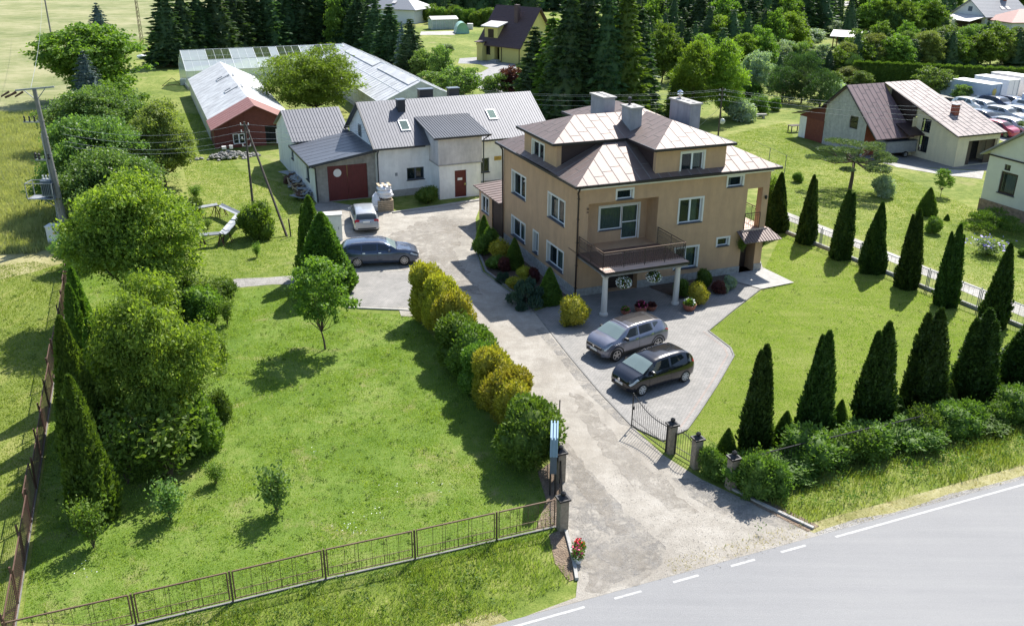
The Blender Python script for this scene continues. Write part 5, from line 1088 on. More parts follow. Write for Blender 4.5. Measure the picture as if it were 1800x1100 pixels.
# ------------------------------------------------------------------ vehicles
def paint(name, col, rough=.28, metal=.35):
    if name in MATS: return MATS[name]
    m, n, l, p = nmat(name); p.inputs['Base Color'].default_value = c4(col); p.inputs['Metallic'].default_value = metal; p.inputs['Roughness'].default_value = rough
    p.inputs['Coat Weight'].default_value = .8; p.inputs['Coat Roughness'].default_value = .04
    tc = n.new('ShaderNodeTexCoord'); t = noise(n, l, 3, 4, .6, tc.outputs['Object']); r = ramp(n, l, t.outputs[0], [(.3, tuple(c * .9 for c in col)), (.7, tuple(min(1, c * 1.08) for c in col))]); l.new(r.outputs[0], p.inputs['Base Color'])
    return m
class Car:
    """body lofted along x (nose at +x) from side profile and plan curves"""
    def __init__(s, L, Wd, H, top, belt, sill=.2, plan=None, roofw=.74, wb=(.2, .8), wr=.32, tum=.08):
        s.L, s.W, s.H = L, Wd / 2, H; s.top, s.belt, s.sill, s.roofw, s.wr = top, belt, sill, roofw, wr
        s.plan = plan or [(0, .80), (.03, .9), (.12, .975), (.3, 1), (.7, 1), (.86, .97), (.95, .88), (.985, .76), (1, .64)]; s.wb = [wb[0] * L, wb[1] * L]
    def sec(s, x):
        f = x / s.L; I = lambda T: float(np.interp(f, [p[0] for p in T], [p[1] for p in T]))
        zt = I(s.top) * s.H; zb = min(I(s.belt) * s.H, zt - .01); w = I(s.plan) * s.W
        zs = s.sill + (.12 if f < .02 or f > .985 else .04 if f < .05 or f > .95 else 0)
        g = max(0, zt - zb); k = min(1, g / (.33 * s.H)); wr_ = w * (.9 * (1 - k) + s.roofw * k)
        return [(0, zs), (w * .86, zs), (w * .955, zs + .05), (w * .985, zs + .16), (w, zs + (zb - zs) * .5), (w * .99, zs + (zb - zs) * .78), (w * .955, zb - .015), (w * .93, zb + .01),
                (wr_ * 1.0 + (w * .93 - wr_) * .06, zb + .01 + g * .86), (wr_ * .93, zb + g * .955), (wr_ * .6, zt - .004), (0, zt + .012)]
    def pt(s, x, k, off=0):
        S_ = s.sec(x); i = int(min(max(k, 0), 10.999)); t = k - i
        y = S_[i][0] * (1 - t) + S_[i + 1][0] * t; z = S_[i][1] * (1 - t) + S_[i + 1][1] * t
        return Vector((x, y, z))
    def nrm(s, x, k):
        a = s.pt(min(x + .03, s.L), k) - s.pt(max(x - .03, 0), k); b = s.pt(x, min(k + .1, 11)) - s.pt(x, max(k - .1, 0)); n = a.cross(b)
        if n.length < 1e-9: return Vector((0, 0, 1))
        n.normalize(); c = Vector((x, 0, s.H * .45)); 
        return n if n.dot(s.pt(x, k) - c) > 0 else -n
    def patch(s, quad, off=.006, nx=8, nk=4, side=1):
        """quad: four (x,k) corners -> surface patch lifted off the body"""
        m = MB(); V = []
        for i in range(nx + 1):
            for j in range(nk + 1):
                a, b = i / nx, j / nk
                x = (quad[0][0] * (1 - a) + quad[1][0] * a) * (1 - b) + (quad[3][0] * (1 - a) + quad[2][0] * a) * b
                k = (quad[0][1] * (1 - a) + quad[1][1] * a) * (1 - b) + (quad[3][1] * (1 - a) + quad[2][1] * a) * b
                p = s.pt(x, k) + s.nrm(x, k) * off; V.append((p.x, p.y * side, p.z))
        F = [(i * (nk + 1) + j, (i + 1) * (nk + 1) + j, (i + 1) * (nk + 1) + j + 1, i * (nk + 1) + j + 1) for i in range(nx) for j in range(nk)]
        m.add(V, F); return m
    def body(s):
        xs = sorted({0, .02, .05} | {s.L * i / 44 for i in range(45)} | {s.L - .02, s.L - .05}); V = []; n = None; F = []
        for x in xs:
            S_ = s.sec(x); ring = [(y, z) for y, z in S_] + [(-y, z) for y, z in S_[-2:0:-1]]
            n = len(ring); V += [(x, y, z) for y, z in ring]
        for i in range(len(xs) - 1):
            for j in range(n): F.append((i * n + j, i * n + (j + 1) % n, (i + 1) * n + (j + 1) % n, (i + 1) * n + j))
        F.append(tuple(range(n - 1, -1, -1))); F.append(tuple((len(xs) - 1) * n + j for j in range(n)))
        m = MB(); m.v = V; m.f = F; return m
def cut_arches(o, car):
    c = MB()
    for x in car.wb:
        for sgn in (-1, 1): c.lathe([(car.wr + .05, min(sgn * (car.W - .26), sgn * (car.W + .2))), (car.wr + .05, max(sgn * (car.W - .26), sgn * (car.W + .2)))], (x, 0, car.wr + .0), 28, 'y')
    k = c.build('wheel_arch', MATS['plastic_black']); md = o.modifiers.new('arch', 'BOOLEAN'); md.object = k; md.operation = 'DIFFERENCE'; md.solver = 'EXACT'
    dg = bpy.context.evaluated_depsgraph_get(); dg.update(); me = bpy.data.meshes.new_from_object(o.evaluated_get(dg)); o.modifiers.clear()
    if len(me.polygons) > 100: old = o.data; o.data = me
    bpy.data.objects.remove(k)
    me.polygons.foreach_set('use_smooth', [True] * len(me.polygons))
    try: me.set_sharp_from_angle(angle=R(38))
    except Exception: pass
def wheel(par, car, x, sgn, spokes=5, cover='alloy', width=.2):
    r_ = car.wr; y1 = sgn * (car.W - .01); y0 = sgn * (car.W - width); a, b = min(y0, y1), max(y0, y1); c0 = (x, 0, r_)
    m = MB(); m.lathe([(r_ * .62, a), (r_ * .95, a), (r_, a + .03), (r_, b - .03), (r_ * .95, b), (r_ * .68, b)], c0, 24, 'y'); w = m.build('wheel', MATS['rubber'], par, True)
    q = MB(); yo = y1 + sgn * .004; yi = y1 - sgn * .03
    q.lathe([(r_ * .62, min(yo, yi)), (r_ * .7, min(yo, yi)), (r_ * .7, max(yo, yi)), (r_ * .62, max(yo, yi)), (r_ * .62, min(yo, yi))], c0, 24, 'y', False)
    for i in range(spokes):
        t = 2 * math.pi * i / spokes + .3; p = Vector((math.cos(t), 0, math.sin(t))); s_ = Vector((-p.z, 0, p.x))
        ctr = Vector((x, 0, r_)); A_ = [ctr + p * .03 + s_ * .035, ctr + p * .03 - s_ * .035, ctr + p * r_ * .66 - s_ * (.03 if spokes < 8 else .015), ctr + p * r_ * .66 + s_ * (.03 if spokes < 8 else .015)]
        q.hexa([(v.x, yi, v.z) for v in A_], [(v.x, yo, v.z) for v in A_])
    q.lathe([(.06, min(yo, yi)), (.06, max(yo, yi) + .0)], c0, 12, 'y'); q.build('rim', MATS[cover], w)
    MB().lathe([(r_ * .6, min(yi, yi - sgn * .02)), (r_ * .6, max(yi, yi - sgn * .02))], c0, 16, 'y').build('hub', MATS['plastic_black'], w)
def build_car(label, car, mat, loc, heading, roof=None, spokes=5, cover='alloy', sidew=(), ws=None, rw=None, detail=True, group=None, scale=1.06, lights=True, head=None, tail=None, cladding=False, cat='car', plate=True, grille=None, pillars=(), name='parked_car', doors=(), wstint=None, tailk=(5.2, 6.8), bumperdark=True, rails=False):
    """nose points to heading; origin at mid wheelbase on the ground"""
    t = thing(name, label, cat, loc, heading, group); t.scale = (scale,) * 3
    mid = (car.wb[0] + car.wb[1]) / 2; holder = []
    b = car.body().build('body', mat, t, True); cut_arches(b, car); holder.append(b)
    gl = MATS['car_glass']; wsm = wstint or gl
    if ws: # windscreen: (x0,x1) base nose side -> roof; spans across
        for sgn in (1, -1): pass
        m = MB()
        for sgn in (1, -1):
            q = car.patch([(ws[0], 8.0), (ws[1], 8.6), (ws[1], 11), (ws[0], 11)], .006, 8, 6, sgn); m.add(q.v, q.f)
        holder.append(m.build('windscreen', wsm, t, True))
    if rw:
        m = MB()
        for sgn in (1, -1):
            q = car.patch([(rw[0], 8.2), (rw[1], 8.6), (rw[1], 11), (rw[0], 11)], .006, 6, 6, sgn); m.add(q.v, q.f)
        holder.append(m.build('rear_window', gl, t, True))
    for sgn in (1, -1):
        for qd in sidew: holder.append(car.patch([(a, k) for a, k in qd], .006, 8, 3, sgn).build('side_window', gl, t, True))
        for x in doors:
            m = MB(); q = car.patch([(x - .006, 2.6), (x + .006, 2.6), (x + .006, 7), (x - .006, 7)], .003, 1, 8, sgn); m.add(q.v, q.f); holder.append(m.build('door_gap', MATS['plastic_black'], t))
        if detail:
            for x in doors[1:]:
                q = car.patch([(x + .06, 5.6), (x + .22, 5.6), (x + .22, 5.85), (x + .06, 5.85)], .02, 2, 1, sgn); holder.append(q.build('door_handle', MATS['chrome'] if mat.name != 'paint_black' else mat, t))
            y = car.W * .95 * sgn; xm = ws[0] - .42 if ws else 2.6; zb = car.sec(xm)[7][1]
            m = MB(); m.hexa([(xm - .06, y, zb + .03), (xm + .06, y, zb + .03), (xm + .03, y + sgn * .2, zb + .03), (xm - .09, y + sgn * .2, zb + .03)], [(xm - .05, y, zb + .17), (xm + .04, y, zb + .16), (xm + .01, y + sgn * .19, zb + .15), (xm - .09, y + sgn * .19, zb + .15)]); holder.append(m.build('mirror', mat if mat.name != 'paint_captur' else MATS['plastic_black'], t))
            if rails:
                m = MB(); m.path([tuple(car.pt(x, 9.2) * 1.0 + Vector((0, 0, .04)))[:1] + (car.pt(x, 9.2).y * sgn, car.pt(x, 9.2).z + .04) for x in rails], .016, 5); holder.append(m.build('roof_rail', MATS['chrome'], t))
        if cladding:
            m = MB(); q = car.patch([(car.wb[0] + car.wr, 1.5), (car.wb[1] - car.wr, 1.5), (car.wb[1] - car.wr, 3.2), (car.wb[0] + car.wr, 3.2)], .008, 8, 3, sgn); m.add(q.v, q.f)
            for x in car.wb:
                A_ = []; n = 16
                for i in range(n + 1):
                    a = math.pi * i / n
                    for rr in (car.wr + .05, car.wr + .11): A_.append((x + rr * math.cos(a), sgn * (car.W * 1.004), car.wr + rr * math.sin(a)))
                m.add(A_, [(2 * i, 2 * i + 1, 2 * i + 3, 2 * i + 2) for i in range(n)])
            holder.append(m.build('cladding', MATS['plastic_black'], t))
        if head: holder.append(car.patch([(a, k) for a, k in head], .008, 5, 3, sgn).build('headlight', MATS['lamp_clear'], t, True))
        if tail: holder.append(car.patch([(a, k) for a, k in tail], .008, 5, 3, sgn).build('tail_light', MATS['lamp_red'], t, True))
    L = car.L; zb = car.sill
    if detail:
        fw_ = car.W * .62
        if grille:
            m = MB(); m.hexa([(L - .02, -fw_ * grille[2], grille[0]), (L + .015, -fw_ * grille[2], grille[0]), (L + .015, fw_ * grille[2], grille[0]), (L - .02, fw_ * grille[2], grille[0])], [(L - .02, -fw_ * grille[2], grille[1]), (L + .01, -fw_ * grille[2], grille[1]), (L + .01, fw_ * grille[2], grille[1]), (L - .02, fw_ * grille[2], grille[1])]); holder.append(m.build('grille', MATS['plastic_black'], t))
        m = MB(); m.box(L - .02, L + .012, -fw_ * .98, fw_ * .98, zb + .12, zb + .24); holder.append(m.build('air_intake', MATS['plastic_black'], t))
    if plate:
        for x, z in ((L + .022, zb + .27), (-.03, car.H * .52)):
            m = MB(); m.box(min(x, x - .01), max(x, x + .01), -.26, .26, z, z + .11); p_ = m.build('number_plate', MATS['plate_white'], t); MB().box(min(x, x - .013), max(x, x + .013), -.26, -.22, z + .002, z + .108).build('plate_band', MATS['plate_blue'], p_)
            holder.append(p_)
    if bumperdark:
        m = MB(); m.box(-.01, .03, -car.W * .7, car.W * .7, zb + .12, zb + .2); holder.append(m.build('rear_bumper', MATS['plastic_black'], t))
    if roof:
        m = MB()
        for sgn in (1, -1):
            q = car.patch([(roof[1][0], 8.6), (roof[1][1], 8.6), (roof[1][1], 11), (roof[1][0], 11)], .004, 12, 6, sgn); m.add(q.v, q.f)
        holder.append(m.build('roof_panel', roof[0], t, True))
    for x in car.wb:
        for sgn in (1, -1): wheel(t, car, x, sgn, spokes, cover)
    for o in t_children(t): o.location = (o.location.x - mid, o.location.y, o.location.z)
    return t
def t_children(t): return [o for o in C.objects if o.parent == t]
P_ = paint('paint_captur', (.2, .205, .25), .3, .5); P_black = paint('paint_black', (.006, .007, .012), .2, .2); P_est = paint('paint_estate', (.06, .08, .125), .25, .55); P_sil = paint('paint_silver', (.4, .42, .44), .35, .4)
P_roof = paint('paint_dark_roof', (.035, .033, .037), .3, .4); P_white = paint('paint_white_car', (.75, .76, .77), .3, 0); P_red = paint('paint_red', (.35, .02, .04), .3, .2); P_dblue = paint('paint_dark_blue', (.02, .03, .06), .25, .4)
wst = glassmat('windscreen_glass', (.2, .26, .25), .1, .05)
# grey crossover
cap = Car(4.12, 1.78, 1.56, [(0, .58), (.015, .66), (.06, .8), (.12, .93), (.2, .975), (.35, 1), (.52, .995), (.62, .965), (.68, .9), (.815, .685), (.88, .66), (.94, .61), (.975, .54), (1, .42)],
          [(0, .55), (.1, .66), (.3, .635), (.6, .615), (.8, .62), (.9, .6), (1, .4)], .22, wb=(.195, .825), wr=.335, roofw=.72)
fcap = G(1081, 637); rcap = G(1160, 604); HD = R(214)
def car_loc(fw, heading, car, side, sc=1.06):
    """centre of the car from the ground point of its visible front wheel"""
    d = Vector((math.cos(heading), math.sin(heading), 0)); l = Vector((-d.y, d.x, 0)); wbl = (car.wb[1] - car.wb[0]) * sc
    return Vector((fw.x, fw.y, .04)) - d * wbl / 2 - l * side * (car.W * .9 * sc)
build_car('dark grey crossover car with black roof parked nearest the columned balcony', cap, P_, car_loc(G(1082, 636), HD, cap, 1), HD, roof=(P_roof, (.55, 2.62)), spokes=5, ws=(3.34, 2.72), rw=(.12, .42),
          sidew=[[(2.06, 7.15), (2.95, 7.15), (2.5, 7.93), (2.06, 7.93)], [(1.12, 7.2), (1.98, 7.15), (1.98, 7.93), (1.2, 7.93)], [(.72, 7.8), (1.02, 7.4), (1.1, 7.93), (.8, 7.93)]], doors=(3.0, 2.02, 1.05),
          head=[(3.62, 5.9), (4.02, 5.2), (4.04, 6.4), (3.66, 6.6)], tail=[(.03, 5.6), (.34, 5.9), (.26, 7.0), (.06, 7.0)], cladding=True, grille=(.62, .74, 1.0), wstint=wst)
# black small hatchback
fx = Car(3.85, 1.68, 1.5, [(0, .55), (.02, .68), (.06, .83), (.12, .94), (.22, .985), (.38, 1), (.52, .985), (.62, .945), (.69, .86), (.82, .66), (.9, .62), (.96, .56), (.985, .49), (1, .4)],
         [(0, .55), (.1, .66), (.3, .62), (.6, .6), (.8, .6), (.9, .57), (1, .38)], .2, wb=(.17, .825), wr=.29, roofw=.74)
build_car('black three door hatchback parked beside the open black gate', fx, P_black, car_loc(G(1127, 696), R(213), fx, 1), R(213), spokes=7, cover='frame_white_metal', ws=(3.12, 2.5), rw=(.1, .38),
          sidew=[[(1.6, 7.15), (2.75, 7.15), (2.3, 7.93), (1.65, 7.93)], [(.7, 7.5), (1.5, 7.2), (1.52, 7.93), (.85, 7.93)]], doors=(2.8, 1.52), head=[(3.35, 5.4), (3.76, 4.9), (3.8, 6.2), (3.45, 6.5)], tail=[(.03, 6.2), (.24, 6.4), (.2, 7.6), (.08, 7.5)], wstint=wst)
for c_, nm_, seg_ in (('dark grey crossover car with black roof parked nearest the columned balcony', 'badge', 4), ('black three door hatchback parked beside the open black gate', 'badge', 14)):
    t_ = [o for o in C.objects if o.get('label') == c_][0]; cr_ = cap if seg_ == 4 else fx; md_ = (cr_.wb[0] + cr_.wb[1]) / 2
    q = MB(); q.lathe([(.075, 0), (.075, .015)], (cr_.L - md_ + .012, 0, .70 if seg_ == 4 else .66), seg_, 'x'); q.build(nm_, MATS['chrome'], t_)
# blue grey estate
es = Car(4.77, 1.83, 1.5, [(0, .56), (.015, .66), (.04, .8), (.09, .92), (.16, .965), (.35, 1), (.5, .99), (.58, .95), (.64, .87), (.72, .69), (.8, .655), (.9, .6), (.96, .53), (.985, .47), (1, .4)],
         [(0, .55), (.1, .65), (.3, .635), (.6, .62), (.74, .625), (.85, .6), (1, .38)], .19, wb=(.215, .81), wr=.33, roofw=.72)
build_car('blue grey estate car parked sideways behind the tall twin thujas', es, P_est, car_loc(G(711, 467), R(10), es, -1, 1.05), R(10), spokes=10, ws=(3.42, 2.86), rw=(.06, .3), scale=1.05,
          sidew=[[(2.3, 7.15), (3.2, 7.15), (2.75, 7.93), (2.3, 7.93)], [(1.35, 7.15), (2.22, 7.15), (2.22, 7.93), (1.35, 7.93)], [(.5, 7.5), (1.27, 7.2), (1.27, 7.93), (.6, 7.93)]], doors=(3.25, 2.26, 1.3),
          head=[(4.25, 5.4), (4.68, 5.0), (4.7, 6.1), (4.3, 6.5)], tail=[(.03, 5.6), (.3, 5.8), (.24, 6.8), (.05, 6.9)], rails=(.7, 1.2, 1.8, 2.4, 2.7), wstint=wst)
# silver hatch seen from behind
cd_ = Car(4.6, 1.8, 1.48, [(0, .55), (.01, .64), (.05, .82), (.1, .94), (.2, .98), (.35, 1), (.5, .99), (.6, .94), (.66, .86), (.76, .68), (.84, .64), (.93, .57), (.98, .48), (1, .4)],
          [(0, .55), (.1, .65), (.3, .63), (.6, .61), (.76, .62), (.88, .58), (1, .38)], .2, wb=(.2, .8), wr=.32, roofw=.74, plan=[(0, .88), (.02, .94), (.1, .985), (.3, 1), (.7, 1), (.86, .97), (.95, .86), (1, .64)])
dh = R(104); cc = (G(622, 413) + G(670, 410)) / 2; dcc = Vector((math.cos(dh), math.sin(dh), 0))
t = build_car('silver estate car seen from behind, parked in front of the pallets and garage', cd_, P_sil, cc + dcc * 2.4 + Vector((0, 0, .03)), dh, spokes=5, ws=(3.42, 2.8), rw=(.07, .36), scale=1.03,
          sidew=[[(2.2, 7.15), (3.1, 7.15), (2.65, 7.93), (2.2, 7.93)], [(1.25, 7.15), (2.12, 7.15), (2.12, 7.93), (1.25, 7.93)], [(.55, 7.5), (1.17, 7.2), (1.17, 7.93), (.65, 7.93)]], doors=(3.15, 2.16, 1.2),
          head=[(4.1, 5.4), (4.5, 5.0), (4.52, 6.1), (4.15, 6.5)], tail=[(.0, 5.7), (.26, 5.9), (.22, 7.0), (.02, 7.0)], wstint=wst)
m = MB(); m.box(-1.06 - 1.78 + .98, -1.06 - 1.78 + .99, -.5, .5, .78, .98)
for sgn in (1, -1): m = MB(); x0 = -(cd_.wb[0] + cd_.wb[1]) / 2; m.hexa([(x0 - .03, sgn * .5, .86), (x0 + .01, sgn * .5, .86), (x0 + .03, sgn * .8, .86), (x0 - .0, sgn * .8, .86)], [(x0 - .01, sgn * .5, .98), (x0 + .02, sgn * .5, .98), (x0 + .05, sgn * .79, 1.0), (x0 + .02, sgn * .79, 1.0)]); m.build('tail_light', MATS['lamp_red'], t)
# car park in the far right
base = []
for mt, car_, nm in ((P_white, cap, 'white'), (P_sil, es, 'silver'), (P_dblue, cd_, 'dark blue'), (P_red, fx, 'red')):
    base.append((mt, car_, nm))
PK = [(1712, 182, 'white hatchback nearest the blue grey box truck', 0), (1703, 196, 'white car with long roof in the second row of the car park', 0), (1730, 200, 'white estate behind the dark green car', 1), (1752, 192, 'dark car right of the white estate in the car park', 2), (1781, 192, 'dark blue car beside the blue van', 2),
      (1728, 218, 'dark grey car with bright windscreen beside the sheet roof', 2), (1765, 212, 'pale silver car in the middle of the car park', 1), (1796, 212, 'silver car at the right edge of the car park', 1), (1754, 238, 'red car half hidden behind the sheet roof', 3), (1780, 234, 'silver car behind the red one', 1), (1808, 200, 'white car at the photo edge', 0), (1700, 172, 'silver car in the shade of the parked box truck', 1)]
protos = {}
for i, (px, py, lb, k) in enumerate(PK):
    hd = R(-62 + (i * 37 % 9) - 4); p = G(px, py); p.z = .02
    if k not in protos:
        mt, car_, nm = base[k]; sw = {0: [[(2.06, 7.15), (2.95, 7.15), (2.5, 7.93), (2.06, 7.93)], [(.8, 7.2), (1.98, 7.15), (1.98, 7.93), (.95, 7.93)]]}.get(k, [[(2.0, 7.15), (2.9, 7.15), (2.5, 7.93), (2.0, 7.93)], [(.6, 7.3), (1.92, 7.15), (1.92, 7.93), (.75, 7.93)]])
        t = build_car(lb, car_, mt, p, hd, ws=(car_.L * .76, car_.L * .62), rw=(.1, .4), sidew=sw, detail=False, plate=False, group='cars in the distant car park', scale=1.05); protos[k] = (t, kidlist(t))
    else:
        t0, kd = protos[k]; copy_tree(t0, kd, p, hd, (1.05,) * 3, lb, 'cars in the distant car park')
def boxtruck(label, loc, rot, mat, L=6.5, H=2.9, z0=.7, mark=None, cab=True):
    t = thing('box_truck', label, 'truck', loc, rot, 'trucks and trailers in the distant car park'); b = MB(); b.box(0, L, -1.15, 1.15, z0, H); bx = b.build('box_body', mat, t); MB().box(-.03, L + .03, -1.18, 1.18, H, H + .06).build('roof', MATS['frame_white_metal'], bx)
    m = MB(); m.box(-.02, -.001, -.02, .02, z0 + .1, H - .1); m.box(-.06, -.02, -.9, -.86, z0 + .1, H - .1); m.build('door_bar', MATS['steel_grey'], t)
    if mark: q = MB(); q.lathe([(.42, -.03), (.42, -.021)], (0, .3, 1.8), 14, 'x'); q.build('emblem', MATS[mark], t)
    for x in (1, L - 1.2):
        for y in (-1.1, .85): MB().lathe([(.42, y), (.42, y + .25)], (x, 0, .42), 16, 'y').build('wheel', MATS['rubber'], t)
    if cab:
        q = MB(); q.hexa([(L + .1, -1.05, .5), (L + 1.9, -1.0, .5), (L + 1.9, 1.0, .5), (L + .1, 1.05, .5)], [(L + .1, -1, 2.3), (L + 1.2, -.9, 2.3), (L + 1.2, .9, 2.3), (L + .1, 1, 2.3)]); q.build('cab', mat, t)
    return t
boxtruck('blue grey box truck with round yellow emblem on its rear doors', G(1745, 187), R(120), MATS['truck_blue'], 5.5, 2.7, .5, 'truck_yellow')
boxtruck('white box trailer with dark open rear between the blue grey truck and another', G(1776, 180), R(118), MATS['sign_white'], 5, 2.8, .5, None, False)
boxtruck('long white trailer at the far right of the car park', G(1810, 176), R(118), MATS['sign_white'], 5.5, 2.9, .5, None, False)
boxtruck('pale blue panel van parked by the photo edge', G(1800, 196), R(-60), MATS['truck_blue'], 3.2, 2.2, .35, None, True)
# trailer under the barn roof
TL = thing('trailer', 'grey box trailer with single axle under the plum barn roof', 'trailer', W(66.0, 67.6), R(17)); m = MB(); m.hexa([(0, -.9, .55), (3.4, -.9, .55), (3.4, .9, .55), (0, .9, .55)], [(0, -.9, 1.6), (3.4, -.9, 1.6), (3.4, .9, 1.6), (0, .9, 1.6)]); m.build('body', MATS['steel_grey'], TL)
m = MB(); m.slab([(-.05, -.95, 1.62), (3.45, -.95, 1.62), (3.45, .95, 1.7), (-.05, .95, 1.7)], .05); m.build('cover', MATS['steel_blue'], TL)
m = MB(); m.tube((3.4, 0, .5), (4.5, 0, .45), .05); m.box(-.02, 3.42, -.93, -.901, .5, .6); m.build('drawbar', MATS['steel_grey'], TL)
for y in (-1.05, .85):
    w_ = MB().lathe([(.3, y), (.3, y + .2)], (2.2, 0, .3), 18, 'y').build('wheel', MATS['rubber'], TL); MB().lathe([(.18, y - .01), (.18, y - .002)], (2.2, 0, .3), 12, 'y').build('rim', MATS['alloy'], w_)
def bicycle(label, loc, rot, mat, s=1.0, grp=None):
    t = thing('bicycle', label, 'bicycle', loc, rot, grp); t.scale = (s,) * 3
    for x in (-.52, .52):
        m = MB(); n = 20; m.path([(x + .33 * math.cos(2 * math.pi * i / n), 0, .34 + .33 * math.sin(2 * math.pi * i / n)) for i in range(n + 1)], .022, 4); 
        for i in range(6): a = math.pi * i / 6; m.tube((x + .32 * math.cos(a), 0, .34 + .32 * math.sin(a)), (x - .32 * math.cos(a), 0, .34 - .32 * math.sin(a)), .004, n=3)
        m.build('wheel', MATS['rubber'], t)
    m = MB()
    for a, b in (((-.52, 0, .34), (-.12, 0, .32)), ((-.12, 0, .32), (-.25, 0, .82)), ((-.25, 0, .82), (-.52, 0, .34)), ((-.12, 0, .32), (.34, 0, .78)), ((-.23, 0, .75), (.34, 0, .8)), ((.3, 0, .95), (.52, 0, .34))): m.tube(a, b, .02, n=5)
    m.build('bike_frame', mat, t); m = MB(); m.box(-.38, -.14, -.06, .06, .86, .91); m.build('saddle', MATS['plastic_black'], t); m = MB(); m.tube((.3, -.28, 1.0), (.3, .28, 1.0), .018); m.tube((.3, 0, .9), (.3, 0, 1.0), .018); m.build('handlebar', MATS['chrome'], t)
bicycle('dark bicycle leaning against the cream barn wall', G(1632, 277), R(120), MATS['plastic_black']); bicycle('bicycle with pale basket beside the dark bicycle at the cream barn', G(1612, 272), R(130), MATS['steel_grey'])
m = MB(); m.box(-.35, .35, -.3, .3, .3, .85); m.lathe([(.12, 0), (.12, .3)], (-.2, -.2, 0)); tag(m.build('barrow', MATS['frame_white_metal'], None, loc=G(1606, 272)), 'pale covered barrow standing by the bicycles', 'barrow')
# ------------------------------------------------------------------ fences
def pnl(par, a, b, z0, z1, bars, mat, mesh=True, low=.32, r=.014):
    """one framed fence panel between a and b: angle frame, wire mesh, row of short bars, scattered uprights"""
    a = Vector(a); b = Vector(b); L = (b - a).length; d = (b - a) / L; up = Vector((0, 0, 1)); m = MB()
    P = lambda t, z: tuple(a + d * t + up * z)
    m.tube(P(0, z1), P(L, z1), .03, n=4); m.tube(P(0, z0), P(L, z0), .02, n=4); m.tube(P(0.0, z0), P(0.0, z1), .028, n=4); m.tube(P(L, z0), P(L, z1), .028, n=4)
    if low: m.tube(P(0, z0 + low), P(L, z0 + low), .014, n=4)
    n = int(L / .16)
    if low:
        for i in range(1, n): m.tube(P(L * i / n, z0), P(L * i / n, z0 + low), .009, n=3)
    for k in bars: m.tube(P(L * k, z0), P(L * k, z1), .009, n=3)
    if mesh:
        q = int(L / .13)
        for i in range(1, q): m.tube(P(L * i / q, z0), P(L * i / q, z1), .003, n=3, cap=False)
        for i in range(1, int((z1 - z0) / .13)): m.tube(P(0, z0 + i * .13), P(L, z0 + i * .13), .003, n=3, cap=False)
    return m.build('fence_panel', mat, par)
fp = [G(*p) for p in ((48, 1096), (240, 1099), (410, 1058), (573, 1018), (730, 983), (873, 950), (978, 926))]
fd = (fp[-1] - fp[1]).normalized()
FF = thing('fence', 'brown steel mesh fence of framed panels along the front of the left lawn', 'fence', fp[1]); gap = .09
for i in range(len(fp) - 1):
    a = fp[i] - fp[1] if i else fp[1] - fd * 3.5 - fp[1]; b = fp[i + 1] - fp[1]; dd = (b - a).normalized()
    pnl(FF, a + dd * gap, b - dd * gap, .14, 1.2, [.2, .32, .36, .52, .66, .7, .84], MATS['rail_bronze'])
    m = MB(); m.tube((a.x, a.y, -.1), (a.x, a.y, 1.24), .035, n=6); m.build('post', MATS['rail_bronze'], FF)
m = MB(); 
for i in range(len(fp) - 1):
    a = (fp[i] if i else fp[1] - fd * 3.5) - fp[1]; b = fp[i + 1] - fp[1]; d = (b - a).normalized(); nr = Vector((-d.y, d.x, 0)) * .04; c = [a - nr, b - nr, b + nr, a + nr]; m.hexa([(x.x, x.y, -.1) for x in c], [(x.x, x.y, .045) for x in c])
m.build('base', MATS['concrete_dark'], FF)
c0 = fp[1] - fd * 3.5; c1 = G(128, 462)
LF = thing('fence', 'rusty brown mesh fence with leaning posts along the left edge of the garden', 'fence', c0); k = 16; rs = random.Random(5)
for i in range(k):
    a = (c1 - c0) * (i / k); b = (c1 - c0) * ((i + 1) / k); d = (b - a).normalized(); L = (b - a).length; m = MB()
    lean = Vector((rs.uniform(-.06, .06), rs.uniform(-.04, .04), 0)); P = lambda t, z: tuple(a + d * (.08 + (L - .16) * t) + lean * z + Vector((0, 0, z)))
    for z in (.12, 1.28): m.tube(P(0, z), P(1, z), .024, n=4)
    for t in (0, 1): m.tube(P(t, .12), P(t, 1.28), .024, n=4)
    for j in range(1, 19): m.tube(P(j / 19, .12), P(j / 19, 1.28), .007, n=3)
    for j in range(1, 12): m.tube(P(0, .12 + j * .097), P(1, .12 + j * .097), .007, n=3)
    m.build('fence_panel', MATS['iron_rust'], LF)
for i in range(k + 1):
    a = (c1 - c0) * (i / k); m = MB(); m.tube((a.x, a.y, -.1), (a.x + rs.uniform(-.08, .08), a.y + rs.uniform(-.05, .05), 1.5), .04, n=6); m.build('post', MATS['iron_rust'], LF)
d = (c1 - c0).normalized(); nr = Vector((-d.y, d.x, 0)) * .04; m = MB(); b = c1 - c0; c = [-nr, b - nr, b + nr, nr]; m.hexa([(x.x, x.y, -.1) for x in c], [(x.x, x.y, .09) for x in c]); m.build('base', MATS['concrete_dark'], LF)
ra, rb = G(1378, 408), G(1835, 592); rb = rb + (rb - ra) * .15
RF = thing('fence', 'light wire fence with paired posts between the far thuja row and the white lane', 'fence', ra); k = 13
for i in range(k):
    a = (rb - ra) * (i / k); b = (rb - ra) * ((i + 1) / k); d = (b - a).normalized(); pnl(RF, a + d * .1, b - d * .1, .2, 1.25, [.15, .35, .55, .75], MATS['steel_grey'], True, 0)
    m = MB(); m.tube((a.x, a.y, 0), (a.x, a.y, 1.4), .03, n=6); m.build('post', MATS['steel_grey'], RF)
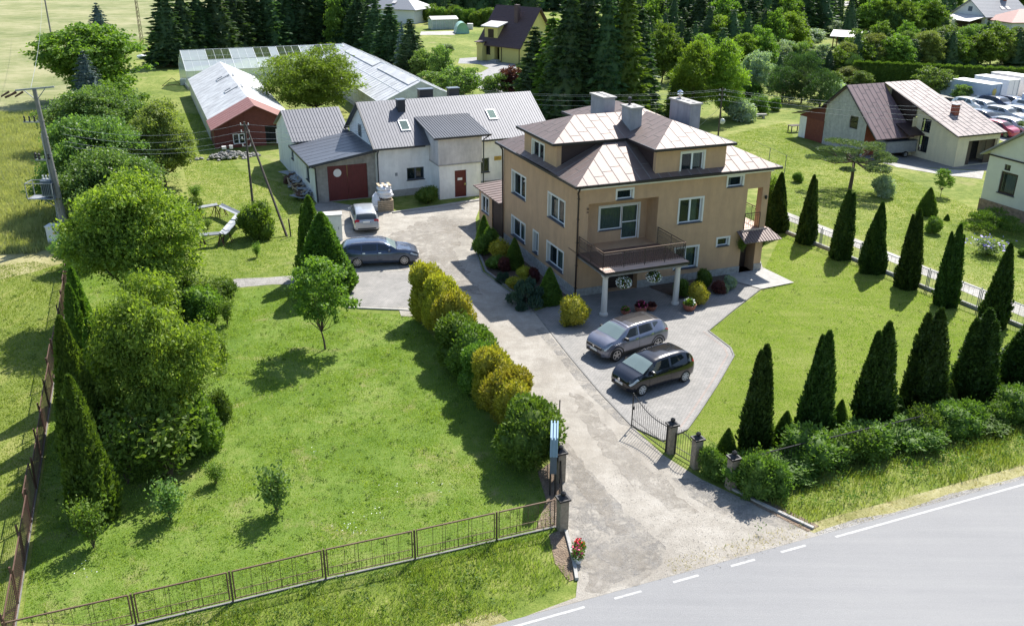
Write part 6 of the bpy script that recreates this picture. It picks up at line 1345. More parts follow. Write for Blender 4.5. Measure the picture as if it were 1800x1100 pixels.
d = (rb - ra).normalized(); nr = Vector((-d.y, d.x, 0)) * .08; m = MB(); b = rb - ra; c = [-nr, b - nr, b + nr, nr]; m.hexa([(x.x, x.y, -.1) for x in c], [(x.x, x.y, .2) for x in c]); m.build('base', MATS['concrete'], RF)
# piers
def pier(label, p, h, s=.165, cap='pyr', rot=TH):
    t = thing('gate_pier', label, 'pier', p, rot, None); MB().box(-s, s, -s, s, -.1, h).build('shaft', MATS['pier_stone'], t); m = MB(); m.box(-s - .06, s + .06, -s - .06, s + .06, h, h + .07)
    m.hexa([(-s, -s, h + .07), (s, -s, h + .07), (s, s, h + .07), (-s, s, h + .07)], [(-.07, -.07, h + .17), (.07, -.07, h + .17), (.07, .07, h + .17), (-.07, .07, h + .17)]); m.build('cap', MATS['iron_black'], t)
    MB().lathe([(.02, 0), (.1, .05), (.1, .12), (.02, .18)], (0, 0, h + .16), 8).build('finial', MATS['iron_black'], t); return t
p2, p1, q1, q2, q3 = G(988, 930), G(984, 845), G(1178, 795), G(1222, 821), G(1284, 857)
pier('black capped stone pier at the end of the front fence left of the drive', p2, 1.3); pier('stone gate pier behind the blue panel left of the driveway', p1, 1.3)
pier('stone gate pier between the open drive gate and the wicket gate', q1, 1.32); pier('stone gate pier right of the small wicket gate', q2, 1.32); pier('stone pier overgrown with vines at the corner of the right hedge', q3, 1.35)
def gate(label, a, b, h0, h1, name='gate', curve=-1, step=.13):
    """wrought gate leaf from hinge a to free end b; spear bars under a curved top rail"""
    t = thing(name, label, 'gate', a); v = b - a; v.z = 0; L = v.length; d = v / L; up = Vector((0, 0, 1)); m = MB()
    top = lambda s: h0 + (h1 - h0) * s + curve * .22 * math.sin(math.pi * s)
    P = lambda s, z: tuple(d * (L * s) + up * z)
    n = 14; m.path([P(i / n, top(i / n)) for i in range(n + 1)], .02, 5); m.path([P(i / n, .12) for i in (0, n)], .022, 5); m.path([P(0, .42), P(1, .42)], .014, 4)
    m.tube(P(0, .05), P(0, h0 + .05), .028, n=6); m.tube(P(1, .05), P(1, h1 + .05), .028, n=6); m.build('leaf_frame', MATS['iron_black'], t); m = MB()
    k = int(L / step)
    for i in range(1, k):
        s = i / k; z = top(s) + .12; m.tube(P(s, .12), P(s, z), .0095, n=4); m.tube(P(s, z), P(s, z + .07), .016, .001, n=4)
    m.build('bars', MATS['iron_black'], t); m = MB(); m.box(-.03, .03, -.03, .03, .9, 1.05); o = m.build('lock', MATS['iron_black'], t); o.location = P(.97, 0); return t
ge = G(1110, 750)
gate('open black wrought iron drive gate leaf with falling curved top, right side of driveway', q1 - EU * .2 + EV * .05, ge, 1.25, 1.62)
gate('small black arched wicket gate between two stone piers', q1 + (q2 - q1).normalized() * .24, q2 - (q2 - q1).normalized() * .24, 1.0, 1.0, 'wicket_gate', 1)
gate('second black drive gate leaf swung back along the round green bush, seen almost edge on', p1 + EU * .02 + EV * .22, p1 + Vector((.12, 3.6, 0)), 1.2, 1.62)
m = gate('low black railing piece between the two left gate piers', p1 - Vector((0, .22, 0)), p2 + Vector((0, .22, 0)), 1.0, 1.0, 'railing', .4)
# board on posts beside the gate
bp = G(971, 872); BD = thing('notice_board', 'narrow blue framed board on posts seen edge on beside the left gate piers', 'board', bp, math.atan2(bp.y, bp.x))
m = MB(); m.box(0, 1.25, -.13, .13, 1.75, 2.5); m.build('board', MATS['blue_panel'], BD); m = MB(); m.box(0, 1.25, -.13, .13, 1.0, 1.74); m.build('shaded_board', MATS['steel_blue'], BD); m = MB()  # darker lower half: the shade on it is put into the panel colour
for y in (-.15, -.03, .09): m.box(-.03, 1.28, y, y + .05, 1.76, 2.6)
m.build('frame', MATS['steel_blue'], BD) if False else m.build('frame', MATS['blue_panel'], BD); m = MB()
for x in (.06, 1.15):
    for y in (-.1, .1): m.tube((x, y, 0), (x, y, 1.05), .04, n=6)
m.build('post', MATS['plastic_black'], BD)
# rail of the overgrown fence to the right
ha = q3 + EU * .2; RH = thing('fence', 'black pipe railing half buried in vines right of the corner pier', 'fence', ha); m = MB()
hb_ = G(1520, 742) - ha; hb2 = EU * 18; 
for a, b in ((Vector((.1, 0, 0)), EU * 3.2), (EU * 3.35, EU * 6.4), (EU * 6.5, EU * 9.6)):
    m = MB(); m.tube(a + Vector((0, 0, 1.25)), b + Vector((0, 0, 1.3)), .03, n=6); m.tube(a + Vector((0, 0, .2)), b + Vector((0, 0, .2)), .02, n=6)
    for i in range(20): p = a.lerp(b, i / 19); m.tube(p + Vector((0, 0, .05)), p + Vector((0, 0, 1.25)), .012, n=4)
    m.build('fence_panel', MATS['iron_black'], RH)

# ------------------------------------------------------------------ poles and wires
tb = G(122, 425); TP = thing('utility_pole', 'grey concrete transformer pole with crossarm, transformer cage and white cabinet at its foot', 'utility pole', tb, 0)
ht = 10.3; lx = -1.15   # slight lean to the left
PP = lambda z, x=0, y=0: (lx * z / ht * .35 + x, y, z)
m = MB(); m.tube(PP(-.2, 0), PP(ht), .2, .13, 10); m.build('pole', MATS['concrete_dark'], TP); m = MB(); m.tube(PP(.3, -.28), PP(ht * .72, -.16), .12, .1, 8)
for i in range(8): m.tube(PP(1.1 * i + .6, -.3), PP(1.1 * i + .6, .2), .03, n=5)
m.build('brace_pole', MATS['concrete'], TP)
m = MB(); m.tube(PP(ht - .05, -1.15, -.15), PP(ht + .15, 1.25, .15), .07, n=4); m.tube(PP(ht - .7, 0), PP(ht - .05, -.7), .03, n=4); m.tube(PP(ht - .7, 0), PP(ht + .05, .7), .03, n=4); m.tube(PP(ht - 2.1, -1.2), PP(ht - 2.1, .1), .06, n=4); m.tube(PP(ht - 4.6, -1.0), PP(ht - 4.6, .1), .07, n=4); m.build('crossarm', MATS['steel_grey'], TP)
m = MB()
for i in range(3): x = -1.15 + i * .45; m.tube(PP(ht - .15, x - .5, 0), PP(ht - .45, x - 1.0, -.2), .07, .05, 6)
m.tube(PP(ht - .2, -1.2), PP(ht - .5, -1.9, -.2), .07, n=6)
m.build('insulator', MATS['iron_rust'], TP); m = MB()
for i in range(4): x = -1.1 + i * .33; MB().lathe([(.05, 0), (.07, .1), (.04, .2), (.07, .3), (.02, .38)], PP(ht - 2.08, x), 8).build('insulator', MATS['plastic_black'], TP); MB().lathe([(.07, 0), (.1, .12), (.06, .22), (.09, .34), (.02, .42)], PP(ht - 4.55, x + .1, .1 * (-1) ** i), 8).build('insulator', MATS['plastic_black'], TP)
m = MB()
m.box(-1.05, -.35, -.35, .35, 3.3, 4.35); 
for i in range(6): m.box(-.98 + i * .12, -.93 + i * .12, -.42, .42, 3.4, 4.2)
o = m.build('transformer', MATS['steel_blue'], TP); m = MB()
for i in range(3): m.lathe([(.09, 0), (.1, .08), (.05, .1), (.06, .3)], (-.95 + i * .22, 0, 4.35), 8)
m.build('bushing', MATS['insulator'], o); m = MB()
x0, x1, y0, y1, z0, z1 = -2.0, -.25, -.5, .5, 3.15, 4.2
for x in (x0, x1):
    for y in (y0, y1): m.tube((x, y, z0), (x, y, z1), .03, n=4)
for z in (z0, z1):
    for a, b in (((x0, y0), (x1, y0)), ((x1, y0), (x1, y1)), ((x1, y1), (x0, y1)), ((x0, y1), (x0, y0))): m.tube((*a, z), (*b, z), .03, n=4)
m.box(x0, x1, y0, y1, z0 - .04, z0 - .01); m.tube((-.2, 0, 2.3), (x0 + .6, 0, z0), .035, n=4); m.build('cage', MATS['steel_grey'], TP)
m = MB(); m.box(-.95, -.2, -1.0, -.3, .0, 1.35); o = m.build('meter_cabinet', MATS['cabinet_white'], TP); m = MB(); m.box(-1.0, -.15, -1.05, -.25, 1.351, 1.41); m.build('roof', MATS['cabinet_white'], o); m = MB(); m.box(-.5, -.34, -1.012, -1.002, .85, 1.0); m.build('warning_plate', MATS['truck_yellow'], o)
m = MB(); m.path([PP(1.3, -.35, -.3), PP(3.2, -.22, -.15), PP(6.4, -.15, -.12), PP(7.6, -.1, -.12)], .035, 5); m.build('conduit', MATS['steel_grey'], TP)
def pole(label, px, py, ytop, arms=2, brace=None, mat='wood_pole', r=.095, extra=None):
    b = G(px, py); h = hgt(b, ytop); t = thing('utility_pole', label, 'utility pole', b, 0, None); m = MB(); m.tube((0, 0, -.2), (0, 0, h), r, r * .7, 8); m.build('pole', MATS[mat], t)
    if brace: m = MB(); q = G(*brace) - b; m.tube((q.x, q.y, -.1), (.1, 0, h - .25), r * .95, r * .7, 8); m.tube((q.x + .25, q.y, 0), (q.x + .2, q.y, 1.3), .05, n=6); m.build('brace', MATS[mat], t)
    m = MB()
    for i in range(arms):
        z = h - .25 - i * .5; m.tube((-.28, 0, z), (.28, 0, z), .025, n=4)
    m.build('bracket', MATS['steel_grey'], t)
    for i in range(arms):
        z = h - .25 - i * .5
        for x in (-.27, .27): MB().lathe([(.03, 0), (.05, .05), (.03, .1), (.045, .14), (.01, .17)], (x, 0, z), 8).build('insulator', MATS['insulator'], t)
    return t, b, h
pA, bA, hA = pole('dark wooden pole with leaning brace pole between shrub and thujas', 448, 392, 214, 4, (505, 416))
pB, bB, hB = pole('dark pole with four wires and small round dish behind the tan villa', 1262, 242, 155, 3)
m = MB(); m.lathe([(.05, 0), (.28, .05), (.3, .1)], (.3, -.1, 1.7), 12, 'y'); m.tube((0, 0, 1.75), (.3, 0, 1.75), .03); m.build('dish', MATS['frame_white_metal'], pB)
m = MB(); e0 = G(1238, 233) - bB; m.tube((0, 0, hB * .62), (e0.x - 1.5, e0.y - 1, .2), .02, n=4); m.build('stay', MATS['steel_grey'], pB)
pC, bC, hC = pole('distant slim pole rising at the top left of the meadow', 90, 62, -60, 2, None, 'concrete_dark', .16)
LM = thing('lattice_mast', 'thin rusty lattice mast standing at the meadow edge left of the dark spruces', 'mast', G(250, 80)); m = MB(); hm = 17
for a in range(3): t = a * 2.094; m.tube((.35 * math.cos(t), .35 * math.sin(t), 0), (.1 * math.cos(t), .1 * math.sin(t), hm), .04, n=4)
for i in range(22):
    z = i * hm / 22; k = .35 - .25 * i / 22
    for a in range(3): t = a * 2.094; u = t + 2.094; m.tube((k * math.cos(t), k * math.sin(t), z), (k * math.cos(u), k * math.sin(u), z + hm / 22), .03, n=3)
m.build('mast', MATS['iron_rust'], LM)
WN = ['topmost of four', 'second from top of four', 'third from top of four', 'lowest of four']
def wire(label, a, b, sag=.5, r=.013, grp='overhead wires', n=16):
    a = Vector(a); b = Vector(b); m = MB(); m.path([tuple(a.lerp(b, i / n) - Vector((0, 0, sag * 4 * (i / n) * (1 - i / n)))) for i in range(n + 1)], r, 4)
    tag(m.build('power_line', MATS['steel_grey']), label, 'power line', grp)
gab = Vector((-10.95, 70.5, 0)) + Vector((math.cos(R(24)), math.sin(R(24)), 0)) * .2 + Vector((-math.sin(R(24)), math.cos(R(24)), 0)) * 3.0
for i, dz in enumerate((-.2, -.7, -1.2, -1.5)):
    wire('overhead wire ' + WN[i] + ' from the braced wooden pole to the outbuilding gable', bA + Vector((.27, 0, hA + dz)), gab + Vector((0, 0, 5.6 + dz * .5)), .25, .011)
    wire('overhead wire ' + WN[i] + ' crossing the left trees to the braced pole', bA + Vector((-.27, 0, hA + dz)), tb + Vector((-.6, 3, 7.5 + dz)), .7, .011)
for i, dz in enumerate((-.15, -.3, -.75, -1.25)):
    wire('overhead wire ' + WN[i] + ' between the villa roof and the pole behind it', bB + Vector((-.2 + .1 * i, 0, hB + dz)), Vector((-3, 92, 5.4 + dz)), .5, .013)
    wire('overhead wire ' + WN[i] + ' from that pole across the plum barn roof', bB + Vector((.2, 0, hB + dz)), G(1830, 190 + i * 9, 5.5), .6, .013)
wire('thin overhead wire high above the meadow at top left', bC + Vector((0, 0, hC - 3)), tb + Vector((-.6, 0, 10.4)), 1.5, .015); wire('second thin overhead wire above the meadow running off the photo top', bC + Vector((.6, 0, hC - 3)), (-60, 320, 12), 1.0, .015)

# ------------------------------------------------------------------ small things
rp = random.Random(11)
def hanging(label, u, v, z):
    t = thing('hanging_basket', label, 'hanging basket', HP(u, v, z), TH, 'white flower baskets under the balcony'); m = MB(); m.lathe([(.06, -.3), (.2, -.2), (.24, -.05), (.2, -.04)], (0, 0, 0), 12); m.build('basket', MATS['terracotta'], t)
    r = np.random.default_rng(int(u * 10)); d = sph(r, 900); P = d * np.array([.42, .42, .32]) * r.uniform(.6, 1.05, 900)[:, None]; V, Fq = leafquads(r, P, d + r.normal(size=d.shape) * .4, .11, .6); addobj('foliage', npmesh('foliage', V, Fq, MATS['leaf_vine']), t)
    d = sph(r, 300); d[:, 2] *= .9; P = d * np.array([.46, .46, .36]); V, Fq = leafquads(r, P, np.cross(d, r.normal(size=d.shape)), .075, .95); addobj('blossom', npmesh('blossom', V, Fq, MATS['petal_white']), t)
    m = MB(); 
    for a in range(3): m.tube((.2 * math.cos(a * 2.1), .2 * math.sin(a * 2.1), -.05), (0, 0, .6), .006, n=3)
    m.build('chain', MATS['iron_black'], t)
hanging('left one of the two baskets of white flowers hanging under the balcony edge', 1.4, -3.15, 1.86); hanging('right one of the two baskets of white flowers hanging under the balcony edge', 3.32, -3.15, 1.95)
def pot(label, px, py, mat='petal_pink', s=1.0, plant_mat='leaf_mid', low=False, n=260):
    t = thing('flower_pot', label, 'flower pot', G(px, py) + Vector((0, 0, .035)), 0); t.scale = (s,) * 3; m = MB(); m.lathe([(.2, 0), (.3, .12), (.34, .3), (.37, .34), (.33, .34), (.3, .28)], (0, 0, 0), 16); m.build('pot', MATS['terracotta'], t, True)
    r = np.random.default_rng(px); d = sph(r, 500); d[:, 2] = np.abs(d[:, 2]); P = d * .32 * r.uniform(.5, 1, 500)[:, None] + [0, 0, .3]; V, Fq = leafquads(r, P, d + r.normal(size=d.shape) * .4, .12, .5); addobj('foliage', npmesh('foliage', V, Fq, MATS[plant_mat]), t)
    if mat: d = sph(r, n); d[:, 2] = np.abs(d[:, 2]); P = d * .34 + [0, 0, .3]; V, Fq = leafquads(r, P, np.cross(d, r.normal(size=d.shape)), .08, .9); addobj('blossom', npmesh('blossom', V, Fq, MATS[mat]), t)
pot('terracotta bowl with pale succulents at the edge of the sunlit paving', 1211, 546, 'petal_white', 1.15, n=40); pot('terracotta bowl of dark red flowers in the shade behind the grey crossover', 1126, 549, 'petal_pink', 1.1, 'leaf_plum', n=30); pot('small terracotta pot of dark plants right of the dark red bowl', 1145, 546, None, .85, 'leaf_plum')
pot('small pot with green plant left of the dark red bowl', 1099, 553, 'petal_pink', .8, n=15)
t = thing('flower_pot', 'pot of red and pink flowers standing by the kerb at the driveway mouth', 'flower pot', G(1015, 988), 0); m = MB(); m.lathe([(.12, 0), (.17, .25), (.2, .27)], (0, 0, 0), 12); m.lathe([(.1, 0), (.15, .2), (.17, .22)], (.06, .38, 0), 12); m.build('pot', MATS['cabinet_white'], t)
r = np.random.default_rng(4)
for (c_, mt, sz) in (((0, 0, .35), 'leaf_ball', .24), ((.06, .38, .36), 'leaf_ball', .26)):
    d = sph(r, 500); V, Fq = leafquads(r, d * sz * r.uniform(.5, 1, 500)[:, None] + c_, d + r.normal(size=d.shape) * .5, .09, .5); addobj('foliage', npmesh('foliage', V, Fq, MATS[mt]), t)
M('petal_red', (.7, .02, .04), .6, .2, 6)
for c_, mt, k in (((.08, .42, .48), 'petal_red', 90), ((-.02, .25, .42), 'petal_pink', 60), ((0, 0, .4), 'petal_pink', 36)):
    d = sph(r, k); V, Fq = leafquads(r, d * .18 + c_, np.cross(d, r.normal(size=d.shape)), .085, .9); addobj('blossom', npmesh('blossom', V, Fq, MATS[mt]), t)
# pallets with white big bags
PL = thing('pallet_stack', 'stack of pallets under white wrapped sacks by the garage wall', 'pallet stack', G(678, 372) + Vector((-.1, .3, .03)), R(20)); 
for i in range(6):
    m = MB(); z = i * .15
    for y in (-.4, 0, .4): m.box(-.6, .6, y - .05, y + .05, z, z + .1)
    for x in (-.55, -.27, 0, .27, .55): m.box(x - .06, x + .06, -.42, .42, z + .1, z + .125)
    o = m.build('pallet', MATS['wood_pale'], PL)
m = MB(); rb_ = random.Random(2)
for i in range(3): m.blob((rb_.uniform(-.15, .15), rb_.uniform(-.1, .1), 1.15 + i * .32), (.6, .48, .26), rb_, 12, 6, .1)
m.blob((-.6, .15, .6), (.35, .5, .8), rb_, 12, 7, .1); m.build('sack', MATS['bag_white'], PL); m = MB()
for x in (-.4, 0, .4): m.box(x - .1, x + .1, -.5, .5, 2.0, 2.04)
m.build('board', MATS['wood_pale'], PL)
CB = thing('cabinet', 'tall white metal cabinet with pale lid standing behind the twin thujas', 'cabinet', G(592, 424) + Vector((-.2, .3, .02)), R(12)); m = MB(); m.box(-.75, .55, -.3, .35, 0, 1.75); m.build('body', MATS['cabinet_white'], CB); m = MB(); m.box(-.8, .6, -.35, .4, 1.8, 1.9); m.box(-.6, .5, -.2, .3, 1.752, 1.8); m.build('lid', MATS['sign_white'], CB); m = MB(); m.box(-.745, -.73, -.31, -.302, .1, 1.7); m.box(.3, .34, -.33, -.302, .8, 1.0); m.build('handle', MATS['steel_grey'], CB)
# long bent sheet metal troughs on trestles
def trough(label, a, b, z=.75):
    t = thing('trough', label, 'trough', G(*a), 0); v = G(*b) - G(*a); L = v.length; d = v / L; nr = Vector((-d.y, d.x, 0)); m = MB()
    for o, zz, o2, z2 in ((-.3, z + .12, -.12, z), (-.12, z, .12, z), (.12, z, .3, z + .12)):
        P = [nr * o + Vector((0, 0, zz)), v + nr * o + Vector((0, 0, zz)), v + nr * o2 + Vector((0, 0, z2)), nr * o2 + Vector((0, 0, z2))]; m.slab([tuple(p) for p in P], .02)
    m.build('sheet', MATS['steel_grey'], t)
    for s in (.15, .85):
        c_ = d * L * s; m = MB()
        for q in (-1, 1): m.tube(c_ + nr * .35 * q + d * .2, c_ + nr * .1 * q + Vector((0, 0, z)), .03, n=4); m.tube(c_ + nr * .35 * q - d * .2, c_ + nr * .1 * q + Vector((0, 0, z)), .03, n=4)
        m.tube(c_ - nr * .12 + Vector((0, 0, z - .03)), c_ + nr * .12 + Vector((0, 0, z - .03)), .03, n=4); m.build('trestle', MATS['iron_rust'], t)
trough('sheet metal trough on trestles, upper left arm by the round shrub', (345, 385), (386, 378)); trough('sheet metal trough on trestles, upper right arm running into the shrub', (386, 378), (424, 396)); trough('bright sheet metal trough on trestles left of the round shrub', (424, 396), (396, 430)); trough('sheet metal trough on trestles reaching under the walnut tree', (396, 430), (350, 434))
RK = thing('stone_pile', 'heap of broken stones and firewood before the red gable', 'stone pile', G(400, 278), R(20)); m = MB(); rk = random.Random(3)
for i in range(130):
    x, y = rk.gauss(0, 1.1), rk.gauss(0, .5); z = max(0, .55 - (x * x) * .12 - y * y * .6) * rk.uniform(.3, 1); s = rk.uniform(.1, .22); m.blob((x, y, z + .08), (s * 1.3, s, s * .7), rk, 6, 4, .3)
m.build('stones', MATS['mulch_stone'], RK); m = MB(); m.box(-.4, -.0, .2, .5, .8, 1.05); m.box(.3, .6, .2, .5, .8, 1.1); m.build('bucket', MATS['sign_white'], RK)
SC_ = thing('scrap_pile', 'long heap of stacked sheets, boards and scrap along the garage side wall', 'scrap pile', G(545, 350), R(112)); m = MB(); rk = random.Random(9)
for i in range(46):
    y = rk.uniform(0, 7.5); x = rk.uniform(-.2, 1.1); z = rk.uniform(.05, .7) * (1 - abs(x - .5) * .4); a = rk.uniform(-.5, .5); L = rk.uniform(.5, 1.6); w2 = rk.uniform(.1, .45); c_, s_ = math.cos(a), math.sin(a)
    Q = [(y + c_ * px_ - s_ * py_, -x * -1 + s_ * px_ + c_ * py_ - .2, z + rk.uniform(-.08, .08)) for px_, py_ in ((-L / 2, -w2), (L / 2, -w2), (L / 2, w2), (-L / 2, w2))]; m.slab([(q[0], q[1], q[2]) for q in Q], .04)
m.build('sheets', MATS['steel_grey'], SC_); m = MB()
for i in range(26): y = rk.uniform(0, 7.5); m.tube((y, rk.uniform(-.1, 1.2), rk.uniform(.1, .6)), (y + rk.uniform(-1.2, 1.2), rk.uniform(-.1, 1.2), rk.uniform(.1, .9)), .04, n=5)
m.build('boards', MATS['wood_pale'], SC_); m = MB()
for i in range(14): m.blob((rk.uniform(0, 7.5), rk.uniform(0, 1.0), rk.uniform(.1, .45)), (rk.uniform(.2, .4), rk.uniform(.2, .35), .25), rk, 8, 5, .25)
m.build('debris', MATS['iron_rust'], SC_)
m = MB(); a, b = G(1352, 306), G(1382, 322)
CL = thing('washing_line', 'clothes line frame of thin green posts on the neighbour lawn', 'washing line', G(1378, 310)); 
m = MB(); m.tube((0, 0, 0), (0, 0, 1.9), .03, n=5); v = G(1350, 296) - G(1378, 310); m.tube((v.x, v.y, 0), (v.x, v.y, 1.9), .03, n=5); m.build('post', MATS['steel_blue'], CL); m = MB(); m.tube((v.x * 2, v.y * 2, 1.85), (-v.x * .5, -v.y * .5, 1.85), .008, n=3); m.tube((v.x * 2, v.y * 2 + .4, 1.85), (-v.x * .5, -v.y * .5 + .4, 1.85), .008, n=3); m.build('line', MATS['steel_grey'], CL)
GR = thing('garden_table', 'dark wooden garden table at the left corner of the red gabled shed', 'table', G(1396, 232), R(20)); m = MB(); m.box(-.7, .7, -.4, .4, .68, .74); m.build('tabletop', MATS['wood_pole'], GR)
for x in (-.6, .6):
    for y in (-.3, .3): MB().box(x - .04, x + .04, y - .04, y + .04, 0, .68).build('leg', MATS['wood_pole'], GR)
BN2 = thing('bench', 'pale concrete bench slab on the grass behind the pole', 'bench', G(1330, 208), R(5)); m = MB(); m.box(-1.1, 1.1, -.25, .25, .35, .5); m.build('seat', MATS['concrete'], BN2); 
for x in (-.8, .8): MB().box(x - .1, x + .1, -.2, .2, 0, .35).build('leg', MATS['concrete'], BN2)
WR = thing('wire_frame', 'small white frame and box lying in grass left of the glass greenhouse', 'frame', G(312, 150), R(20)); m = MB(); m.box(.4, 1.2, -.3, .3, 0, .8); m.build('box', MATS['frame_white_metal'], WR); m = MB()
for a, b in (((-2, 0, 0), (-.6, 0, 1)), ((-.6, 0, 1), (.4, 0, .1)), ((-2, 0, 0), (.4, .4, .1))): m.tube(a, b, .04, n=4)
m.build('bar', MATS['iron_rust'], WR)
m = MB(); [m.box(-.3, .3, -.3 + .12 * i, -.22 + .12 * i, 0, .03) for i in range(6)]; tag(m.build('drain_cover', MATS['steel_grey'], None, loc=HP(-1.9, -2.9, .04)), 'square metal drain grating in the paving left of the grey crossover', 'drain cover')
# ------------------------------------------------------------------ plant kinds
K = {}
K['walnut'] = broadleaf(1, 7, 4, .12, 84, 52000, .22, .2, .05, .5, .235, wob=.22, mat='leaf_walnut')
K['walnut2'] = broadleaf(2, 7, 4, .03, 96, 58000, .21, .2, .05, .5, .235, wob=.28, mat='leaf_walnut')
K['lilac'] = broadleaf(3, 6, 4, .03, 62, 42000, .2, .14, .15, .6, .28, mat='leaf_lilac')
K['olive'] = broadleaf(4, 6, 3, .05, 48, 26000, .2, .14, .15, .55, .28, mat='leaf_olive')
K['broad'] = broadleaf(5, 9, 4.5, .02, 58, 22000, .38, .22, .12, .55, .27, wob=.14)
K['broad2'] = broadleaf(15, 9, 4.5, .04, 36, 9000, .52, .22, .18, .6, .32)
K['young'] = broadleaf(6, 5, 1.7, .18, 40, 6800, .17, .06, .1, .6, .24, mat='leaf_mid')
K['willow'] = broadleaf(7, 6.5, 4.6, .03, 54, 28000, .36, .14, .15, .25, .28, mat='leaf_willow')
K['larch'] = broadleaf(8, 10, 3.4, .05, 44, 17000, .45, .18, .2, .28, .33, mat='leaf_willow')
K['apple'] = broadleaf(9, 3.5, 2, .15, 24, 5000, .24, .08, .15, .5, .32, mat='leaf_apple', bark='bark_pale')
K['plum'] = broadleaf(10, 3.5, 2, .1, 22, 5000, .26, .08, .2, .5, .34, mat='leaf_plum')
K['silver'] = broadleaf(11, 6, 3, .06, 30, 8000, .36, .12, .2, .5, .32, mat='leaf_silver')
K['thuja'] = [column(21, 4.7, .78, 12000, 2), column(22, 4.7, .8, 12000, 1), column(23, 4.7, .85, 13000, 3, spread=.45), column(24, 4.7, .85, 13000, 3, spread=.5), column(28, 4.7, .8, 12000, 3, spread=.4, shape=.62), column(29, 4.7, .85, 13000, 4, spread=.5, lump=.22)]
K['thujabright'] = [column(26, 5.5, .95, 15000, 2, 'leaf_thuja2' if 'leaf_thuja2' in MATS else 'leaf_thuja')] if False else None
leafmat('leaf_thuja2', (.04, .095, .016), (.15, .235, .04), .34, 1.4)
K['thuja2'] = [column(26, 5.5, 1.0, 15000, 2, 'leaf_thuja2'), column(27, 5.5, .95, 14000, 1, 'leaf_thuja2')]
K['gold'] = [shrubby(31, 2.6, 1.15, 11000, .17, 'leaf_gold', 18, asp=.4, rough=.05, upw=.55), shrubby(32, 2.6, 1.2, 11000, .17, 'leaf_gold', 17, asp=.4, rough=.05, upw=.55)]
K['ball'] = [shrubby(33, 2.4, 1.25, 9500, .15, 'leaf_ball', 16, rough=.05), shrubby(34, 2.4, 1.2, 9500, .15, 'leaf_ball', 15, rough=.05)]
K['bush'] = shrubby(35, 1.6, 1.0, 5500, .14, 'leaf_mid', 9)
K['vine'] = [shrubby(36, 1.7, 1.0, 5000, .17, 'leaf_vine', 13, rough=.2), shrubby(37, 1.7, 1.0, 5000, .17, 'leaf_vine', 11, rough=.24)]; K['vinedark'] = shrubby(61, 1.6, 1.0, 5000, .15, 'leaf_thuja2', 12, rough=.2)
K['goldball'] = shrubby(38, 1.3, .8, 5000, .12, 'leaf_gold', 8, asp=.4)
K['dark'] = shrubby(39, 1.4, .9, 5000, .13, 'leaf_thuja2', 8, asp=.4)
K['plumbush'] = shrubby(40, 1.0, .7, 2500, .12, 'leaf_plum', 7)
K['cone'] = column(41, 2.4, .62, 7000, 1, 'leaf_thuja2', ls=.11, shape=.8, lump=.05)
K['loose'] = loose(42, 1.5, .8, 1500, .15, 'leaf_apple', 11); K['loosedark'] = loose(43, 1.5, .8, 1600, .13, 'leaf_mid', 11)
K['juniper'] = pads(44, .7, 1.3, 'leaf_juniper', 11, .1, 4500, .16, 0, .35)
K['silverbush'] = shrubby(45, 1.2, .9, 3000, .16, 'leaf_silver', 8)
K['spruce'] = [spruce(51, 12, 2.5, 28, .06), spruce(52, 12, 2.8, 26, .08), spruce(53, 12, 2.3, 30, .1)]
K['blue'] = spruce(54, 9, 2.6, 24, .03, 'leaf_bluespruce', ls=.6)
K['farspruce'] = [spruce(55, 9, 2.4, 18, .04, per=9, ls=.8, nb0=9), spruce(56, 9, 2.7, 17, .05, per=9, ls=.8, nb0=9)]
K['midspruce'] = spruce(62, 12, 2.6, 28, .06, 'leaf_thuja2'); K['lightspruce'] = spruce(57, 8, 2.4, 20, .04, 'leaf_ball', per=11, ls=.65)
K['japan'] = pads(58, 4.2, 3.0, 'leaf_pine', 19, .5, 12000, .2, .17, .06, (.17, .34), .72)
K['pine'] = pads(59, 6, 3.2, 'leaf_spruce', 14, .25, 7000, .34, .2, .24)
K['mat'] = pads(60, 1.3, 1.9, 'leaf_vine', 10, .2, 4500, .18, 0, .3)

# ------------------------------------------------------------------ left tree belt
PP_ = plant_px
PP_(K['broad'], 'deciduous_tree', 'wide mid green tree at the meadow edge behind the dark blue spruce', 'tree', 172, 176, 42, 172)
PP_(K['blue'], 'blue_spruce', 'small blue spruce standing in front of the wide tree at the meadow edge', 'tree', 164, 200, 88, 84)
PP_(K['blue'], 'blue_spruce', 'blue spruce poking out above the wide tree at top left', 'tree', 181, 88, 4, 62)
PP_(K['lilac'], 'deciduous_tree', 'dense dark green bushy tree just below the blue spruce, topmost of the belt', 'tree', 172, 265, 158, 160, rot=.3)
PP_(K['lilac'], 'deciduous_tree', 'large dense green tree right of the transformer pole', 'tree', 178, 372, 212, 190, rot=2)
PP_(K['lilac'], 'deciduous_tree', 'low dense green tree between the transformer cabinet and the big walnut', 'tree', 205, 400, 268, 170, rot=4.1)
PP_(K['olive'], 'deciduous_tree', 'brownish olive tree on the lawn side of the belt', 'tree', 292, 326, 184, 118)
PP_(K['walnut'], 'walnut_tree', 'big bright yellow green walnut tree under the metal troughs', 'tree', 258, 548, 314, 226, rot=1)
PP_(K['walnut2'], 'walnut_tree', 'second bright walnut tree further down the belt, over the garden lawn', 'tree', 290, 772, 510, 218, rot=3)
for i, (px, py, yt, w_) in enumerate(((170, 908, 660, 84), (156, 815, 556, 70), (166, 742, 500, 66), (166, 690, 470, 56), (190, 760, 560, 60))):
    PP_(K['thuja2'][i % 2], 'thuja', ORD(i) + ' tall thuja counted from the front fence along the rusty left fence', 'tree', px, py, yt, w_ * 1.1, 'tall thujas along the left fence')
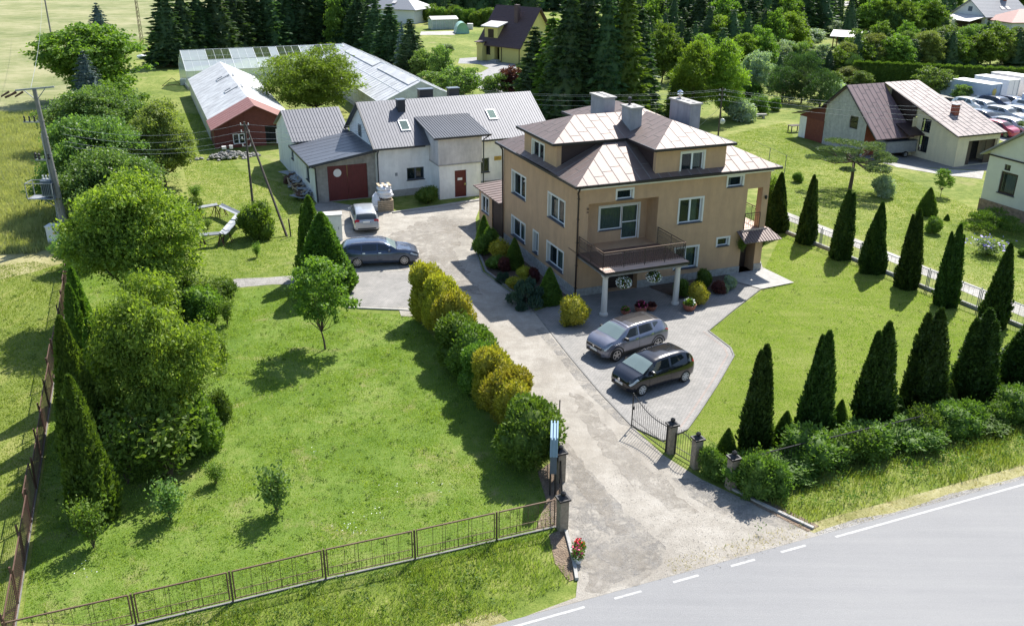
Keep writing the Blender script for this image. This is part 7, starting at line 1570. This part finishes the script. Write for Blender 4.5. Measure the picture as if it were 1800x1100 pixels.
PP_(K['loosedark'], 'shrub', 'pale leafy shrub at the foot of the first tall left thuja', 'shrub', 165, 962, 880, 66)
for px, py, yt, w_, lb, kd in ((300, 912, 848, 62, 'small open shrub on the lawn right of the tall thujas', 'loose'), (487, 902, 822, 66, 'small leafy bush alone in the lower lawn', 'loose'), (380, 850, 815, 40, 'tiny shrub on the lawn below the second walnut', 'loosedark'), (300, 838, 720, 140, 'shaded undergrowth bush below the second walnut', 'loosedark'),
                            (354, 796, 706, 92, 'dark rounded shrub at the lawn side of the second walnut', 'bush'), (225, 850, 740, 96, 'dark low bush behind the first tall thuja', 'loosedark'), (360, 560, 505, 80, 'rounded green shrub between the two walnuts', 'bush'), (400, 570, 525, 36, 'small shrub on the lawn edge between the walnuts', 'loosedark'), (330, 520, 470, 60, 'low shrub at the lawn edge under the big walnut', 'loosedark'),
                            (370, 545, 490, 60, 'bush at the left end of the stone path', 'loosedark'), (452, 418, 358, 70, 'round broad leaved shrub between the troughs and the wooden pole', 'bush'), (452, 452, 428, 18, 'tiny sapling below the round shrub', 'loosedark'), (345, 350, 325, 26, 'tiny bush right of the olive tree', 'loosedark'), (365, 402, 385, 20, 'tiny weed clump inside the troughs', 'loosedark'), (752, 357, 328, 46, 'dark green bush against the white outbuilding wall', 'dark')):
    PP_(K[kd], 'shrub', lb, 'shrub', px, py, yt, w_)
for px, py, yt, w_, lb, kd in ((150, 470, 400, 90, 'bushy tree at the foot of the transformer pole', 'lilac'), (250, 440, 340, 110, 'bushy green tree between the olive tree and the big walnut', 'lilac'), (150, 330, 240, 80, 'bushy tree right behind the transformer cage', 'lilac'), (215, 235, 150, 100, 'bushy tree right of the small blue spruce', 'broad2'), (230, 300, 225, 90, 'leafy tree left of the olive tree', 'lilac'), (215, 630, 565, 70, 'leafy undergrowth tree behind the second walnut', 'broad2')):
    PP_(K[kd], 'deciduous_tree', lb, 'tree', px, py, yt, w_)
for px, py, yt, w_, lb in ((300, 560, 505, 90, 'leafy bush in the gap below the big walnut'), (240, 600, 540, 70, 'bush in the shade between walnut and fence thujas'), (385, 640, 600, 34, 'small bush at the lawn edge beside the second walnut'), (385, 740, 690, 50, 'bush at the lawn side foot of the second walnut'), (340, 380, 350, 40, 'low bush below the olive tree'), (395, 520, 490, 44, 'loose bush at the left start of the stone path')):
    PP_(K['vine'][1], 'shrub', lb, 'shrub', px, py, yt, w_)
PP_(K['young'], 'young_tree', 'slim young tree standing alone in the upper left lawn', 'tree', 572, 614, 446, 116)
PP_(K['thuja2'][0], 'thuja', 'taller rear one of the twin thujas by the stone path', 'tree', 553, 490, 344, 66); PP_(K['thuja2'][1], 'thuja', 'front one of the twin thujas, wide and bright edged', 'tree', 574, 516, 374, 88)
# hedge row of round conifers along the driveway
HR = [(755, 562, 462, 66, 'gold', 'first golden conifer at the upper end of the drive hedge'), (778, 582, 484, 66, 'gold', 'second golden conifer of the drive hedge'), (800, 606, 510, 70, 'gold', 'third golden conifer of the drive hedge'),
      (808, 640, 548, 84, 'ball', 'first round green bush below the three golden conifers'), (832, 664, 572, 84, 'ball', 'second round green bush in the middle of the drive hedge'), (848, 692, 600, 74, 'ball', 'third round green bush, smallest in the middle of the drive hedge'),
      (868, 712, 610, 80, 'gold', 'yellowest golden conifer below the green bushes'), (890, 745, 642, 88, 'gold', 'golden conifer next to the big green ball'), (905, 770, 668, 70, 'gold', 'lowest golden conifer pressed against the big green ball'), (932, 818, 702, 112, 'ball', 'big round green bush at the gate end of the drive hedge')]
for i, (px, py, yt, w_, kd, lb) in enumerate(HR): PP_(K[kd][i % 2], 'hedge_bush', lb, 'bush', px, py, yt, w_ * 1.13, 'drive hedge conifers')
# planting along the house
for px, py, yt, w_, kd, lb in ((851, 428, 378, 28, 'cone', 'small thuja pair at the far end of the house bed'), (848, 448, 412, 38, 'dark', 'dark green round bush at the far corner of the house bed'), (862, 436, 402, 34, 'dark', 'olive round bush behind the far corner bush'), (880, 462, 420, 44, 'goldball', 'yellow green round bush before the first house cone'), (872, 472, 450, 40, 'dark', 'low dark bush at the kerb of the house bed'),
                            (904, 472, 418, 32, 'cone', 'dark cone conifer under the upper ground floor window'), (886, 478, 452, 26, 'plumbush', 'small plum coloured bush in the middle of the house bed'), (884, 496, 480, 30, 'juniper', 'small dark blue green creeping juniper in the house bed'), (923, 494, 468, 34, 'goldball', 'yellow bush behind the reddish one in the house bed'), (938, 498, 470, 24, 'plumbush', 'dark red bush beside the near cone conifer'),
                            (905, 508, 486, 34, 'goldball', 'low golden bush at the kerb near the blue green juniper'), (925, 536, 494, 62, 'juniper', 'wide blue green juniper mat at the near end of the house bed'), (965, 532, 470, 42, 'cone', 'near cone conifer under the lower ground floor window'), (1007, 570, 520, 58, 'goldball', 'large round yellow green bush before the near house corner'),
                            (1225, 535, 496, 40, 'goldball', 'golden round bush between the column and the porch'), (1236, 506, 474, 32, 'dark', 'dark green round bush behind the golden one'), (1197, 520, 490, 34, 'dark', 'dark bush right beside the right column'), (1262, 516, 494, 30, 'plumbush', 'dark purple bush in the shade right of the golden one'), (1282, 508, 486, 26, 'silverbush', 'grey leaved bush near the porch step'), (1272, 514, 498, 20, 'silverbush', 'small grey green clump in the front bed')):
    PP_(K[kd], 'garden_conifer' if kd in ('cone', 'juniper', 'goldball') else 'garden_bush', lb, 'bush', px, py, yt, w_)
t = plant(K['loosedark'], 'hanging_plant', 'dark trailing plant hanging left of the corner porch entrance', 'plant', HP(11.3, -.25, 1.5), 1.0, .7); t = plant(K['loosedark'], 'hanging_plant', 'green trailing plant at the right corner of the porch pillar', 'plant', HP(13.2, .1, 1.5), .7, .7)
# right lawn thujas
FARR = [(1362, 406, 304, 36), (1415, 427, 308, 36), (1475, 454, 334, 40), (1531, 478, 356, 38), (1592, 505, 368, 44), (1660, 536, 394, 46), (1744, 572, 428, 50)]
for i, (px, py, yt, w_) in enumerate(FARR): PP_(K['thuja'][[1, 0, 4, 1, 2, 5, 0][i]], 'thuja', ORD(i) + ' dark columnar thuja from the house in the far row beside the wire fence', 'tree', px, py, yt, w_ * 1.0, 'far row of columnar thujas')
NEARR = [(1325, 790, 606, 62), (1430, 766, 582, 66), (1533, 738, 566, 76), (1620, 716, 542, 80), (1706, 696, 542, 84), (1790, 682, 556, 84), (1862, 668, 540, 84)]
for i, (px, py, yt, w_) in enumerate(NEARR): PP_(K['thuja'][[4, 0, 3, 2, 5, 1, 0][i]], 'thuja', ORD(i) + ' wide dark thuja from the gate in the near row along the vine hedge', 'tree', px, py, yt, w_ * 1.0, 'near row of columnar thujas')
for i, (px, py, yt, w_) in enumerate(((1276, 800, 752, 34), (1376, 782, 722, 42), (1472, 756, 702, 34), (1575, 735, 696, 30), (1662, 712, 668, 34))): PP_(K['cone'], 'thuja', ORD(i) + ' low young thuja from the gate between the wide near ones', 'tree', px, py, yt, w_, 'young thujas in the near row')
# vine hedge
n = 20; VHa, VHb = G(1300, 836), G(1560, 770)
for i in range(n):
    u = i / (n - 1); b = q3 + EU * (.6 + 17 * u + .3 * math.sin(i * 4.4)) + EV * (.1 + .15 * math.sin(i * 1.9)); h = 1.2 + .28 * math.sin(i * 2.1) + .2 * math.sin(i * 5.3)
    t = plant(K['vinedark'] if i % 3 != 2 else K['vine'][i % 2], 'vine_hedge', ORD(i) + ' leafy vine clump from the corner pier along the right railing', 'hedge', b, h, 2.0 + .7 * math.sin(i * 3.7), 'vine clumps over the right railing')
for i, (px, py, yt, w_) in enumerate(((1245, 832, 785, 44), (1262, 840, 800, 40), (1328, 870, 800, 70), (1360, 868, 810, 60))): PP_(K['vine'][i % 2], 'vine_bush', ('leafy vine bush right of the wicket pier', 'low vine bush left of the corner pier', 'tumbling vine bush right of the corner pier', 'vine bush spreading over the verge right of the pier')[i], 'bush', px, py, yt, w_)
# neighbour garden
PP_(K['bush'], 'shrub', 'leafy green shrub seen through the loggia beside the first far thuja', 'shrub', 1346, 398, 318, 46)
PP_(K['japan'], 'pine_tree', 'flat layered grey green pine with bent trunk in the neighbour lawn', 'tree', 1493, 336, 246, 132)
for px, py, yt, w_, kd, lb in ((1551, 346, 308, 42, 'silverbush', 'round white flowering bush right of the flat pine'), (1401, 320, 303, 22, 'dark', 'small round bush on the lawn behind the first far thuja'), (1628, 377, 330, 32, 'cone', 'wide cone conifer in the middle of the neighbour lawn'), (1640, 410, 382, 32, 'dark', 'round hedge bush just below the cone conifer'), (1664, 387, 376, 10, 'cone', 'tiny cone conifer on the neighbour lawn'),
                            (1742, 402, 370, 88, 'mat', 'wide flat layered juniper near the pale cream house'), (1735, 448, 424, 56, 'loose', 'clump of blue irises in the round bed'), (1653, 345, 296, 32, 'young', 'thin young tree on the neighbour lawn'), (1798, 450, 436, 20, 'dark', 'small dark bush at the right edge under the cream house')):
    PP_(K[kd], 'tree' if kd == 'young' else 'garden_bush', lb, 'tree' if kd == 'young' else 'bush', px, py, yt, w_)
t = [o for o in C.objects if o.get('label') == 'clump of blue irises in the round bed'][0]; r = np.random.default_rng(5); P = np.stack([r.uniform(-1, 1, 90), r.uniform(-1, 1, 90), r.uniform(1.2, 1.7, 90)], 1); V, Fq = leafquads(r, P, r.normal(size=P.shape), .14, .9); addobj('blossom', npmesh('blossom', V, Fq, MATS['petal_blue']), t)
# around the greenhouses
PP_(K['willow'], 'deciduous_tree', 'feathery light green tree between the two greenhouses and the outbuilding', 'tree', 556, 202, 94, 165)
for i, (px, py, yt, w_) in enumerate(((302, 116, -30, 62), (330, 112, -25, 56), (357, 108, -20, 60), (388, 106, -35, 60), (418, 98, -40, 58), (447, 94, -32, 56), (476, 92, -45, 58), (505, 88, -40, 58), (534, 86, -50, 58), (562, 84, -45, 56), (590, 84, -40, 54))):
    PP_(K['spruce'][i % 3], 'spruce', ORD(i) + ' dark spruce from the left behind the glass greenhouse', 'tree', px, py, yt, w_ * 1.55, 'dark spruces behind the glass greenhouse')
for i, (px, py, yt, w_) in enumerate(((615, 92, -30, 54), (634, 96, -25, 46), (650, 100, 5, 46), (664, 108, -8, 50), (688, 120, 6, 56), (709, 130, 36, 40), (724, 138, 30, 52))):
    if i == 5: PP_(K['blue'], 'blue_spruce', 'bluish spruce near the right end of the row beside the long cloudy greenhouse', 'tree', px, py, yt, w_)
    else: PP_(K['spruce'][(i + 1) % 3], 'spruce', ORD(i) + ' spruce from the left in the row beside the long cloudy greenhouse', 'tree', px, py, yt, w_ * 1.4, 'spruces beside the cloudy greenhouse')
PP_(K['broad2'], 'deciduous_tree', 'green tree among the spruces left of the white hipped house', 'tree', 603, 92, -10, 60)
for i, (px, py, yt, w_, kd, lb) in enumerate(((742, 144, 90, 50, 'apple', 'pale green young fruit tree right of the last row spruce'), (775, 150, 84, 52, 'apple', 'pale green fruit tree before the yellow house lawn'), (765, 172, 128, 62, 'apple', 'low pale green fruit tree behind the outbuilding ridge'), (812, 178, 120, 76, 'apple', 'wide pale bush tree above the outbuilding roof'), (868, 182, 132, 50, 'apple', 'bright green bush tree left of the purple leaved one'), (900, 180, 120, 52, 'plum', 'purple leaved tree left of the dark spruce group'),
                                              (785, 90, 78, 30, 'bushy', 'small shrub alone on the lawn of the yellow house'))):
    if kd == 'bushy': PP_(K['silverbush'], 'shrub', lb, 'shrub', px, py, yt, w_)
    else: PP_(K[kd], 'fruit_tree', lb, 'tree', px, py, yt, w_)
# dark group behind the villa
for i, (px, py, yt, w_) in enumerate(((938, 208, 44, 72), (968, 214, 20, 74), (996, 226, -30, 84), (1028, 222, -40, 84), (1060, 226, -25, 88), (1092, 224, -35, 84), (1118, 214, 12, 70), (945, 190, 50, 60), (1010, 200, -60, 80), (1075, 200, -50, 80))):
    PP_(K['midspruce'] if i in (1, 5) else K['spruce'][i % 3], 'spruce', ORD(i) + (' tall lighter green spruce of the dense group behind the villa' if i in (1, 5) else ' tall dark spruce of the dense group behind the villa roof'), 'tree', px, py, yt, w_ * 1.35, 'dense spruce group behind the villa')
PP_(K['blue'], 'blue_spruce', 'pale blue spruce at the right edge of the dense spruce group', 'tree', 1133, 208, 74, 58)
PP_(K['lightspruce'], 'conifer', 'light green conifer left of the two feathery larches', 'tree', 1186, 208, 108, 62)
PP_(K['larch'], 'larch', 'left one of two feathery yellow green larches behind the villa chimneys', 'tree', 1214, 212, 70, 74); PP_(K['larch'], 'larch', 'right one of two feathery yellow green larches, beside the dark pole', 'tree', 1266, 208, 66, 78, rot=2)
PP_(K['silver'], 'silver_tree', 'round silvery leaved tree right of the larches', 'tree', 1326, 165, 92, 58)
for i, (px, py, yt, w_, lb) in enumerate(((1374, 180, 114, 62, 'dark pine right of the silvery tree'), (1408, 182, 118, 52, 'middle one of three dark pines on the far lawn'), (1440, 192, 120, 64, 'dark pine nearest the barn shed'))): PP_(K['pine'], 'pine_tree', lb, 'tree', px, py, yt, w_)
for px, py, yt, w_, kd, lb in ((1300, 212, 176, 60, 'silverbush', 'pale garden bush right of the dark pole'), (1330, 200, 168, 44, 'vine', 'leafy bush behind the bench slab'), (1360, 195, 172, 26, 'bush', 'small bush left of the shed lawn'), (1285, 205, 172, 40, 'loosedark', 'tall weeds at the foot of the dark pole'), (1318, 168, 145, 50, 'vine', 'light bush under the silvery tree'), (1463, 175, 140, 50, 'silverbush', 'yellowish bush behind the barn ridge left end'), (1640, 172, 122, 70, 'apple', 'bright loose tree rising behind the pale barn roof'), (1690, 182, 150, 40, 'apple', 'loose green tree at the edge of the car park'), (1795, 238, 215, 30, 'vine', 'green bush at the photo edge before the parked cars')):
    PP_(K[kd][0] if isinstance(K[kd], list) else K[kd], 'bush' if kd not in ('apple',) else 'tree', lb, 'bush' if kd != 'apple' else 'tree', px, py, yt, w_)
# mixed trees of the background: belts placed at their true distance
rb3 = random.Random(21)
def belt(kinds, x0, x1, ya, yb, n, hgt_, w_, names, label, group, ys=None, jitter=6):
    for i in range(n):
        u = (i + .5) / n; px = x0 + (x1 - x0) * u + rb3.uniform(-jitter, jitter); py = ya + (yb - ya) * u + rb3.uniform(-2, 2); k = rb3.randrange(len(kinds)); pr = kinds[k]
        b = G(px, py); h = rb3.uniform(*hgt_); plant(pr, names[k], ORD(i) + ' tree from the left, ' + label[k], 'tree', b, h, rb3.uniform(*w_) * h / 6, group)
KS, KB, KL = K['farspruce'][0], K['broad2'], K['larch']
FS = K['farspruce']; SP = K['spruce']
def BL(r_): return ['evergreen in the ' + r_, 'evergreen in the ' + r_, 'leafy one in the ' + r_, 'light feathery one in the ' + r_]
SN = ['spruce', 'spruce', 'deciduous_tree', 'larch']
belt([FS[0], SP[1], KB, KL], 1150, 1350, 146, 136, 6, (6.5, 9), (4, 5), SN, BL('nearest row of the mixed wood'), 'nearest row of the mixed wood')
belt([FS[0], FS[1], KB, KL], 1130, 1390, 122, 108, 11, (7, 10), (3.6, 4.8), SN, BL('second row of the mixed wood'), 'second row of the mixed wood')
belt([FS[0], SP[0], KB, SP[1]], 1110, 1410, 98, 86, 15, (7, 11), (3.6, 4.6), ['spruce', 'spruce', 'deciduous_tree', 'spruce'], BL('third row of the mixed wood')[:3] + ['evergreen in the third row of the mixed wood'], 'third row of the mixed wood')
belt([FS[0], FS[1], SP[2]], 1110, 1450, 72, 62, 18, (8, 12), (3.6, 4.6), ['spruce'] * 3, ['evergreen in the fourth row of the mixed wood'] * 3, 'fourth row of the mixed wood')
belt([FS[0], FS[1], KB], 1100, 1640, 50, 38, 27, (8, 12), (3.8, 5), SN[:3], BL('fifth row of the mixed wood')[:3], 'fifth row of the mixed wood')
belt([FS[0], FS[1]], 1080, 1440, 24, 14, 20, (9, 13), (3.8, 4.8), SN[:2], ['evergreen in the farthest dark row right of the villa'] * 2, 'farthest dark row right of the villa')
belt([FS[0], FS[1]], 640, 1090, 30, 16, 27, (9, 13), (4, 5), SN[:2], ['evergreen in the dark row behind the yellow house lawn'] * 2, 'evergreens behind the yellow house')
belt([FS[0], FS[1]], 620, 1090, 14, 6, 22, (10, 13), (4, 5), SN[:2], ['evergreen in the very last row behind the yellow house'] * 2, 'last evergreens behind the yellow house')
belt([K['apple'], FS[1], K['olive'], K['silver']], 1345, 1455, 128, 118, 8, (3, 4.6), (5, 6.5), ['fruit_tree', 'spruce', 'fruit_tree', 'silver_tree'], ['small bright one in the gardens before the gazebo', 'small evergreen in the gardens before the gazebo', 'small olive one in the gardens before the gazebo', 'small silvery one in the gardens before the gazebo'], 'small trees before the gazebo')
belt([K['pine'], KB, FS[0]], 1360, 1500, 152, 142, 7, (4, 5.5), (5, 6), ['pine_tree', 'deciduous_tree', 'spruce'], ['dark pine in the row above the barn shed', 'leafy one in the row above the barn shed', 'evergreen in the row above the barn shed'], 'row above the barn shed')
belt([K['bush'], K['dark']], 742, 862, 38, 46, 12, (3, 3.8), (6, 7), ['bush', 'bush'], ['round evergreen bush in the hedge by the foil greenhouse'] * 2, 'round bushes by the foil greenhouse', jitter=2)
belt([FS[1], K['olive'], FS[0], KB], 1475, 1815, 128, 112, 24, (4.2, 6.2), (5, 6.2), ['spruce', 'deciduous_tree', 'spruce', 'deciduous_tree'], ['evergreen in the row behind the tall clipped hedge', 'leafy one in the row behind the tall clipped hedge'] * 2, 'trees behind the tall clipped hedge')
belt([FS[0], K['apple'], FS[1]], 1500, 1815, 104, 92, 18, (3.2, 5), (5.5, 7), ['spruce', 'deciduous_tree', 'spruce'], ['evergreen in the upper row behind the clipped hedge', 'leafy one in the upper row behind the clipped hedge', 'evergreen in the upper row behind the clipped hedge'], 'upper row behind the clipped hedge')
belt([FS[1], KB, K['pine']], 1480, 1660, 72, 64, 10, (6, 9), (4, 5.5), ['spruce', 'deciduous_tree', 'pine_tree'], ['evergreen in the belt behind the gazebo', 'leafy one in the belt behind the gazebo', 'dark pine in the belt behind the gazebo'], 'belt behind the gazebo')
belt([K['apple'], K['olive']], 1650, 1815, 80, 76, 9, (2.6, 3.8), (7, 8), ['deciduous_tree', 'deciduous_tree'], ['low leafy one before the grey gabled house'] * 2, 'trees before the grey gabled house')
belt([FS[0], KB], 1655, 1830, 24, 20, 9, (7, 11), (3.5, 5), ['spruce', 'deciduous_tree'], ['behind the grey gabled house at top right'] * 2, 'trees behind the grey gabled house')
belt([FS[0]], 1470, 1650, 12, 11, 9, (3, 5), (3, 4), ['spruce'], ['small dark conifer by the pale far field'], 'small conifers by the pale field')
for px, py, yt, w_, kd, lb in ((1542, 92, 42, 44, 'broad2', 'round bright tree right of the gazebo'), (1588, 92, 42, 40, 'broad2', 'second round bright tree right of the gazebo'), (1480, 66, 38, 48, 'silver', 'silvery round tree behind the gazebo'), (1402, 110, 82, 20, 'farsp', 'small neat spruce on the grass left of the gazebo'), (1478, 104, 68, 20, 'farsp', 'small dark spruce before the gazebo'), (1442, 106, 84, 16, 'blue', 'small blue spruce left of the gazebo'), (1368, 100, 52, 44, 'silver', 'pale tree in the wood belt left of the gazebo'), (1425, 82, 52, 60, 'silver', 'grey leaved trees beside the gazebo'), (1352, 66, 45, 24, 'silver', 'pale blossoming treetop in the dark belt'), (1730, 80, 34, 30, 'farsp', 'dark spruce in front of the grey gabled house wall')):
    k = K['farspruce'][0] if kd == 'farsp' else K[kd]; PP_(k, 'tree' if kd in ('broad2', 'silver') else 'spruce', lb, 'tree', px, py, yt, w_)
for px, py, yt, w_, kd, lb in ((1488, 152, 118, 50, 'olive', 'loose green tree hiding the left end of the clipped hedge'), (1512, 158, 126, 44, 'apple', 'pale tree before the left end of the clipped hedge'), (1462, 158, 128, 44, 'broad2', 'green tree left of the clipped hedge')):
    PP_(K[kd], 'deciduous_tree', lb, 'tree', px, py, yt, w_)
# tall clipped hedge
ca, cb = G(1495, 150), G(1850, 168); dv = cb - ca; L = dv.length; r = np.random.default_rng(8); nn = 42000; s = r.random(nn); g_ = VG(); hh = 3.3
top = r.random(nn) < .3; z = np.where(top, hh, hh * r.random(nn)); tooth = .35 * np.abs(np.sin(s * L * 2.4)); zz = np.where(top, hh - .35 + tooth * r.random(nn) * 1.3, z); y = np.where(top, r.uniform(-.7, .7, nn), np.where(r.random(nn) < .75, -.75, .75) + .1 * np.sin(s * L * 4.8)) 
P = np.stack([s * L, y, zz], 1); D = np.stack([r.normal(size=nn) * .25, r.normal(size=nn) * .25, np.full(nn, 1.)], 1); g_.add(*leafquads(r, P, D, .42, .4)); g_.add(np.array([[x, yy, z_] for x in (0, L) for yy in (-.68, .68) for z_ in (0, hh - .4)]), np.array([[0, 2, 3, 1], [4, 6, 7, 5], [0, 4, 5, 1], [2, 6, 7, 3], [1, 5, 7, 3]]))
o = addobj('clipped_hedge', g_.mesh('clipped_hedge', MATS['leaf_thuja2']), None, ca); o.rotation_euler = (0, 0, math.atan2(dv.y, dv.x)); tag(o, 'tall clipped dark thuja hedge behind the car park', 'hedge')
# ------------------------------------------------------------------ grasses
def WP(*q): return [W(a, b) for a, b in q]
fv = fp[1].dot(EV); 
grass('lawn_grass', 'short mown grass with clover on the left garden lawn', LEFTLAWN, 230000, .03, .075, 'grass_blade', 1, .012, z=.008, clump=.12)
grass('lawn_grass', 'short mown grass of the sunny right lawn', RIGHTLAWN, 170000, .025, .055, 'grass_blade', 2, .012, z=.008)
mg = [(-15.8, 22), (-28.4, 54), G(60, 460), G(-30, 470), (-45, 40), (-22, 18)]
grass('mown_grass', 'mown grass strip left of the rusty fence', mg, 120000, .04, .09, 'grass_blade', 3, .016, z=.006)
grass('lawn_grass', 'short grass of the yard between the troughs and the outbuilding', PX((340, 500), (330, 330), (300, 200), (360, 200), (420, 300), (490, 320), (560, 370), (595, 430), (600, 500), (470, 485)), 80000, .03, .08, 'grass_blade', 12, .022)
grass('lawn_grass', 'short grass of the neighbour lawn beyond the white lane', PX((1270, 240), (1380, 370), (1600, 455), (1800, 540), (1800, 400), (1720, 370), (1560, 300), (1400, 250), (1380, 215)), 90000, .02, .06, 'grass_blade', 13, .022)
fl = G(-200, 470)
grass('meadow_grass', 'tall pale meadow grass left of the tree belt', [G(0, 448), G(60, 446), G(115, 430), G(118, 300), G(100, 200), G(-60, 200), G(-200, 440)], 130000, .2, .55, 'grass_meadow', 4, .035)
grass('long_grass', 'long uncut grass on the verge outside the front fence', WP((-20, LINE_V + .75), (8.6, LINE_V + .6)) + PX((1006, 1020), (975, 985), (962, 938)) + WP((-20, 24.75)), 80000, .1, .3, 'grass_long', 5, .011, clump=.25, z=.01)
grass('long_grass', 'tall uncut grass on the verge below the vine hedge', [G(1290, 862), G(1345, 884), G(1420, 922), W(16, LINE_V + 1.0), W(60, LINE_V + 1.1), W(60, 26), q3 + EU * 2], 70000, .12, .42, 'grass_long', 6, .012, clump=.2, z=.01)
grass('dry_grass', 'dry mown clippings along the road edge', WP((14.5, LINE_V + .35), (60, LINE_V + .35), (60, LINE_V + 1.25), (14.5, LINE_V + 1.1)), 26000, .03, .1, 'grass_dry', 7, .012, lean=1.2, z=.014)
grass('dry_grass', 'dry grass edge left of the driveway mouth', WP((-20, LINE_V + .35), (8.3, LINE_V + .35), (8.3, LINE_V + .95), (-20, LINE_V + .95)), 20000, .03, .1, 'grass_dry', 8, .012, lean=1.2, z=.014)
rg = np.random.default_rng(9)
def weeds(label, poly, n, h, seed):
    r = np.random.default_rng(seed); g_ = VG(); xs = [p[0] for p in poly]; ys = [p[1] for p in poly]; x = r.uniform(min(xs), max(xs), n * 4); y = r.uniform(min(ys), max(ys), n * 4); m = inpoly(x, y, poly); x, y = x[m][:n], y[m][:n]
    k = 16; P = np.stack([np.repeat(x, k), np.repeat(y, k), np.zeros(len(x) * k)], 1) + np.stack([r.normal(size=len(x) * k) * .1, r.normal(size=len(x) * k) * .1, r.uniform(.03, h, len(x) * k)], 1); g_.add(*leafquads(r, P, r.normal(size=P.shape) + [0, 0, .4], .09 * r.uniform(.6, 1.4, len(P)), .5))
    tag(addobj('weeds', g_.mesh('weeds', MATS['leaf_vine'])), label, 'weeds', kind='stuff')
weeds('broad leaved weeds between the verge grasses by the front fence', WP((-16, LINE_V + 1), (8.6, LINE_V + 1), (9.9, 24.5), (-16, 24.7)), 420, .3, 3); weeds('broad leaved weeds in the verge below the vine hedge', [G(1300, 866), G(1420, 915), W(16, LINE_V + 1.3), W(45, LINE_V + 1.3), W(45, 25.5), q3 + EU * 1.5], 700, .45, 4)
def clumps(label, poly, n, mat, seed):
    r = np.random.default_rng(seed); g_ = VG(); xs = [p[0] for p in poly]; ys = [p[1] for p in poly]; x = r.uniform(min(xs), max(xs), n * 4); y = r.uniform(min(ys), max(ys), n * 4); m = inpoly(x, y, poly); x, y = x[m][:n], y[m][:n]; k = 14; sz = np.repeat(r.uniform(.04, .16, len(x)), k)
    P = np.stack([np.repeat(x, k) + r.normal(size=len(x) * k) * sz, np.repeat(y, k) + r.normal(size=len(x) * k) * sz, r.uniform(.02, .09, len(x) * k)], 1); g_.add(*leafquads(r, P, r.normal(size=P.shape) * [1, 1, .5] + [0, 0, .3], .07 * r.uniform(.6, 1.4, len(P)), .5))
    tag(addobj('clover', g_.mesh('clover', MATS[mat])), label, 'clover', kind='stuff')
clumps('clover and plantain clumps in the left lawn', LEFTLAWN, 650, 'leaf_vine', 21); clumps('bright clover tufts scattered in the left lawn', LEFTLAWN, 700, 'leaf_ball', 22); clumps('small dark tufts in the mown strip left of the fence', mg, 900, 'leaf_vine', 23); clumps('sparse clover in the right lawn', RIGHTLAWN, 100, 'leaf_vine', 24)
weeds('weeds and low herbs in the shade under the walnut trees', PX((170, 760), (200, 560), (330, 530), (400, 600), (390, 800), (250, 860)), 900, .5, 5); weeds('ground herbs below the left tree belt', PX((130, 430), (150, 200), (260, 200), (330, 330), (360, 470), (200, 520)), 900, .6, 6)
r = np.random.default_rng(31); g_ = VG()
for cx_, cy_ in ((600, 930), (612, 925), (625, 940), (660, 905), (760, 860), (780, 870), (560, 800), (690, 860), (880, 800), (150, 1000)):
    b = G(cx_, cy_); k = 12; P = np.stack([b.x + r.normal(size=k) * .3, b.y + r.normal(size=k) * .3, r.uniform(.06, .12, k)], 1); g_.add(*leafquads(r, P, r.normal(size=P.shape) * [1, 1, .2], .045, .9))
tag(addobj('daisies', g_.mesh('daisies', MATS['petal_white'])), 'clusters of tiny white daisies in the left lawn', 'flowers', kind='stuff')
WC = thing('wrapped_bale', 'white wrapped bundle lying in the grass left of the first dark spruce', 'bundle', G(252, 104), .4); m = MB(); rw_ = random.Random(5); m.blob((0, 0, .35), (1.0, .6, .4), rw_, 12, 6, .12); m.build('wrap', MATS['bag_white'], WC); m = MB(); m.blob((1.3, .2, .2), (.5, .4, .25), rw_, 8, 5, .2); m.build('bag', MATS['bag_white'], WC)
# loose stones of the driveway
rs2 = random.Random(4); m = MB(); drv = PX((990, 890), (1120, 800), (1240, 850), (1420, 940), (1290, 995), (1040, 1045), (1018, 1000))
xs = [p.x for p in drv]; ys = [p.y for p in drv]; cnt = 0
X_ = np.random.default_rng(3).uniform(min(xs), max(xs), 9000); Y_ = np.random.default_rng(4).uniform(min(ys), max(ys), 9000); ok = inpoly(X_, Y_, drv)
for x, y in list(zip(X_[ok], Y_[ok]))[:1500]:
    s = rs2.uniform(.008, .02); a = rs2.uniform(0, 3); m.hexa([(x + s * math.cos(a + k * 1.57), y + s * math.sin(a + k * 1.57), .015) for k in range(4)], [(x + s * .6 * math.cos(a + .3 + k * 1.57), y + s * .6 * math.sin(a + .3 + k * 1.57), .018 + s * .8) for k in range(4)])
tag(m.build('gravel_stones', M('stone_loose', (.38, .35, .31), .9, .35, 9)), 'loose grey stones scattered over the driveway mouth', 'gravel', kind='stuff')
